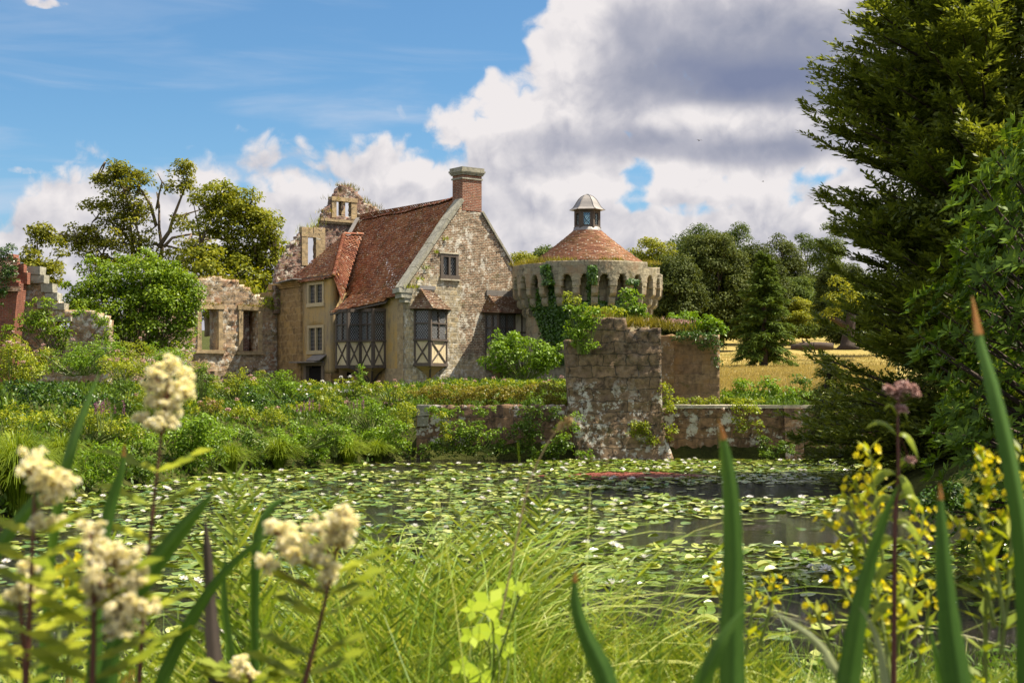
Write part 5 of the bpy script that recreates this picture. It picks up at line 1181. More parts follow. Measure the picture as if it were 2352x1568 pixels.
# ------------------------------------------------------------------ climbers, ivy, wall plants
def clumps_at(name, label, Y, blobs_, mat, ln, cat='shrub', group=None, seed=0, wd=.6, dens=1.0, depth=.8, up=.35, shell=.4, stem=None, lift=0.0, bloom=None):
    """shrub made of clumps: blobs_ = (u, v, ru, rv, n clumps)"""
    r = np.random.default_rng(seed); b = None; parts = []; bl = []; mb = MB(); s = Y / F; ln = ln * .74
    u0 = np.mean([q[0] for q in blobs_]); vb = max(q[1] + q[3] for q in blobs_); b = P(u0, vb, Y); t = empty(name, b, 0, label, cat, group)
    for (u, v, ru, rv, n) in blobs_:
        cr = max(.14, min(ru, rv) * s * .42)
        for _ in range(n):
            a = rdir(1, r)[0]; q = r.random() ** .35; c = P(u + a[0] * ru * q, v + a[2] * rv * q, Y) - b; c[1] += a[1] * ru * s * depth * q
            rr = cr * r.uniform(.6, 1.3); m = max(24, int(dens * 9.0 * (rr / ln) ** 2)); parts.append(clump_leaves(c, (rr, rr, rr * .8), m, ln, ln * wd, up, shell, .2, r))
            if bloom and r.random() < bloom[1]: k = r.integers(1, 3); bl.append((c + np.array([0, -.3, .9]) * rr * 1.1, k))
            if stem and r.random() < .3: mb.tube(bez((c[0] * .3, c[1] * .3, -lift), c, r.normal(0, .1, 3), 4), [.03, .025, .018, .01], 4, cap=False)
    V, Q = join(parts); leaf_obj('foliage', V, Q, M[mat], t, r.random(len(Q)))
    if stem and mb.v: mb.build('stem', M[stem], t)
    if bl:
        pp = [clump_leaves(c, (.07, .07, .045), 26, .05, .045, .8, .5, 0, r) for c, k in bl]; V, Q = join(pp); leaf_obj('blossom', V, Q, M[bloom[0]], t, r.random(len(Q)))
    return t
clumps_at('climbing_wisteria', 'huge mounded bright green climber smothering the wall left of the pale facade', 60, [(300, 640, 110, 50, 46), (260, 700, 100, 70, 56), (370, 690, 90, 70, 52), (300, 760, 120, 50, 46), (400, 640, 50, 40, 18), (200, 690, 50, 45, 20), (420, 700, 45, 60, 24), (400, 770, 50, 40, 20), (230, 630, 50, 30, 14), (180, 745, 50, 40, 20), (215, 780, 60, 36, 22), (158, 660, 18, 16, 5), (210, 596, 26, 14, 6), (335, 582, 34, 12, 7), (275, 590, 26, 12, 5), (455, 690, 14, 26, 6), (440, 745, 20, 20, 6), (150, 705, 16, 18, 5), (385, 608, 30, 16, 7)], 'wisteria', .20, 'climber', seed=101, stem='bark', depth=.6, dens=1.15)
clumps_at('climbing_shrub', 'lighter green creeper tumbling over the far left stepped ruin', 56, [(120, 745, 48, 36, 24), (70, 735, 40, 30, 14), (95, 700, 28, 20, 8), (140, 790, 36, 26, 12), (20, 765, 26, 30, 10), (225, 735, 30, 20, 9), (245, 770, 26, 24, 9), (185, 720, 18, 12, 5)], 'wisteria', .17, 'climber', seed=102, stem='bark', depth=.5)
clumps_at('ivy', 'dark ivy hanging over the top of the brick buttress at the far left', 56.2, [(8, 610, 22, 45, 34), (4, 665, 14, 40, 22), (30, 620, 12, 34, 12), (16, 575, 20, 16, 12)], 'ivy', .11, 'ivy', seed=103, depth=.5)
clumps_at('ivy', 'dark ivy over the top left corner of the pale ruined facade', 69, [(445, 665, 26, 26, 14), (420, 650, 24, 24, 12), (436, 710, 14, 30, 8)], 'ivy', .13, 'ivy', seed=104, depth=.4)
# ivy on the tower drum and parapet
def tower_ivy():
    r = np.random.default_rng(105); t = empty('ivy', (TX, TY, 2.0), 0, 'dark green ivy climbing the left front of the round tower', 'ivy')
    reg = inpoly([(1222, 690), (1240, 672), (1252, 640), (1246, 610), (1262, 606), (1275, 650), (1300, 690), (1352, 690), (1350, 610), (1368, 608), (1372, 690), (1420, 690), (1440, 640), (1462, 640), (1468, 700), (1400, 770), (1300, 790), (1262, 780), (1240, 740)])
    N = 90000; th = r.uniform(R(-60), R(45), N); z = r.uniform(3.0, 8.2, N); inner = z < 7.0; Rr = np.where(z < 7.15, 2.98, RO + .03)
    arch = (z > 6.9) & (z < 7.6); Rr = np.where(arch & (r.random(N) < .5), 3.0, Rr)
    X = TX + Rr * np.sin(th); Yy = TY - Rr * np.cos(th); u = CU + F * X / Yy; v = HV - F * (z - CZ) / Yy
    den = .38 + .62 * (fbm(th * 9, z * 2.4, 7) > .42)
    k = reg(u, v) & (r.random(N) < den * 1.0); th, z, Rr = th[k], z[k], Rr[k]; n = len(z)
    nr = np.stack([np.sin(th), -np.cos(th), 0 * th], 1); pos = np.stack([Rr * np.sin(th), -Rr * np.cos(th), z - 2], 1) + nr * (r.random(n) ** 2 * .28)[:, None]
    ax = unit(np.array([0, 0, -1.]) + r.normal(0, .5, (n, 3))); V, Q = leaves(pos, ax, unit(nr + np.array([0, 0, .5]) + r.normal(0, .35, (n, 3))), r.uniform(.09, .18, n), r.uniform(.08, .15, n), .1, .4)
    leaf_obj('foliage', V, Q, M['ivy'], t, r.random(n))
    cl = [clump_leaves((3.0 * math.sin(a), -3.0 * math.cos(a), z_ - 2), (.38, .38, .32), 170, .12, .1, .4, .3, .3, r) for a, z_ in zip(r.uniform(R(-44), R(4), 60), r.uniform(3.4, 5.9, 60))]; V, Q = join(cl); leaf_obj('bushy_growth', V, Q, M['ivy'], t, r.random(len(Q)))
tower_ivy()
def wall_tufts(name, label, pts, mat, ln, seed, cat='wall plant', wd=.16, h=.35, n=40, Y=None, spread=.3):
    """spiky tufts: pts = list of world positions"""
    r = np.random.default_rng(seed); p0 = np.asarray(pts[0]); t = empty(name, p0, 0, label, cat); parts = []
    for p in pts:
        m = n; pos = np.asarray(p) - p0 + r.normal(0, spread, (m, 3)) * [1, .6, .12]; ax = unit(np.array([0, 0, 1.]) + r.normal(0, .38, (m, 3))); parts.append(leaves(pos, ax, rdir(m, r), r.uniform(.4, 1, m) * h, ln * wd * 6, .1, .4))
    V, Q = join(parts); leaf_obj('foliage', V, Q, M[mat], t, r.random(len(Q))); return t
def WP(u, v, y): return HW(*L(u, v, y=y))
wall_tufts('wall_weeds', 'dry weeds growing on the crown of the tall ruined gable', [WP(u, v, 10.75) for u, v in ((786, 430), (800, 432), (812, 440), (826, 462), (836, 470), (848, 476), (858, 480), (868, 488), (765, 460), (745, 490))], 'herb_gold', .03, 111, h=.38, n=60, spread=.22)
wall_tufts('wall_weeds', 'thin upright weeds on the left shoulder of the tall ruined gable', [WP(u, v, 10.75) for u, v in ((706, 530), (716, 526), (726, 522), (736, 512), (696, 538), (670, 565), (655, 590), (640, 612))], 'herb', .022, 112, h=.55, n=34, spread=.2)
wall_tufts('wall_weeds', 'mossy ochre weeds along the broken top of the pale ruined facade', [WP(u, v, YF + .3) for u, v in ((445, 655), (458, 643), (472, 640), (490, 640), (508, 640), (530, 646), (545, 650), (560, 662), (574, 668), (588, 680))], 'herb_gold', .03, 113, h=.22, n=70, spread=.25)
wall_tufts('wall_shrub', 'pale green leafy sprigs hanging beside the right window of the ruined facade', [WP(u, v, YF - .15) for u, v in ((620, 690), (612, 700), (628, 712), (586, 672), (632, 700))], 'herb', .05, 114, h=.35, n=50, spread=.22)
wall_tufts('moss_ledge', 'rusty moss tufts on the lintel ledges of the ruined facade', [WP(u, v, YF - .15) for u, v in ((466, 697), (480, 698), (494, 700), (560, 702), (575, 703), (590, 704), (604, 706))], 'herb_gold', .03, 115, h=.14, n=46, spread=.18)
wall_tufts('parapet_grass', 'grass growing along the left top of the round tower parapet', [np.array([TX + 3.3 * math.sin(R(a)), TY - 3.3 * math.cos(R(a)), 8.12]) for a in range(-82, -25, 5)], 'herb_gold', .03, 116, h=.4, n=60, spread=.22)
wall_tufts('parapet_weeds', 'small weeds at the foot of the conical tower roof', [np.array([TX + 3.35 * math.sin(R(a)), TY - 3.35 * math.cos(R(a)), 8.16]) for a in (-18, -15, 12, 20, 22, 52, 60, 70)], 'herb_gold', .03, 117, h=.3, n=40, spread=.14)
wall_tufts('gable_weeds', 'tufts of moss and weeds rooted along the left gable coping', [HW(x, -.05, 7 + 1.3 * x - .25) for x in (.2, .5, .9, 1.5, 2.0)] + [HW(-.2, -.1, 7.0)], 'herb', .03, 118, h=.28, n=40, spread=.12)
# shrubs on and around the pier
clumps_at('bramble_shrub', 'loose light green shrub tumbling down the left corner of the stone pier', 48.0, [(1330, 760, 30, 40, 26), (1350, 725, 40, 25, 20), (1340, 790, 26, 22, 12), (1320, 710, 20, 16, 6), (1358, 785, 16, 22, 6)], 'shrub', .15, seed=121, stem='stem', depth=.5, dens=.8)
clumps_at('briar_shrub', 'pale arching briar in front of the round tower above the pier', 50.5, [(1375, 720, 45, 22, 20), (1320, 695, 22, 12, 6), (1410, 725, 40, 22, 16), (1300, 675, 10, 8, 2)], 'herb', .15, seed=122, stem='stem', depth=.5, dens=.7)
clumps_at('young_shrub', 'upright bright green shrub in front of the right side of the tower', 51, [(1450, 700, 34, 30, 24), (1442, 678, 14, 14, 5), (1480, 715, 24, 20, 9), (1420, 720, 24, 14, 6)], 'shrub', .17, seed=123, stem='stem', depth=.5, dens=.8)
clumps_at('leafy_shrub', 'spreading pale green shrub on top of the rear bastion wall', 53, [(1590, 738, 60, 18, 26), (1640, 748, 28, 20, 14), (1570, 726, 30, 12, 8), (1655, 765, 18, 16, 8)], 'shrub', .19, seed=124, stem='stem', depth=.5, dens=.75)
clumps_at('ivy', 'dark ivy spilling over the rear bastion wall', 52.2, [(1600, 772, 52, 12, 24), (1640, 790, 14, 24, 12), (1560, 778, 14, 12, 6), (1645, 830, 6, 26, 5), (1610, 792, 20, 14, 8)], 'ivy', .11, 'ivy', seed=125, depth=.3)
wall_tufts('grass_bank', 'dry golden grass on the pier top between the two wall blocks', [P(u, v, 50.0) for u, v in ((1450, 752), (1465, 750), (1480, 748), (1495, 750), (1510, 752), (1530, 755), (1550, 758), (1445, 745), (1380, 735))], 'herb_gold', .03, 126, h=.45, n=110, spread=.3)
wall_tufts('flower_drift', 'drift of small mauve flowers on top of the bastion', [P(u, v, 51.5) for u, v in ((1515, 745), (1530, 742), (1548, 740), (1562, 742), (1500, 735))], 'pink', .05, 127, 'flowers', h=.16, n=60, spread=.3)
clumps_at('wall_plant', 'yellow-green ferny plant rooted in the face of the stone pier', 48.15, [(1470, 980, 28, 22, 14), (1490, 1005, 24, 16, 8), (1455, 1000, 14, 14, 4)], 'herb', .13, seed=128, depth=.3, dens=.7)
clumps_at('wall_plant', 'straggly pale shrub at the joint of pier and right moat wall', 48.3, [(1535, 930, 18, 30, 10), (1540, 990, 16, 26, 8), (1530, 900, 14, 16, 5)], 'herb', .13, seed=129, depth=.3, dens=.6)
clumps_at('wall_plant', 'yellowish shrub hanging down over the right moat wall coping', 48.2, [(1710, 945, 36, 24, 16), (1700, 975, 26, 20, 9), (1740, 975, 14, 16, 4)], 'herb', .14, seed=130, depth=.3, dens=.7)
clumps_at('wall_plant', 'small weed with reddish tip on the right moat wall', 48.2, [(1755, 1010, 14, 16, 6), (1765, 1035, 20, 14, 6)], 'shrub_dark', .12, seed=131, depth=.3)
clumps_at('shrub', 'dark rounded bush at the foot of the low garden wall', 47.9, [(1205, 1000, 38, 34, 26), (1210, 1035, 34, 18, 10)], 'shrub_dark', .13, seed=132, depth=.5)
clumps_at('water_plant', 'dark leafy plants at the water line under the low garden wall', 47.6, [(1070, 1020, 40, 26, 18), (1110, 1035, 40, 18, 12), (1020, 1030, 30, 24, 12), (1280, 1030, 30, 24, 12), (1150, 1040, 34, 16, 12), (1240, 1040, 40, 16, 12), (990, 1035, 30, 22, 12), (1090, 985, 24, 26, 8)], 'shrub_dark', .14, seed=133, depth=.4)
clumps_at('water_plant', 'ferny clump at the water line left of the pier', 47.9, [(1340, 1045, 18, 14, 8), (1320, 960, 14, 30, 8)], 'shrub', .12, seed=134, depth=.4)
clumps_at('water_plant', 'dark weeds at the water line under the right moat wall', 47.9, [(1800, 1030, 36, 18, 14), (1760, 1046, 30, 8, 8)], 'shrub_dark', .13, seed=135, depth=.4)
clumps_at('tall_weed', 'tall thin weed standing before the low garden wall', 47.4, [(1018, 960, 8, 32, 9), (1022, 1000, 8, 20, 5)], 'herb', .12, seed=136, depth=.3, dens=.7, stem='stem')
clumps_at('shrub', 'vivid green round bush in front of the gable and tower', 57, [(1190, 810, 70, 40, 44), (1150, 830, 45, 36, 22), (1240, 825, 45, 40, 26), (1165, 780, 40, 24, 14), (1205, 850, 70, 20, 20), (1280, 810, 14, 30, 6)], 'shrub', .17, seed=140, stem='stem', depth=.6, dens=1.1)
clumps_at('clipped_hedge', 'long low golden-green hedge topping the garden wall', 49.3, [(u, 905 + 4 * math.sin(u * .05), 26, 22 + 5 * math.sin(u * .031), 12) for u in range(968, 1300, 22)] + [(u, 935, 16, 12, 4) for u in (990, 1020, 1066, 1120, 1190, 1250, 1285)], 'herb_gold', .11, 'hedge', seed=141, depth=1.0, dens=1.2)
clumps_at('garden_border', 'flowery green border below the gable, behind the hedge', 53, [(u, 884, 24, 12, 6) for u in range(1000, 1290, 26)], 'herb', .13, 'flower border', seed=142, depth=.8, bloom=('pink', .18))
# right of the bastion, along the wall
clumps_at('shrub', 'bright bush behind the right moat wall below the spruce', 54, [(1735, 890, 46, 30, 26), (1700, 905, 22, 20, 8)], 'shrub', .15, seed=143, stem='stem', depth=.6)
clumps_at('shrub', 'dark glossy round bush behind the right moat wall', 55, [(1840, 880, 24, 22, 14)], 'shrub_dark', .14, seed=144, depth=.6)
clumps_at('shrub', 'low lime bushes along the right moat wall near the yew', 52.5, [(1800, 905, 40, 20, 16), (1850, 910, 40, 20, 16), (1890, 915, 30, 16, 9), (1780, 890, 26, 20, 9)], 'shrub', .14, seed=145, depth=.5)
clumps_at('herb_border', 'yellow-green herbs along the top of the right moat wall', 50, [(u, 922, 24, 10, 6) for u in range(1570, 1760, 24)], 'herb', .12, 'flower border', seed=146, depth=.5)
clumps_at('shrub', 'green bush at the right foot of the rear bastion wall', 53, [(1665, 915, 18, 14, 8)], 'shrub', .12, seed=147, depth=.5)

# growth that hides the foot of the low garden wall
clumps_at('water_plant', 'mixed bright weeds climbing the middle of the low garden wall', 47.6, [(1090, 1000, 40, 30, 18), (1045, 985, 24, 30, 10), (1140, 1010, 30, 26, 12)], 'shrub', .12, seed=160, depth=.4, stem='stem')
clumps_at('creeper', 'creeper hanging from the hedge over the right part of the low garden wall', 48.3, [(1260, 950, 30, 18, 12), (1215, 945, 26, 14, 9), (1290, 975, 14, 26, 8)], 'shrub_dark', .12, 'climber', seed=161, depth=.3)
clumps_at('creeper', 'creeper hanging from the hedge over the left end of the low garden wall', 48.3, [(1000, 950, 24, 18, 10), (1040, 945, 26, 16, 9), (1100, 942, 30, 12, 8)], 'shrub', .12, 'climber', seed=162, depth=.3)
clumps_at('water_plant', 'leafy weeds at the water line before the pier and garden wall corner', 47.7, [(1290, 1010, 24, 34, 12), (1255, 1035, 30, 20, 10)], 'shrub', .12, seed=163, depth=.4)

clumps_at('bank_fern', 'dark ferny growth under the rhododendron at the right water edge', 21.5, [(2180, 1150, 60, 40, 26), (2260, 1160, 60, 40, 26), (2330, 1150, 40, 40, 16), (2130, 1165, 40, 26, 12)], 'ivy', .12, 'plants', seed=165, depth=.6)
# ------------------------------------------------------------------ left bank planting
def bankpos(u, v):
    """nearest point of the sloping ground on a sight line"""
    for Y in np.arange(20, 64, .25):
        p = P(u, v, Y)
        if gz(p[0], p[1]) >= p[2]: return p
    return P(u, v, 60)
def tussock(u, vb, hpx, label, seed, Y=None, n=900, spread=1.0, group='sedge tussocks along the water'):
    r = np.random.default_rng(seed); Y = Y or bankpos(u, vb)[1]; b = P(u, vb, Y); h = hpx * Y / F; t = empty('sedge_tussock', b, 0, label, 'sedge', group)
    segs = 6; a = r.uniform(0, 2 * math.pi, n); out = r.uniform(.1, 1.0, n) ** .8 * h * .95 * spread; H = h * r.uniform(.6, 1.15, n); w = r.uniform(.008, .016, n)
    t_ = np.linspace(0, 1, segs + 1)[None, :]; rad = out[:, None] * t_ ** 1.6 + r.uniform(0, .12, n)[:, None] * h; zz = H[:, None] * (1.75 * t_ - (.75 + .55 * (out / h / spread)[:, None]) * t_ ** 2.2)
    c = np.stack([np.cos(a)[:, None] * rad, np.sin(a)[:, None] * rad, zz], -1); sd = np.stack([-np.sin(a), np.cos(a), 0 * a], 1)[:, None, :] * (w[:, None] * (1 - t_ * .85))[..., None]
    V = np.stack([c - sd, c + sd], 2).reshape(-1, 3); i = np.arange(n)[:, None] * (segs + 1) * 2 + np.arange(segs)[None] * 2
    Q = np.stack([i, i + 1, i + 3, i + 2], -1).reshape(-1, 4); leaf_obj('blades', V, Q, M['sedge'], t, np.repeat(r.random(n), segs)); return t
S = []
def bank_shrub(label, blobs_, mat, seed, ln=.14, Y=None, dv=0, **k):
    u = np.mean([q[0] for q in blobs_]); vb = max(q[1] + q[3] for q in blobs_); Y = Y or bankpos(u, vb + dv)[1]
    return clumps_at(k.pop('name', 'shrub'), label, Y, blobs_, mat, ln, k.pop('cat', 'shrub'), seed=seed, depth=k.pop('depth', .55), **k)
# water's edge, from left to right
tussock(40, 1180, 200, 'great pale sedge tussock at the left edge of the photo', 201, n=2200, spread=.8)
bank_shrub('shiny bright green shrub at the water edge, leftmost of the bank shrubs', [(445, 1010, 50, 50, 40), (440, 1060, 45, 26, 14), (470, 975, 30, 24, 8)], 'shrub', 202, .15)
tussock(530, 1088, 76, 'drooping dark sedge tussock right of the leftmost bank shrub', 203)
bank_shrub('dark leafy shrub between two sedge tussocks at the water edge', [(590, 1045, 26, 36, 16), (570, 1010, 20, 24, 7)], 'shrub_dark', 204)
tussock(640, 1082, 84, 'arching bright sedge tussock in the middle of the left bank', 205, n=1200)
bank_shrub('broad green shrub at the water edge below the oriel window', [(710, 1025, 44, 34, 26), (735, 1050, 34, 18, 10), (690, 990, 30, 22, 9)], 'shrub', 206, .14)
tussock(800, 1072, 76, 'light sedge tussock at the water edge below the gable', 207)
bank_shrub('leafy bright shrub near the end of the low garden wall', [(865, 1010, 40, 30, 22), (905, 1020, 34, 30, 18), (920, 990, 26, 26, 9)], 'shrub', 208, .14)
tussock(868, 1064, 60, 'small sedge tussock under the shrub by the garden wall', 209)
bank_shrub('ferny dark shrub hanging over the water at the left', [(330, 1080, 46, 34, 24), (290, 1050, 36, 30, 14)], 'shrub_dark', 210, .13)
bank_shrub('yellow-green ferny clump low on the left bank', [(215, 1090, 60, 36, 30), (240, 1040, 50, 30, 18), (170, 1060, 40, 30, 12)], 'fern_dull', 211, .17) if 'fern_dull' in M else bank_shrub('yellow-green ferny clump low on the left bank', [(215, 1090, 60, 36, 30), (240, 1040, 50, 30, 18), (170, 1060, 40, 30, 12)], 'shrub', 211, .17, wd=.35)
tussock(140, 1080, 90, 'pale sedge tussock behind the great one at the left', 212, Y=34)
# middle and upper bank: herbs, ivy, flowers
mid = [
 ('dark ivy mound spreading along the left bank', [(120, 905, 90, 26, 30), (200, 920, 60, 22, 16), (60, 890, 50, 18, 12)], 'ivy', 41, .13, None),
 ('dark ivy patch low in the middle of the bank', [(600, 925, 30, 18, 12), (575, 905, 18, 22, 8)], 'ivy', 47, .12, None),
 ('small dark ivy patch right of the bank middle', [(700, 915, 30, 14, 10), (650, 920, 24, 14, 8)], 'ivy', 48, .12, None),
 ('golden herbs with tall pink heads under the far left ruin', [(40, 850, 50, 50, 26), (20, 800, 30, 30, 10)], 'herb', 44, .14, ('pink', .25)),
 ('green leafy mound below the climbing shrub', [(150, 830, 70, 32, 30), (220, 815, 50, 30, 16)], 'shrub', 46, .15, None),
 ('yellow-green herbs with pinkish tops below the great climber', [(270, 845, 60, 36, 28), (330, 860, 50, 36, 20)], 'herb', 45, .13, ('pink', .25)),
 ('tall mixed weeds left of the ruined facade', [(390, 850, 45, 44, 28), (370, 810, 40, 26, 12)], 'shrub', 47, .13, ('pink', .1)),
 ('dark leaved bush in front of the ruined facade', [(470, 870, 26, 34, 16), (460, 910, 30, 26, 10)], 'shrub_dark', 49, .12, None),
 ('yellowish herbs in front of the ruined facade', [(520, 890, 45, 28, 24), (560, 870, 40, 22, 16)], 'herb', 51, .13, ('pink', .12)),
 ('rounded fresh green bush under the stone wing', [(645, 875, 44, 26, 30), (670, 895, 40, 22, 16)], 'shrub', 54, .14, None),
 ('flowering herbs under the plaster wing door', [(725, 895, 40, 22, 22), (700, 905, 30, 18, 10)], 'herb', 55, .13, ('white', .16)),
 ('herbs with white phlox under the stepped oriel', [(790, 890, 40, 20, 20), (830, 892, 36, 18, 14)], 'herb', 56, .13, ('white', .3)),
 ('tall leafy spire plant under the stepped oriel', [(828, 862, 12, 26, 10), (828, 885, 16, 12, 5)], 'shrub', 56, .12, None),
 ('golden herbs under the gable corner', [(880, 895, 40, 18, 20), (930, 900, 36, 20, 18), (905, 925, 40, 20, 14)], 'herb', 54, .13, ('pink', .2)),
 ('olive herbs along the bank below the plaster wing', [(700, 945, 55, 26, 26), (760, 935, 50, 26, 22)], 'herb', 50, .13, ('pink', .1)),
 ('green weeds below the gable, sloping to the water', [(830, 945, 50, 30, 26), (880, 955, 45, 28, 20)], 'shrub', 49, .13, None),
 ('yellow-green weeds left of the garden wall end', [(930, 955, 30, 34, 18)], 'herb', 48, .12, None),
 ('mixed green weeds in the middle of the bank', [(560, 955, 50, 28, 26), (620, 965, 50, 28, 24), (510, 950, 40, 28, 18)], 'herb', 46, .13, ('pink', .12)),
 ('broad yellow-green herb bank left of the middle', [(330, 925, 60, 36, 30), (400, 930, 55, 36, 26), (370, 970, 60, 28, 20)], 'herb', 43, .14, ('pink', .1)),
 ('pale feathery herbs on the left bank', [(200, 965, 60, 30, 26), (130, 970, 60, 30, 22), (270, 985, 60, 32, 26)], 'herb', 38, .13, None),
 ('golden herb clump at the far left of the bank', [(40, 960, 60, 34, 24), (20, 1010, 50, 30, 14)], 'herb', 34, .13, None),
 ('light green herbs above the leftmost bank shrub', [(330, 1010, 60, 34, 24), (290, 1000, 40, 30, 12)], 'shrub', 38, .13, None),
 ('green herbs above the sedges of the middle bank', [(540, 1000, 50, 26, 20), (640, 1005, 46, 24, 16), (780, 1000, 46, 28, 20), (740, 985, 40, 24, 12)], 'shrub', 44, .13, None),
 ('tall leafy herbs hiding the foot of the far left ruin', [(30, 815, 40, 44, 22), (75, 835, 36, 36, 16), (110, 815, 30, 34, 12)], 'herb', 50, .13, ('pink', .3)),
 ('tall bright herbs under the left half of the climber', [(180, 825, 46, 34, 24), (240, 820, 46, 36, 24)], 'shrub', 52, .13, ('pink', .1)),
 ('tall herbs with pink heads under the right half of the climber', [(310, 820, 46, 34, 24), (360, 835, 40, 30, 18), (415, 815, 26, 34, 12)], 'herb', 53, .13, ('pink', .35)),
 ('high weeds hiding the sill of the pale facade', [(450, 845, 30, 26, 12), (505, 868, 30, 20, 10), (600, 868, 26, 18, 9)], 'herb', 58, .12, ('pink', .2)),
 ('tall rounded bright bush at the middle of the left bank top', [(560, 900, 34, 36, 22), (585, 885, 20, 24, 8)], 'shrub', 52, .13, None),
 ('tall dark leafy bush under the ruined facade sill', [(430, 880, 30, 34, 18)], 'shrub_dark', 50, .12, None),
 ('upright golden spires in the middle of the left bank', [(480, 930, 12, 34, 8), (500, 940, 10, 26, 5), (462, 945, 10, 26, 5)], 'herb_gold', 45, .12, ('pink', .3)),
 ('rounded dark green bush at the water below the stepped oriel', [(770, 1015, 34, 34, 20)], 'shrub_dark', 44, .12, None),
 ('rounded bright bush at the water between two tussocks', [(655, 1010, 26, 34, 14)], 'shrub', 43, .12, None),
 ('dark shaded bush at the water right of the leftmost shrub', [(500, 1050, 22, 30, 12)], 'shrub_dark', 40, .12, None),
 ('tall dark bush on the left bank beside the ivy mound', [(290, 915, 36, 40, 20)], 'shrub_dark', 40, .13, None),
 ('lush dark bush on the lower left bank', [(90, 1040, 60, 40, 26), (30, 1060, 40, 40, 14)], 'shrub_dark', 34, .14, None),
 ('lush bright leafy bush in the lower middle of the left bank', [(500, 1020, 40, 40, 20), (420, 985, 40, 30, 18)], 'shrub', 41.5, .13, None),
]
for i, (lab, bl_, mt, Y, ln, bloom) in enumerate(mid):
    clumps_at('ivy' if mt == 'ivy' else 'bank_herbs', lab, Y, bl_, mt, ln, 'ivy' if mt == 'ivy' else 'plants', seed=230 + i, depth=.55, stem=None if mt == 'ivy' else 'stem', wd=.7 if mt == 'ivy' else .42, bloom=bloom, dens=1.1)
# loosestrife spikes
def spike(u, v, h, Y, label, seed, mat='purple'):
    r = np.random.default_rng(seed); s = Y / F; b = P(u, v + h, Y); t = empty('loosestrife', b, 0, label, 'flowers', 'purple loosestrife spikes on the left bank'); parts = []; mb = MB()
    for k in range(7):
        x, y = r.normal(0, h * s * .55), r.normal(0, .2); H = h * s * r.uniform(.8, 1.3); mb.tube([(x * .5, y, -.3), (x, y, H)], [.012, .006], 4, cap=False); z = np.linspace(H * .45, H, 24)
        parts.append(leaves(np.stack([x + 0 * z, y + 0 * z, z], 1), unit(rdir(24, r) + [0, 0, .6]), rdir(24, r), .05, .028))
    mb.build('stem', M['stem'], t); V, Q = join(parts); leaf_obj('blossom', V, Q, M[mat], t)
for i, (u, v, h, Y, lab) in enumerate(((232, 930, 36, 37, 'purple loosestrife beside the dark ivy mound'), (268, 925, 44, 38, 'taller purple loosestrife right of the dark ivy mound'), (700, 925, 34, 46, 'purple loosestrife spike below the plaster wing'), (830, 920, 30, 47, 'faint purple spike below the stepped oriel'))): spike(u, v, h, Y, lab, 260 + i)
# low ground cover so no bare soil shows
def cover():
    r = np.random.default_rng(270); parts = []
    N = 26000; X = r.uniform(-26, 12, N); Y = r.uniform(20, 66, N); dd, l, rr, n_, f_ = bank_d(X, Y)
    k = (dd > -.15) & ((f_ > 0) | (l > -.2)) & (np.abs(X) < Y * .40 + 1) & ~((X > 5) & (Y > 57)) & ~((X > 2) & (Y > 48) & (Y < 54) & (X < 7.6)); X, Y = X[k], Y[k]; n = len(X); Z = gz(X, Y)
    for _ in range(6):
        pos = np.stack([X, Y, Z + .06], 1) + r.normal(0, .14, (n, 3)) * [1, 1, .6]; ax = unit(np.array([0, 0, 1.]) + r.normal(0, .6, (n, 3))); parts.append(leaves(pos, ax, rdir(n, r), r.uniform(.10, .24, n), r.uniform(.04, .09, n)))
    V, Q = join(parts); o = leaf_obj('ground_cover', V, Q, M['shrub_dark'], None); tag(o, 'low weedy ground cover over the banks and terrace', 'ground cover', kind='stuff')
cover()
def meadow_grass():
    r = np.random.default_rng(271); N = 60000; Y = 58 + 80 * r.random(N) ** 1.5; X = r.uniform(.13, .27, N) * Y; Z = gz(X, Y); k = X > 6.2; X, Y, Z = X[k], Y[k], Z[k]; n = len(X)
    pos = np.stack([X, Y, Z - .02], 1); ax = unit(np.array([.15, 0, 1.]) + r.normal(0, .25, (n, 3))); V, Q = leaves(pos, ax, rdir(n, r), r.uniform(.10, .32, n) * (.6 + .4 * fbm(X, Y * .4, 3)), r.uniform(.02, .05, n))
    o = leaf_obj('meadow_grass', V, Q, M['meadow'], None); tag(o, 'dry golden meadow grass on the hillside', 'grass', kind='stuff')
M['meadow'] = leafmat('meadow_blades', [(.26, .21, .065), (.36, .285, .095), (.45, .36, .13), (.30, .31, .09)], .3, big=.12)
meadow_grass()

# ------------------------------------------------------------------ water lilies
def pad_mesh(kind, r):
    n = 14; a = np.linspace(R(12), R(348), n); rad = 1 + .05 * np.sin(a * 3 + r.random() * 6); V = [(0, 0, .06 if kind != 'flat' else .0)]
    for ring, f in ((0, .55), (1, 1.0)):
        for i, t in enumerate(a):
            x, y = math.cos(t) * rad[i] * f, math.sin(t) * rad[i] * f; z = .015 * f
            if ring: z += .03 * math.sin(t * 4 + 1) + .02
            if kind == 'cup': z += .28 * f ** 2 * (.6 + .4 * math.cos(t - 1))
            if kind == 'tilt': z += .42 * max(0, x) + .12 * max(0, -y)
            if kind == 'fold': z += .55 * abs(y) ** 1.3; y *= .75
            V.append((x, y, z))
    Fq = []
    for i in range(n - 1): Fq.append((0, 1 + i, 2 + i, 2 + i)); Fq.append((1 + i, 1 + n + i, 2 + n + i, 2 + i))
    tri = np.array([f[:3] for f in Fq if f[2] == f[3]]); quad = np.array([f for f in Fq if f[2] != f[3]]); return np.array(V), tri, quad
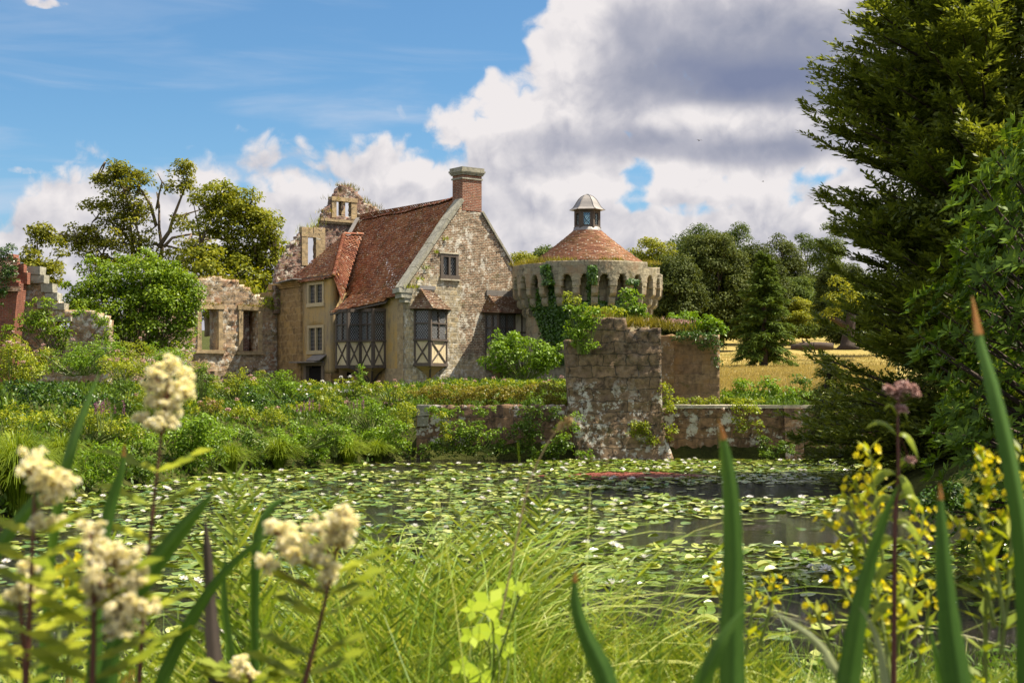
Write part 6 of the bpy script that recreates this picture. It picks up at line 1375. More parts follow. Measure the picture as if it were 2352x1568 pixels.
def pad_density(X, Y):
    u = CU + F * X / Y; v = HV + F * CZ / Y
    den = np.full(len(X), .98)
    cl = fbm(X * .42, Y * .30, 41, 3); fine = fbm(X * 1.1, Y * .8, 45, 2)
    den = np.where(cl * .6 + fine * .4 < .36, .15, den)
    den = np.where((v < 1066) & (u < 1215), .0, den)
    def E_(cu, cv, ru, rv): return ((u - cu) / ru) ** 2 + ((v - cv) / rv) ** 2 < 1
    open_ = E_(1740, 1130, 250, 17) | E_(1850, 1222, 400, 33) | E_(2130, 1190, 220, 62) | E_(1480, 1092, 150, 7) | E_(1380, 1245, 160, 9)
    den = np.where(open_, np.where((np.abs(v - 1166) < 12) & (u > 1280) & (u < 1800), .55, .03), den)
    den = np.where((v > 1260) & (v < 1345) & (u > 1230), 1.0, den)
    den = np.where(v > 1352, np.where(u > 1250, .10, .35), den)
    den = np.where((u < 260) & (v > 1180), den * .5, den)
    return den
PADM = [pad_mesh(k, rng) for k in ('flat', 'flat', 'cup', 'tilt', 'fold')]
def lilies():
    r = np.random.default_rng(300); N = 23000; Y = np.sqrt(r.uniform(11.0 ** 2, 48.2 ** 2, N)); X = r.uniform(-.37, .37, N) * Y
    dd, *_ = bank_d(X, Y); k = (dd < -.12) & (r.random(N) < pad_density(X, Y)) & ~((X > wx(1300) - .3) & (X < wx(1560)) & (Y > 48.0)); X, Y = X[k], Y[k]
    o = np.argsort(Y); X, Y = X[o], Y[o]; n = len(X); u = CU + F * X / Y
    near = (Y < 25) & (u > 1230); kd = np.where(r.random(n) < np.where(near, .45, .86), r.integers(0, 2, n), r.integers(2, 5, n)); S_ = r.uniform(.068, .135, n) * np.where(r.random(n) < .2, .7, 1); rot = r.uniform(0, 6.28, n); zz = r.uniform(.004, .03, n)
    mes = []
    for (V, T, Q) in PADM:
        me = np_mesh('lily_pad', V, [T, Q], M['lily'], rnd=r.random(len(T) + len(Q)) * .25 + .3); mes.append(me)
    vis = (np.abs(u - 1176) < 1180) & (HV + F * CZ / Y < np.where(u < 1250, 1330, 1400))
    ids = np.nonzero(vis)[0][:300]; iset = np.zeros(n, bool); iset[ids] = True
    for i in ids:
        b = bpy.data.objects.new('lily_pad', mes[kd[i]]); COL.objects.link(b); b.location = (X[i], Y[i], zz[i]); b.rotation_euler = (r.normal(0, .07), r.normal(0, .07), rot[i]); b.scale = (S_[i],) * 3
        tag(b, 'round green water lily pad floating in the nearest rows of the moat', 'lily pad', 'nearest lily pads on the moat')
    Vs, Ts, Qs, rn, off = [], [], [], [], 0; rq = []
    for i in np.nonzero(~iset)[0]:
        V, T, Q = PADM[kd[i]]; c, s = math.cos(rot[i]), math.sin(rot[i]); W_ = V * S_[i]; t1, t2 = r.normal(0, .085, 2); W_ = np.stack([W_[:, 0] * c - W_[:, 1] * s, W_[:, 0] * s + W_[:, 1] * c, W_[:, 2] + W_[:, 0] * t1 + W_[:, 1] * t2 + .012], 1) + [X[i], Y[i], zz[i]]
        Vs.append(W_); Ts.append(T + off); Qs.append(Q + off); off += len(V); q = r.random(); rn.append(np.full(len(T), q)); rq.append(np.full(len(Q), q))
    me = np_mesh('lily_pads', np.concatenate(Vs), [np.concatenate(Ts), np.concatenate(Qs)], M['lily'], rnd=np.concatenate(rn + rq)); ob = link('lily_pads', me); tag(ob, 'mass of floating lily pads covering the far moat', 'lily pads', kind='stuff')
    # flowers
    pts = []
    for ring, (np_, tilt, l) in enumerate(((8, .45, 1.0), (8, .95, .85), (6, 1.25, .65))):
        for k_ in range(np_):
            a = 2 * math.pi * (k_ + .5 * ring) / np_; pts.append((a, tilt, l))
    A = np.array([[math.cos(a) * math.cos(t), math.sin(a) * math.cos(t), math.sin(t)] for a, t, l in pts]); Ln = np.array([l for _, _, l in pts]); V, Q = leaves(np.zeros((len(pts), 3)), A, np.tile([0, 0, 1.], (len(pts), 1)) - A * .3, Ln, Ln * .42, .25, .5)
    fm = np_mesh('petals', V, Q, M['white'], rnd=r.random(len(Q))); mbc = MB(); mbc.lathe([(.0, .02), (.16, .1), (.14, .28), (0, .32)], n=8); cm = mbc.mesh('stamens', M['yellow'])
    fl = r.permutation(np.nonzero((u > -20) & (u < 2370))[0]); w_ = 1 / Y[fl]; fl = fl[r.random(len(fl)) < .4][:280]
    first = None
    for i in fl:
        s_ = r.uniform(.07, .12); e = bpy.data.objects.new('water_lily', None); COL.objects.link(e); e.location = (X[i] + .1, Y[i] - .1, .045); e.scale = (s_,) * 3; e.rotation_euler = (r.normal(0, .2), r.normal(0, .2), r.random() * 6)
        tag(e, 'open white water lily flower among the floating pads', 'water lily', 'white water lilies on the moat')
        link('petals', fm, e); link('stamens', cm, e)
lilies()
def azolla():
    r = np.random.default_rng(310); N = 26000; u = r.uniform(1230, 1640, N); v = 1094 + r.normal(0, 5.5, N) + (u - 1430) * .008; k = (np.abs(v - 1094) < 12 * np.clip(1 - np.abs(u - 1450) / 200, .12, 1)) & (fbm(u * .03, v * .2, 3) > .38); u, v = u[k], v[k]; Y = F * CZ / (v - HV); n = len(u)
    pos = np.stack([(u - CU) / F * Y, Y, np.full(n, .012)], 1); a = r.uniform(0, 6.28, n); ax = np.stack([np.cos(a), np.sin(a), 0 * a + .05], 1); V, Q = leaves(pos, ax, unit(np.array([0, 0, 1.]) + r.normal(0, .1, (n, 3))), .14, .12, 0)
    o = leaf_obj('floating_weed', V, Q, M['azolla'], None); tag(o, 'rust red floating weed patch on the moat', 'water weed', kind='stuff')
azolla()

# ------------------------------------------------------------------ foreground plants
def strip(pts, wid, nrm_hint=(0, -1, 0), fold=.25, cols=2, nick=0.0):
    """blade as a folded strip along points"""
    p = np.asarray(pts, float); m = len(p); w = np.asarray(wid, float); d_ = unit(np.gradient(p, axis=0)); sd = unit(np.cross(d_, np.asarray(nrm_hint, float))); nn = np.cross(sd, d_)
    xs_ = np.linspace(-.5, .5, cols + 1); V = []
    for x in xs_:
        wob = 1 + (rng.normal(0, nick, m) if nick and abs(x) > .4 else 0) + 0 * w; V.append(p + sd * (w * x * wob)[:, None] + nn * (w * fold * (1 - 2 * abs(x)))[:, None])
    V = np.stack(V, 1).reshape(-1, 3); n1_ = cols + 1; i = np.arange(m - 1)[:, None] * n1_
    Q = np.concatenate([i + [k, k + 1, n1_ + k + 1, n1_ + k] for k in range(cols)]); return V, Q
def smoothpath(pts, n=16):
    p = np.asarray(pts, float); t = np.linspace(0, 1, len(p)); tt = np.linspace(0, 1, n)
    # catmull-rom through the points
    out = []
    for x in tt:
        f = x * (len(p) - 1); i = min(int(f), len(p) - 2); g_ = f - i; a = p[max(i - 1, 0)]; b = p[i]; c = p[i + 1]; d_ = p[min(i + 2, len(p) - 1)]
        out.append(.5 * ((2 * b) + (-a + c) * g_ + (2 * a - 5 * b + 4 * c - d_) * g_ ** 2 + (-a + 3 * b - 3 * c + d_) * g_ ** 3))
    return np.array(out)
def iris(label, pix, Y, mat='iris', tip=None, lean=.0):
    """pix: (u, v, width px) from tip to foot"""
    q = smoothpath(pix, 30); last = q[-1]; dq = (q[-1] - q[-3]); k = 0
    while P(last[0], last[1], Y)[2] > 1.05 and k < 14 and last[1] < 2600: last = last + np.array([dq[0] * .8, max(dq[1], 60), 3]); q = np.vstack([q, last]); k += 1
    pts = np.array([P(u, v, Y + lean * (i / len(q))) for i, (u, v, w) in enumerate(q)]); base = pts[-1]; w = q[:, 2] * Y / F; w[0] = .0008
    t = empty('iris_blade', base, 0, label, 'iris leaf', 'iris blades in front of the moat'); bow = rng.normal(0, 1, 2) * .004; tt_ = np.linspace(0, 1, len(q)); pts = pts + np.stack([bow[0] * np.sin(tt_ * 7), bow[1] * 3 * np.sin(tt_ * 5), 0 * tt_], 1); base = pts[-1]
    V, Q = strip(pts - base, w, (0.25 + rng.normal(0, .25), -1, .1), .18, 8, .035); m = len(q) - 1
    rn = np.clip(np.repeat(rng.uniform(.25, .8, 8), m) + np.tile(np.linspace(.18, -.15, m), 8) + rng.normal(0, .05, 8 * m), 0, 1); mats = [M[mat]]; leaf_obj('blade', V, Q, M[mat], t, rn)
    if tip:
        V, Q = strip(pts[:5] - base + np.array([0, -.0014, 0]), w[:5] * 1.05, (0.25, -1, .1), .2); leaf_obj('withered_tip', V, Q, M[tip], t)
    return t
M['tip'] = leafmat('withered_tip', [(.30, .10, .02), (.42, .18, .04), (.50, .28, .08)], .3, big=2)
iris('tallest iris blade with an orange tip, rising along the right edge', [(2219, 682, 2), (2235, 790, 26), (2262, 900, 40), (2292, 1040, 48), (2318, 1200, 54), (2334, 1380, 54), (2340, 1568, 52)], 1.55, tip='tip')
iris('broad upright iris blade standing alone right of the picture centre', [(1657, 962, 2), (1668, 1040, 26), (1682, 1160, 40), (1692, 1300, 50), (1696, 1440, 58), (1698, 1568, 62)], 1.55, tip='tip')
iris('iris blade with brown tip leaning left below the moat centre', [(1312, 1304, 2), (1326, 1370, 22), (1342, 1450, 36), (1358, 1530, 50), (1366, 1600, 56)], 1.5, tip='tip')
iris('dark iris blade with brown tip just left of the tallest blade', [(2160, 1108, 2), (2160, 1190, 26), (2168, 1300, 42), (2184, 1430, 58), (2205, 1568, 76)], 1.45, tip='tip')
iris('iris blade leaning right behind the yellow flowers', [(2068, 1112, 2), (2040, 1180, 20), (2005, 1290, 34), (1975, 1410, 48), (1948, 1568, 62)], 1.6)
iris('tall iris blade left of the top meadowsweet plume', [(236, 858, 2), (215, 940, 18), (190, 1030, 26), (160, 1130, 26), (132, 1240, 24), (110, 1330, 22)], 1.8)
iris('iris blade with frayed brown tip below the top meadowsweet plume', [(288, 1018, 2), (276, 1080, 16), (255, 1150, 28), (240, 1230, 30), (228, 1330, 28)], 1.7, tip='tip')
iris('pale tipped iris blade leaning right over the left moat', [(494, 1126, 2), (455, 1170, 22), (405, 1230, 38), (345, 1310, 44), (300, 1390, 40), (260, 1480, 36)], 1.7)
iris('withered brown iris blade left of centre', [(468, 1184, 2), (470, 1270, 22), (476, 1370, 26), (486, 1460, 36), (500, 1560, 42)], 1.9, 'iris_brown')
iris('bent grey-tipped iris blade right of the withered one', [(664, 1138, 2), (632, 1160, 14), (605, 1215, 20), (592, 1290, 22), (580, 1380, 22), (574, 1490, 20)], 2.0)
iris('long pale blade crossing the withered iris blade', [(622, 1222, 3), (560, 1270, 16), (490, 1345, 24), (430, 1440, 30), (385, 1530, 32), (360, 1600, 32)], 1.75)
iris('short straight iris blade between withered and bent blades', [(518, 1260, 2), (514, 1340, 14), (518, 1420, 20), (528, 1500, 22), (536, 1600, 24)], 2.0)
iris('iris blade leaning right at the far left behind the meadowsweet', [(172, 1036, 3), (120, 1100, 22), (66, 1166, 28), (20, 1230, 30), (-20, 1300, 30)], 1.7)
iris('slanting iris blade left of the broad upright one', [(1712, 1380, 2), (1670, 1440, 22), (1634, 1500, 34), (1596, 1568, 42), (1570, 1640, 44)], 1.5)
iris('narrow pale blade slanting among the yellow flowers', [(1780, 1400, 2), (1840, 1450, 14), (1895, 1496, 20), (1940, 1530, 24), (2000, 1590, 24)], 1.6, 'iris_pale')
iris('thin iris blade leaning left at the bottom right', [(1985, 1395, 2), (2010, 1460, 14), (2040, 1530, 22), (2065, 1600, 26)], 1.5, 'iris_pale')
iris('second thin blade beside the dark iris blade at right', [(2130, 1420, 2), (2140, 1490, 14), (2160, 1560, 22), (2180, 1640, 24)], 1.6)

# meadowsweet plumes
def meadowsweet(label, puffs, foot, Y, seed, stemmat='stem_red'):
    """puffs (u, v, r px)"""
    r = np.random.default_rng(seed); b = P(foot[0], foot[1], Y); b[2] = max(b[2], 1.0); t = empty('meadowsweet', b, 0, label, 'meadowsweet'); s = Y / F; parts = []; mb = MB()
    top = P(puffs[0][0], puffs[0][1], Y) - b; axis = bez((0, 0, 0), top, (r.normal(0, .01), 0, 0), 10); mb.tube(axis, [.0035 - .0022 * i / 9 for i in range(10)], 5, cap=False)
    for (u, v, rp) in puffs:
        c = P(u, v, Y) - b; c[1] += r.normal(0, .012); rr = rp * s; j = np.argmin(np.linalg.norm(axis - (c - [0, 0, rr * 1.6]), axis=1)); mb.tube(bez(axis[j], c, (0, 0, -.004), 4), .0009, 3, cap=False)
        for _ in range(17):
            d_ = rdir(1, r)[0] * rr * r.uniform(.3, 1.5) * [1, 1, .9]; parts.append(clump_leaves(c + d_, (rr * .30, rr * .30, rr * .26), 24, .0046, .0040, .3, .1, 0, r))
            if r.random() < .5: mb.tube([c - [0, 0, rr * .8], c + d_], .0006, 3, cap=False)
    mb.build('stem', M[stemmat], t); V, Q = join(parts); leaf_obj('blossom', V, Q, M['cream'], t)
    lv = []
    for f in (.15, .3, .45, .6, .75):
        c = axis[int(f * 9)]
        for sg in (-1, 1):
            for q in range(4): lv.append(leaves((c + np.array([sg * .012 * q, r.normal(0, .006), .006 * q]))[None], unit(np.array([[sg, r.normal(0, .4), .3]])), unit(np.array([[0, -.5, 1.]])), .035, .016))
    V, Q = join(lv); leaf_obj('foliage', V, Q, M['herb'], t)
meadowsweet('tall cream meadowsweet plume in front of the ruined facade', [(392, 840, 24), (370, 862, 24), (405, 868, 22), (350, 880, 20), (385, 890, 24), (425, 900, 18), (372, 915, 24), (402, 922, 24), (352, 925, 14), (382, 945, 22), (365, 965, 20), (330, 960, 12), (392, 968, 16)], (320, 1568), 1.75, 401)
meadowsweet('cream meadowsweet plume at the left edge above the moat', [(80, 1062, 30), (110, 1085, 26), (155, 1110, 24), (130, 1128, 24), (95, 1112, 24), (70, 1085, 22), (108, 1150, 18), (120, 1205, 14), (85, 1200, 14)], (60, 1568), 1.45, 402)
meadowsweet('large drooping cream meadowsweet cluster at the lower left', [(205, 1222, 24), (230, 1262, 26), (262, 1282, 28), (300, 1270, 24), (215, 1300, 24), (250, 1320, 30), (290, 1318, 26), (212, 1342, 22), (262, 1360, 30), (310, 1375, 26), (340, 1395, 20), (268, 1400, 28), (300, 1425, 24), (262, 1440, 20), (225, 1380, 22), (320, 1330, 18)], (210, 1600), 1.4, 403)
meadowsweet('cream meadowsweet plume left of the ferns, rightmost of the plumes', [(790, 1178, 24), (768, 1200, 26), (805, 1205, 20), (735, 1205, 20), (758, 1240, 22), (790, 1240, 18), (630, 1215, 22), (655, 1228, 26), (690, 1232, 22), (645, 1262, 24), (680, 1275, 20), (720, 1262, 20), (742, 1280, 18), (765, 1310, 22), (745, 1335, 18), (620, 1285, 20)], (690, 1600), 1.6, 404)
meadowsweet('fading straw coloured meadowsweet head at the lower left corner', [(40, 1310, 16), (60, 1340, 18), (30, 1370, 16), (75, 1380, 14)], (60, 1600), 1.5, 405)
meadowsweet('small cream meadowsweet tuft at the bottom left of the ferns', [(560, 1520, 14), (540, 1545, 16), (575, 1550, 12)], (560, 1640), 1.9, 406)

# yellow loosestrife: stems with paired leaves and flower clusters
def loosestrife(label, stems, Y, seed, name='yellow_loosestrife'):
    r = np.random.default_rng(seed); b = P(stems[0][-1][0], stems[0][-1][1], Y); b[2] = max(.9, b[2]); t = empty(name, b, 0, label, 'yellow flowers'); mb = MB(); lv, fl = [], []
    for st in stems:
        q = smoothpath([P(u, v, Y) - b for (u, v) in st], 14); q[:, 1] += np.linspace(0, r.normal(0, .05), 14); mb.tube(q, [.002 + .0022 * i / 13 for i in range(14)], 5, cap=False); Ltot = np.linalg.norm(np.diff(q, axis=0), axis=1).sum(); m = int(Ltot / .032)
        for k in range(m):
            f = k / m; i = f * 13; j = min(int(i), 12); c = q[j] + (q[j + 1] - q[j]) * (i - j); a0_ = k * math.pi / 2 + r.normal(0, .25)
            for s_ in range(3):
                a = a0_ + s_ * 2.1; d_ = np.array([math.cos(a), math.sin(a) * .8, .55 + .4 * (f < .3)]); l = r.uniform(.035, .062) * (.55 + .6 * min(1, f * 1.6)); lv.append(leaves(c[None], unit(d_[None] + r.normal(0, .15, (1, 3))), unit(np.array([[0, 0, 1.]]) - d_[None] * .4), l, l * .30, .15, .45))
            if f < .42 and r.random() < .9:
                for s_ in range(4):
                    a = a0_ + s_ * 1.6 + .7; cc = c + np.array([math.cos(a) * .015, math.sin(a) * .013, .006]) + r.normal(0, .005, 3); n = 6; an = np.arange(n) * 6.283 / n; od = unit(np.array([math.cos(a), math.sin(a) - .4, .6])); u_ = unit(np.cross(od, [0, 0, 1.])); v_ = np.cross(od, u_); rd = np.cos(an)[:, None] * u_ + np.sin(an)[:, None] * v_
                    fl.append(leaves(np.tile(cc, (n, 1)), unit(rd + od * .6), np.tile(od, (n, 1)), .0085, .0062, .2, .6))
    mb.build('stem', M['stem'], t); V, Q = join(lv); leaf_obj('foliage', V, Q, M['herb'], t); V, Q = join(fl); leaf_obj('blossom', V, Q, M['yellow'], t)
loosestrife('tall yellow loosestrife clump left of the pink flowered stem', [[(1995, 1035), (2005, 1120), (2020, 1260), (2030, 1420), (2040, 1640)], [(1965, 1110), (1985, 1180), (2015, 1290), (2035, 1450)], [(1900, 1195), (1945, 1250), (1990, 1320), (2025, 1420)], [(1945, 1150), (1970, 1220), (2010, 1330)], [(1862, 1268), (1920, 1300), (1980, 1370), (2030, 1470)], [(2120, 1180), (2100, 1260), (2070, 1380), (2050, 1500)]], 2.5, 411)
loosestrife('low yellow loosestrife spreading below the lily pads at right', [[(1930, 1330), (1960, 1400), (1990, 1490), (2010, 1640)], [(2010, 1350), (2020, 1440), (2030, 1560)], [(2080, 1340), (2075, 1430), (2060, 1560)], [(2140, 1350), (2130, 1440), (2110, 1560)], [(1870, 1400), (1900, 1470), (1940, 1560)]], 2.4, 412)
loosestrife('yellow loosestrife clump behind the tallest iris blade', [[(2262, 1048), (2270, 1130), (2280, 1260), (2285, 1420), (2290, 1640)], [(2225, 1140), (2250, 1200), (2275, 1300), (2285, 1420)], [(2330, 1150), (2315, 1240), (2300, 1360)], [(2200, 1210), (2240, 1270), (2275, 1360)], [(2345, 1040), (2340, 1130), (2325, 1260)], [(2245, 1290), (2265, 1350), (2285, 1440)], [(2330, 1290), (2315, 1380), (2300, 1500)]], 2.3, 413)
loosestrife('small yellow loosestrife beside the broad upright iris blade', [[(1655, 1312), (1670, 1370), (1690, 1460), (1700, 1640)], [(1640, 1345), (1665, 1400), (1690, 1480)], [(1735, 1350), (1725, 1410), (1710, 1500)], [(1780, 1330), (1770, 1400), (1740, 1500)]], 3.0, 414)
loosestrife('few yellow flowers low behind the meadowsweet at left', [[(160, 1290), (165, 1350), (160, 1450), (150, 1600)], [(120, 1330), (135, 1400), (150, 1480)], [(240, 1530), (235, 1570), (230, 1640)]], 2.2, 415)
# pink hemp agrimony
def agrimony():
    r = np.random.default_rng(420); Y = 2.2; b = P(2052, 1640, Y); t = empty('hemp_agrimony', b, 0, 'tall pink headed hemp agrimony with a reddish stem at right', 'flowers'); mb = MB(); q = smoothpath([P(u, v, Y) - b for u, v in ((2064, 905), (2062, 980), (2064, 1080), (2056, 1200), (2054, 1400), (2052, 1640))], 16); mb.tube(q, [.0015 + .003 * i / 15 for i in range(16)], 6, cap=False)
    s = Y / F; fl, lv = [], []
    for (u, v, rp) in ((2045, 892, 14), (2072, 886, 15), (2090, 893, 14), (2058, 905, 12), (2100, 905, 10), (2068, 942, 12), (2090, 1055, 9)):
        c = P(u, v, Y) - b; mb.tube(bez(q[1] if v < 950 else q[3], c, (0, 0, -.005), 4), .001, 3, cap=False)
        for _ in range(4): fl.append(clump_leaves(c + rdir(1, r)[0] * rp * s * .5, (rp * s * .6, rp * s * .6, rp * s * .45), 60, .006, .004, .8, .2, 0, r))
    for (c_, e, w) in (((2060, 1000), (1988, 985), 16), ((2062, 1000), (2110, 1055), 18), ((2060, 960), (2085, 965), 10), ((2062, 960), (2030, 945), 10), ((2060, 1080), (2100, 1075), 14), ((2058, 1090), (2000, 1130), 20), ((2060, 1090), (2105, 1190), 24), ((2056, 1200), (2000, 1215), 18), ((2056, 1200), (2120, 1260), 24), ((2056, 1290), (2100, 1340), 22), ((2056, 1300), (2010, 1350), 20), ((2056, 1380), (2110, 1430), 22), ((2055, 1390), (2000, 1440), 22), ((2058, 1150), (1998, 1180), 18), ((2058, 1150), (2118, 1165), 18), ((2056, 1250), (2112, 1290), 20), ((2056, 1240), (2000, 1280), 18)):
        a = P(*c_, Y) - b; z = P(*e, Y) - b; pth = bez(a, z, (0, 0, .03), 7); wd = np.sin(np.linspace(.15, math.pi, 7)) * w * s * 1.5; lv.append(strip(pth, wd, (0, -.5, 1), .15))
    mb.build('stem', M['stem_red'], t); V, Q = join(lv); leaf_obj('foliage', V, Q, M['herb'], t); V, Q = join(fl); leaf_obj('blossom', V, Q, M['pink'], t)
agrimony()
# grass stem with a seed head
Y = 2.6; b = P(1150, 1420, Y); t = empty('seeding_grass', b, 0, 'single arching grass stem with a straw coloured seed head over the moat', 'grass stem'); mb = MB()
q = smoothpath([P(u, v, Y) - b for u, v in ((1306, 964), (1288, 980), (1266, 1005), (1246, 1040), (1225, 1085), (1205, 1150), (1150, 1420))], 20); mb.tube(q, [.0007 + .0012 * i / 19 for i in range(20)], 5, cap=False); mb.build('stem', M['straw'], t)
k = rng.integers(0, 5, 90); V, Q = leaves(q[k] + (q[k + 1] - q[k]) * rng.random((90, 1)) + rng.normal(0, .0012, (90, 3)), unit(np.tile(q[0] - q[4], (90, 1)) + rng.normal(0, .02, (90, 3))), rdir(90), .012, .004); leaf_obj('seed_head', V, Q, M['straw'], t)

# ferns: three shapes, copied over the near bank
def frond(l, r, arch=.4, dens=25):
    n = 14; s = np.linspace(0, 1, n); sway = r.normal(0, .06); c = np.stack([l * s ** 1.3 * arch, l * sway * s ** 2, l * (s - .45 * arch * s ** 2.4)], 1); parts = [strip(c, np.linspace(.006, .0012, n), (0, 1, .2), .2)]; brown = []
    for k in range(dens):
        f = .14 + .86 * k / dens; p = np.array([np.interp(f, s, c[:, i]) for i in range(3)]); d_ = unit(np.array([np.interp(min(1, f + .05), s, c[:, i]) - np.interp(f - .05, s, c[:, i]) for i in range(3)])); pl = .23 * l * math.sin(math.pi * (.14 + .84 * f)) ** .8 * r.uniform(.8, 1.1) + .01
        for sg in (-1, 1):
            if r.random() < .05: continue
            a = unit(np.array([r.normal(0, .12), sg, 0]) + d_ * (.35 + .4 * f) + r.normal(0, .08, 3)); m = max(5, int(pl / .0125)); t_ = np.linspace(.1, 1, m); curl = r.normal(.12, .15); pos = p + a * (t_ * pl)[:, None] - np.array([0, 0, 1]) * (t_ ** 2 * pl * curl)[:, None]; parts.append((lambda q: strip(q[::2] if m > 6 else q, np.full(len(q[::2] if m > 6 else q), .0016), (0, 0, 1), .1))(pos))
            for s2 in (-1, 1):
                ax = unit(a * .5 + d_ * s2 * .9 + r.normal(0, .12, (m, 3))); w = np.minimum(.034, pl * .22) * (1 - t_ * .65) + .003; nr = np.tile(unit(np.cross(a, d_)) * (1 if sg * s2 > 0 else -1), (m, 1)) + r.normal(0, .25, (m, 3)); parts.append(leaves(pos, ax, nr, w, np.minimum(.0115, w * .42), .1, .5))
    return join(parts)
def fern_mesh(seed, nf=7, l=1.0):
    r = np.random.default_rng(seed); parts = []; rn = []
    for k in range(nf):
        V, Q = frond(l * r.uniform(.6, 1.1), r, r.uniform(.25, .75)); a = 6.283 * k / nf + r.normal(0, .3); c, s = math.cos(a), math.sin(a); V = np.stack([V[:, 0] * c - V[:, 1] * s, V[:, 0] * s + V[:, 1] * c, V[:, 2]], 1); parts.append((V, Q)); rn.append(np.clip(r.uniform(.1, .75) + r.normal(0, .14, len(Q)), 0, 1))
    V, Q = join(parts); return np_mesh('fern', V, Q, M['fern'], rnd=np.concatenate(rn))
FM = [fern_mesh(430 + i, 6 + i % 3, 1.0) for i in range(4)]
def pinnate(l, r, arch):
    n = 14; s = np.linspace(0, 1, n); c = np.stack([l * s ** 1.5 * arch, l * r.normal(0, .08) * s ** 2, l * (s - .4 * arch * s ** 2.4)], 1); parts = [strip(c, np.linspace(.007, .002, n), (0, 1, .2), .2)]; k_ = 21
    for k in range(k_):
        f = .2 + .8 * k / k_; p = np.array([np.interp(f, s, c[:, i]) for i in range(3)]); d_ = unit(np.array([np.interp(min(1, f + .05), s, c[:, i]) - np.interp(f - .05, s, c[:, i]) for i in range(3)])); pl = l * (.155 * math.sin(math.pi * (.2 + .76 * f)) + .02) * r.uniform(.8, 1.15); tw_ = r.normal(0, .25)
        for sg in (-1, 1):
            a = unit(np.array([tw_, sg, 0]) + d_ * (.45 + .5 * f)); t_ = np.linspace(0, 1, 6)[:, None]; path = p + a * t_ * pl + d_ * (t_ ** 2 * pl * r.uniform(.1, .35)) - np.array([0, 0, 1]) * (t_ ** 2 * pl * .12); wd = np.array([.5, 1, .9, .7, .4, .05]) * max(.007, pl * .095); parts.append(strip(path, wd, np.cross(a, d_) + r.normal(0, .3, 3), .15))
    return join(parts)
def upright_mesh(seed, nf=3):
    r = np.random.default_rng(seed); parts = []; rn = []
    for k in range(nf):
        V, Q = pinnate(r.uniform(.72, 1.1), r, r.uniform(.06, .4)); a = r.uniform(-2.6, -.5) if k else -1.5; c, s_ = math.cos(a), math.sin(a); off = r.normal(0, .1, 2); V = np.stack([V[:, 0] * c - V[:, 1] * s_ + off[0], V[:, 0] * s_ + V[:, 1] * c + off[1], V[:, 2]], 1); parts.append((V, Q)); rn.append(np.clip(r.uniform(.15, 1.0) + np.repeat(r.normal(0, .22, len(Q) // 4 + 1), 4)[:len(Q)], 0, 1))
    V, Q = join(parts); return np_mesh('fern', V, Q, M['fern_pale'], rnd=np.concatenate(rn))
UM = [upright_mesh(470 + i) for i in range(3)] + [upright_mesh(480 + i, 7) for i in range(3)]
for i, (u, v, Y) in enumerate(((690, 1070, 4.0), (735, 1100, 4.1), (1060, 1180, 4.9), (1100, 1200, 4.6), (1125, 1150, 4.8), (1185, 1135, 4.9), (1225, 1140, 5.0), (1000, 1230, 4.6), (870, 1200, 4.6), (820, 1250, 4.2), (1320, 1340, 4.9), (1480, 1370, 5.0), (1590, 1370, 5.0), (1270, 1250, 5.0), (960, 1280, 4.2), (1400, 1380, 4.8), (1540, 1360, 4.8), (1640, 1410, 4.4), (1440, 1440, 4.0), (1560, 1450, 3.8), (1700, 1440, 4.4), (1780, 1420, 4.4), (1860, 1460, 3.8), (1350, 1440, 4.0), (1490, 1500, 3.4), (1640, 1500, 3.4), (1940, 1500, 3.2), (2080, 1510, 3.0), (1060, 1290, 4.2), (1180, 1260, 4.6), (740, 1300, 3.9), (620, 1330, 3.8), (900, 1420, 3.6), (500, 1420, 3.4), (1300, 1410, 4.2), (1380, 1470, 3.4), (1460, 1400, 4.4), (1530, 1430, 3.6), (1600, 1430, 4.0), (1740, 1480, 3.4), (1820, 1500, 3.2), (1900, 1510, 3.0), (2030, 1500, 3.2), (2160, 1490, 3.2), (2270, 1480, 3.2), (1220, 1400, 4.0), (1280, 1480, 3.3), (800, 1380, 3.8), (420, 1450, 3.2), (1000, 1400, 3.8), (330, 1430, 3.0), (250, 1470, 2.7))):
    p = P(u, v, Y); g_ = float(gz(p[0], p[1])); um = UM[i % 3 + (3 if v > 1325 else 0)]; zm = max(q.co.z for q in um.vertices); s_ = max(.4, p[2] - g_) / (zm * .95); o = bpy.data.objects.new('fern', um); COL.objects.link(o); o.location = (p[0], p[1], g_ - .03); o.rotation_euler.z = random.uniform(-.7, .7); o.scale = (s_,) * 3
    tag(o, 'pale upright fern standing above the grass in front of the moat', 'fern', 'upright ferns in front of the moat')
def place_fern(x, y, s, rz, i, label='yellow-green fern in the thick growth of the near bank', z=None):
    o = bpy.data.objects.new('fern', FM[i % 4]); COL.objects.link(o); o.location = (x, y, float(gz(x, y)) - .03 if z is None else z); o.rotation_euler = (random.uniform(-.12, .12), random.uniform(-.12, .12), rz); o.scale = (s,) * 3
    tag(o, label, 'fern', 'ferns on the near bank')
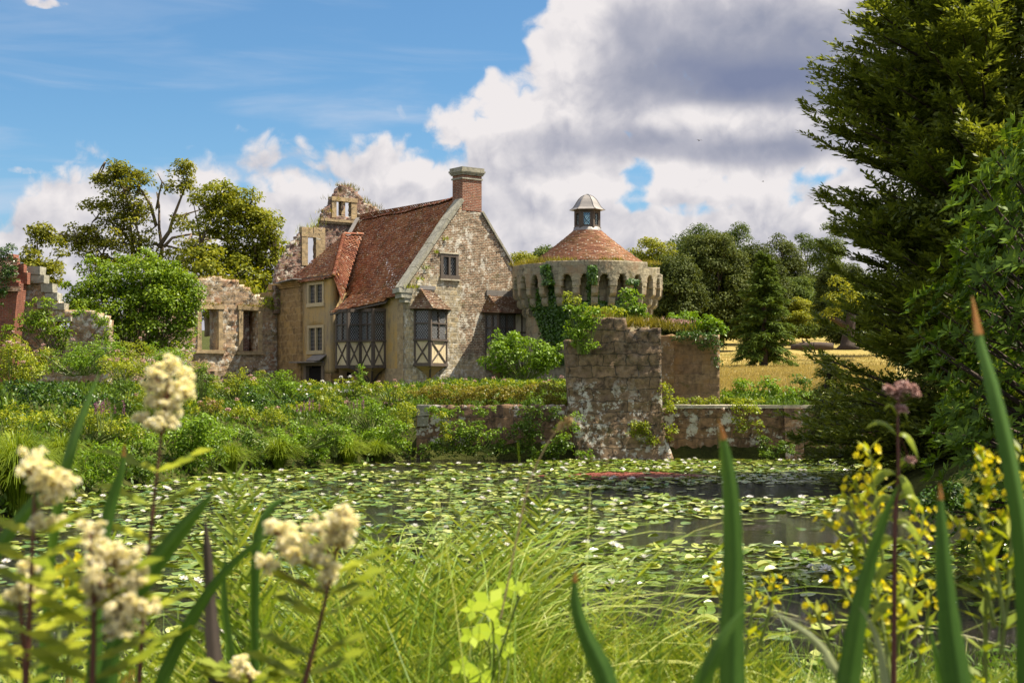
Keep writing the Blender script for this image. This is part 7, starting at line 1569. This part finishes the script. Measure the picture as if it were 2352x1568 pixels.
# tops of the ferns in the photo (u, v top, distance)
tops = [(640, 1330, 4.4), (560, 1360, 4.4), (1400, 1420, 5.0), (1560, 1410, 5.4), (1800, 1440, 4.6), (1740, 1460, 4.8), (1880, 1470, 4.0), (1950, 1500, 3.6), (1500, 1460, 4.2), (1400, 1480, 3.8), (1600, 1500, 3.8), (1330, 1520, 3.4), (780, 1440, 3.8), (980, 1450, 4.0), (1150, 1430, 4.4), (100, 1380, 2.9), (30, 1420, 2.6), (170, 1470, 2.6), (280, 1530, 2.8), (360, 1480, 3.4), (440, 1540, 3.0), (640, 1500, 3.2), (720, 1480, 3.6), (2100, 1500, 3.2), (2220, 1490, 3.2), (2300, 1520, 3.0), (1750, 1530, 3.4), (1650, 1545, 3.2), (1850, 1540, 3.2), (1480, 1540, 3.2), (560, 1450, 3.8), (480, 1470, 4.0), (1770, 1480, 3.8), (2000, 1530, 2.9)]
for i, (u, v, Y) in enumerate(tops):
    p = P(u, v, Y); g_ = float(gz(p[0], p[1])); h = max(.35, p[2] - g_); s = h / .86
    place_fern(p[0], p[1], min(s, 1.9), random.uniform(0, 6.28), i)
GM = []
for i in range(2):
    me = FM[i].copy(); me.name = 'golden_fern'; me.materials.clear(); me.materials.append(M['fern_gold']); GM.append(me)
for i, (u, v, Y) in enumerate(((30, 1270, 1.9), (110, 1330, 1.75), (10, 1400, 1.6), (200, 1440, 1.8), (300, 1450, 2.0), (150, 1500, 1.7), (60, 1480, 1.65), (380, 1500, 2.2), (700, 1480, 2.3), (620, 1530, 2.1), (260, 1380, 2.3))):
    p = P(u, v, Y); g_ = float(gz(p[0], p[1])); s = max(.3, p[2] - g_) / .86; o = bpy.data.objects.new('fern', GM[i % 2]); COL.objects.link(o); o.location = (p[0], p[1], g_ - .03); o.rotation_euler = (random.uniform(-.15, .15), random.uniform(-.15, .15), random.uniform(0, 6.28)); o.scale = (s * .42, s * .42, s)
    tag(o, 'golden brown fern out of focus at the lower left', 'fern', 'golden ferns at the lower left')
# long grass on the near bank
def near_grass():
    r = np.random.default_rng(440); N = 17000; Y = r.uniform(2.2, 9.0, N); X = r.uniform(-.40, .40, N) * Y; u = CU + F * X / Y; den = np.where((u > 600) & (u < 1320), 1.0, .55); den = den * np.where((u > 1680) & (Y > 5.2), .55, 1); den = np.where((u < 520) & (Y > 5.5), .25 * den, den)
    dd, *_ = bank_d(X, Y); k = (r.random(N) < den) & (dd > -.1); X, Y, u = X[k], Y[k], u[k]; n = len(X); Z = gz(X, Y)
    vt = np.interp(u, [-50, 300, 620, 820, 1000, 1250, 1330, 1650, 1900, 2400], [1460, 1460, 1450, 1380, 1360, 1390, 1430, 1440, 1460, 1460]); top = CZ - (vt - HV) / F * Y
    h = np.clip(top - Z, .22, 1.3) * np.where(r.random(n) < .05, r.uniform(1.1, 1.35, n), r.uniform(.5, 1.05, n)); a = r.uniform(0, 6.28, n); out = h * r.uniform(.05, .75, n); seg = 6; t_ = np.linspace(0, 1, seg + 1)[None]; w = r.uniform(.0022, .0055, n)
    rad = out[:, None] * t_ ** 2; zz = h[:, None] * (t_ - .28 * (out / h)[:, None] * t_ ** 3)
    c = np.stack([X[:, None] + np.cos(a)[:, None] * rad, Y[:, None] + np.sin(a)[:, None] * rad, Z[:, None] + zz], -1); sa = a + r.normal(0, .8, n); sd = np.stack([-np.sin(sa), np.cos(sa), 0 * a], 1)[:, None] * (w[:, None] * (1 - t_ * .88))[..., None]
    V = np.stack([c - sd, c + sd], 2).reshape(-1, 3); i = np.arange(n)[:, None] * (seg + 1) * 2 + np.arange(seg)[None] * 2; Q = np.stack([i, i + 1, i + 3, i + 2], -1).reshape(-1, 4)
    o = leaf_obj('long_grass', V, Q, M['grass'], None, np.repeat(r.random(n) ** 1.3, seg)); tag(o, 'thick long grass of the near bank', 'grass', kind='stuff')
    # taller arching strands in the middle
    n = 620; u = np.clip(r.normal(960, 190, n), 560, 1420); Y = r.uniform(3.6, 6.2, n); X = (u - CU) / F * Y; Z = gz(X, Y); vt = np.interp(u, [560, 700, 800, 1000, 1200, 1420], [1340, 1260, 1180, 1190, 1190, 1340]) + r.uniform(-20, 190, n); top = CZ - (vt - HV) / F * Y
    h = np.clip((top - Z) * 1.22, .4, 1.7); out = h * r.uniform(.35, .95, n); a = r.normal(.25, .9, n) + np.where(r.random(n) < .4, math.pi, 0); seg = 12; t_ = np.linspace(0, 1, seg + 1)[None]; w = r.uniform(.0022, .0048, n); rad = out[:, None] * t_ ** 1.8; zz = h[:, None] * (t_ * 1.25 - (.25 + .38 * (out / h))[:, None] * t_ ** 3)
    c = np.stack([X[:, None] + np.cos(a)[:, None] * rad, Y[:, None] + np.sin(a)[:, None] * rad * .6, Z[:, None] + zz], -1); sa = a + r.normal(0, .6, n); sd = np.stack([-np.sin(sa), np.cos(sa), .5 + 0 * a], 1)[:, None] * (w[:, None] * (1 - t_ * .85))[..., None]
    V = np.stack([c - sd, c + sd], 2).reshape(-1, 3); i = np.arange(n)[:, None] * (seg + 1) * 2 + np.arange(seg)[None] * 2; Q = np.stack([i, i + 1, i + 3, i + 2], -1).reshape(-1, 4)
    o = leaf_obj('arching_grass', V, Q, M['grass'], None, np.repeat(r.uniform(.45, 1.0, n), seg)); tag(o, 'tall arching pale grass strands in the middle of the near bank', 'grass', kind='stuff')
    # low leafy undergrowth beneath
    N = 26000; Y = r.uniform(2.0, 9.2, N); X = r.uniform(-.40, .40, N) * Y; dd, *_ = bank_d(X, Y); k = dd > .05; X, Y = X[k], Y[k]; n = len(X); Z = gz(X, Y); u = CU + F * X / Y
    hh = np.interp(u, [0, 600, 1250, 1400, 2400], [.38, .40, .45, .28, .32]) * r.random(n) ** .8 * np.clip((9.6 - Y) / 3, .25, 1)
    pos = np.stack([X, Y, Z + hh], 1); ax = unit(rdir(n, r) + [0, 0, .5]); V, Q = leaves(pos, ax, unit(rdir(n, r) + [0, 0, .8]), r.uniform(.03, .085, n), r.uniform(.008, .022, n)); o = leaf_obj('undergrowth', V, Q, M['shrub_dark'], None); tag(o, 'low leafy undergrowth of the near bank', 'undergrowth', kind='stuff')
near_grass()
# bright palmate bramble leaves
def bramble():
    r = np.random.default_rng(450); Y = 3.0; b = P(1110, 1640, Y); t = empty('bramble', b, 0, 'bramble with bright lime palmate leaves in the grass', 'bramble'); mb = MB(); lv = []
    for (u, v, s_) in ((1125, 1385, 46), (1090, 1400, 36), (1165, 1350, 34), (1130, 1450, 44), (1085, 1460, 34), (1105, 1545, 44), (1160, 1490, 30), (1200, 1350, 24), (1060, 1530, 30)):
        c = P(u, v, Y + r.normal(0, .15)) - b; l = s_ * Y / F; mb.tube(bez((0, 0, 0), c, r.normal(0, .05, 3), 6), .0022, 4, cap=False); a0_ = r.uniform(0, 6.28)
        for k in range(5): a = a0_ + k * 1.256; lv.append(leaves(c[None], unit(np.array([[math.cos(a), math.sin(a) * .6, math.sin(a) * .6]])), unit(np.array([[0, -.75, .65]]) + r.normal(0, .1, (1, 3))), l, l * .62, .08, .5))
        V, Q = join(lv[-5:]); leaf_obj('leaf', V, Q, M['lime'], t)
    mb.build('stem', M['stem'], t)
M['lime'] = leafmat('lime_leaves', [(.22, .32, .02), (.30, .42, .03), (.38, .48, .05)], .5, big=3)
bramble()
# two birds far off
def bird(label, u, v, Y, s, rz):
    t = empty('bird', P(u, v, Y), rz, label, 'bird', None); mb = MB()
    mb.tube([(0, -.22 * s, 0), (0, -.16 * s, .02 * s), (0, 0, .02 * s), (0, .16 * s, 0), (0, .3 * s, 0)], [.01 * s, .05 * s, .075 * s, .045 * s, .01 * s], 8)
    mb.add([(0, .2 * s, 0), (-.08 * s, .42 * s, 0), (.08 * s, .42 * s, 0), (0, .4 * s, .02 * s)], [(0, 1, 3), (0, 3, 2)])
    for sg in (-1, 1): mb.add([(0, -.08 * s, .04 * s), (sg * .3 * s, -.12 * s, .12 * s), (sg * .62 * s, .02 * s, .06 * s), (sg * .3 * s, .08 * s, .11 * s), (0, .1 * s, .03 * s)], [(0, 1, 3, 4), (1, 2, 3)] if sg > 0 else [(4, 3, 1, 0), (3, 2, 1)])
    mb.build('body', M['iron'], t)
bird('dark bird gliding in front of the grey cloud above the tower', 1606, 323, 110, .5, .4)
bird('tiny dark bird lower and further right in the sky', 1753, 417, 130, .4, 1.2)
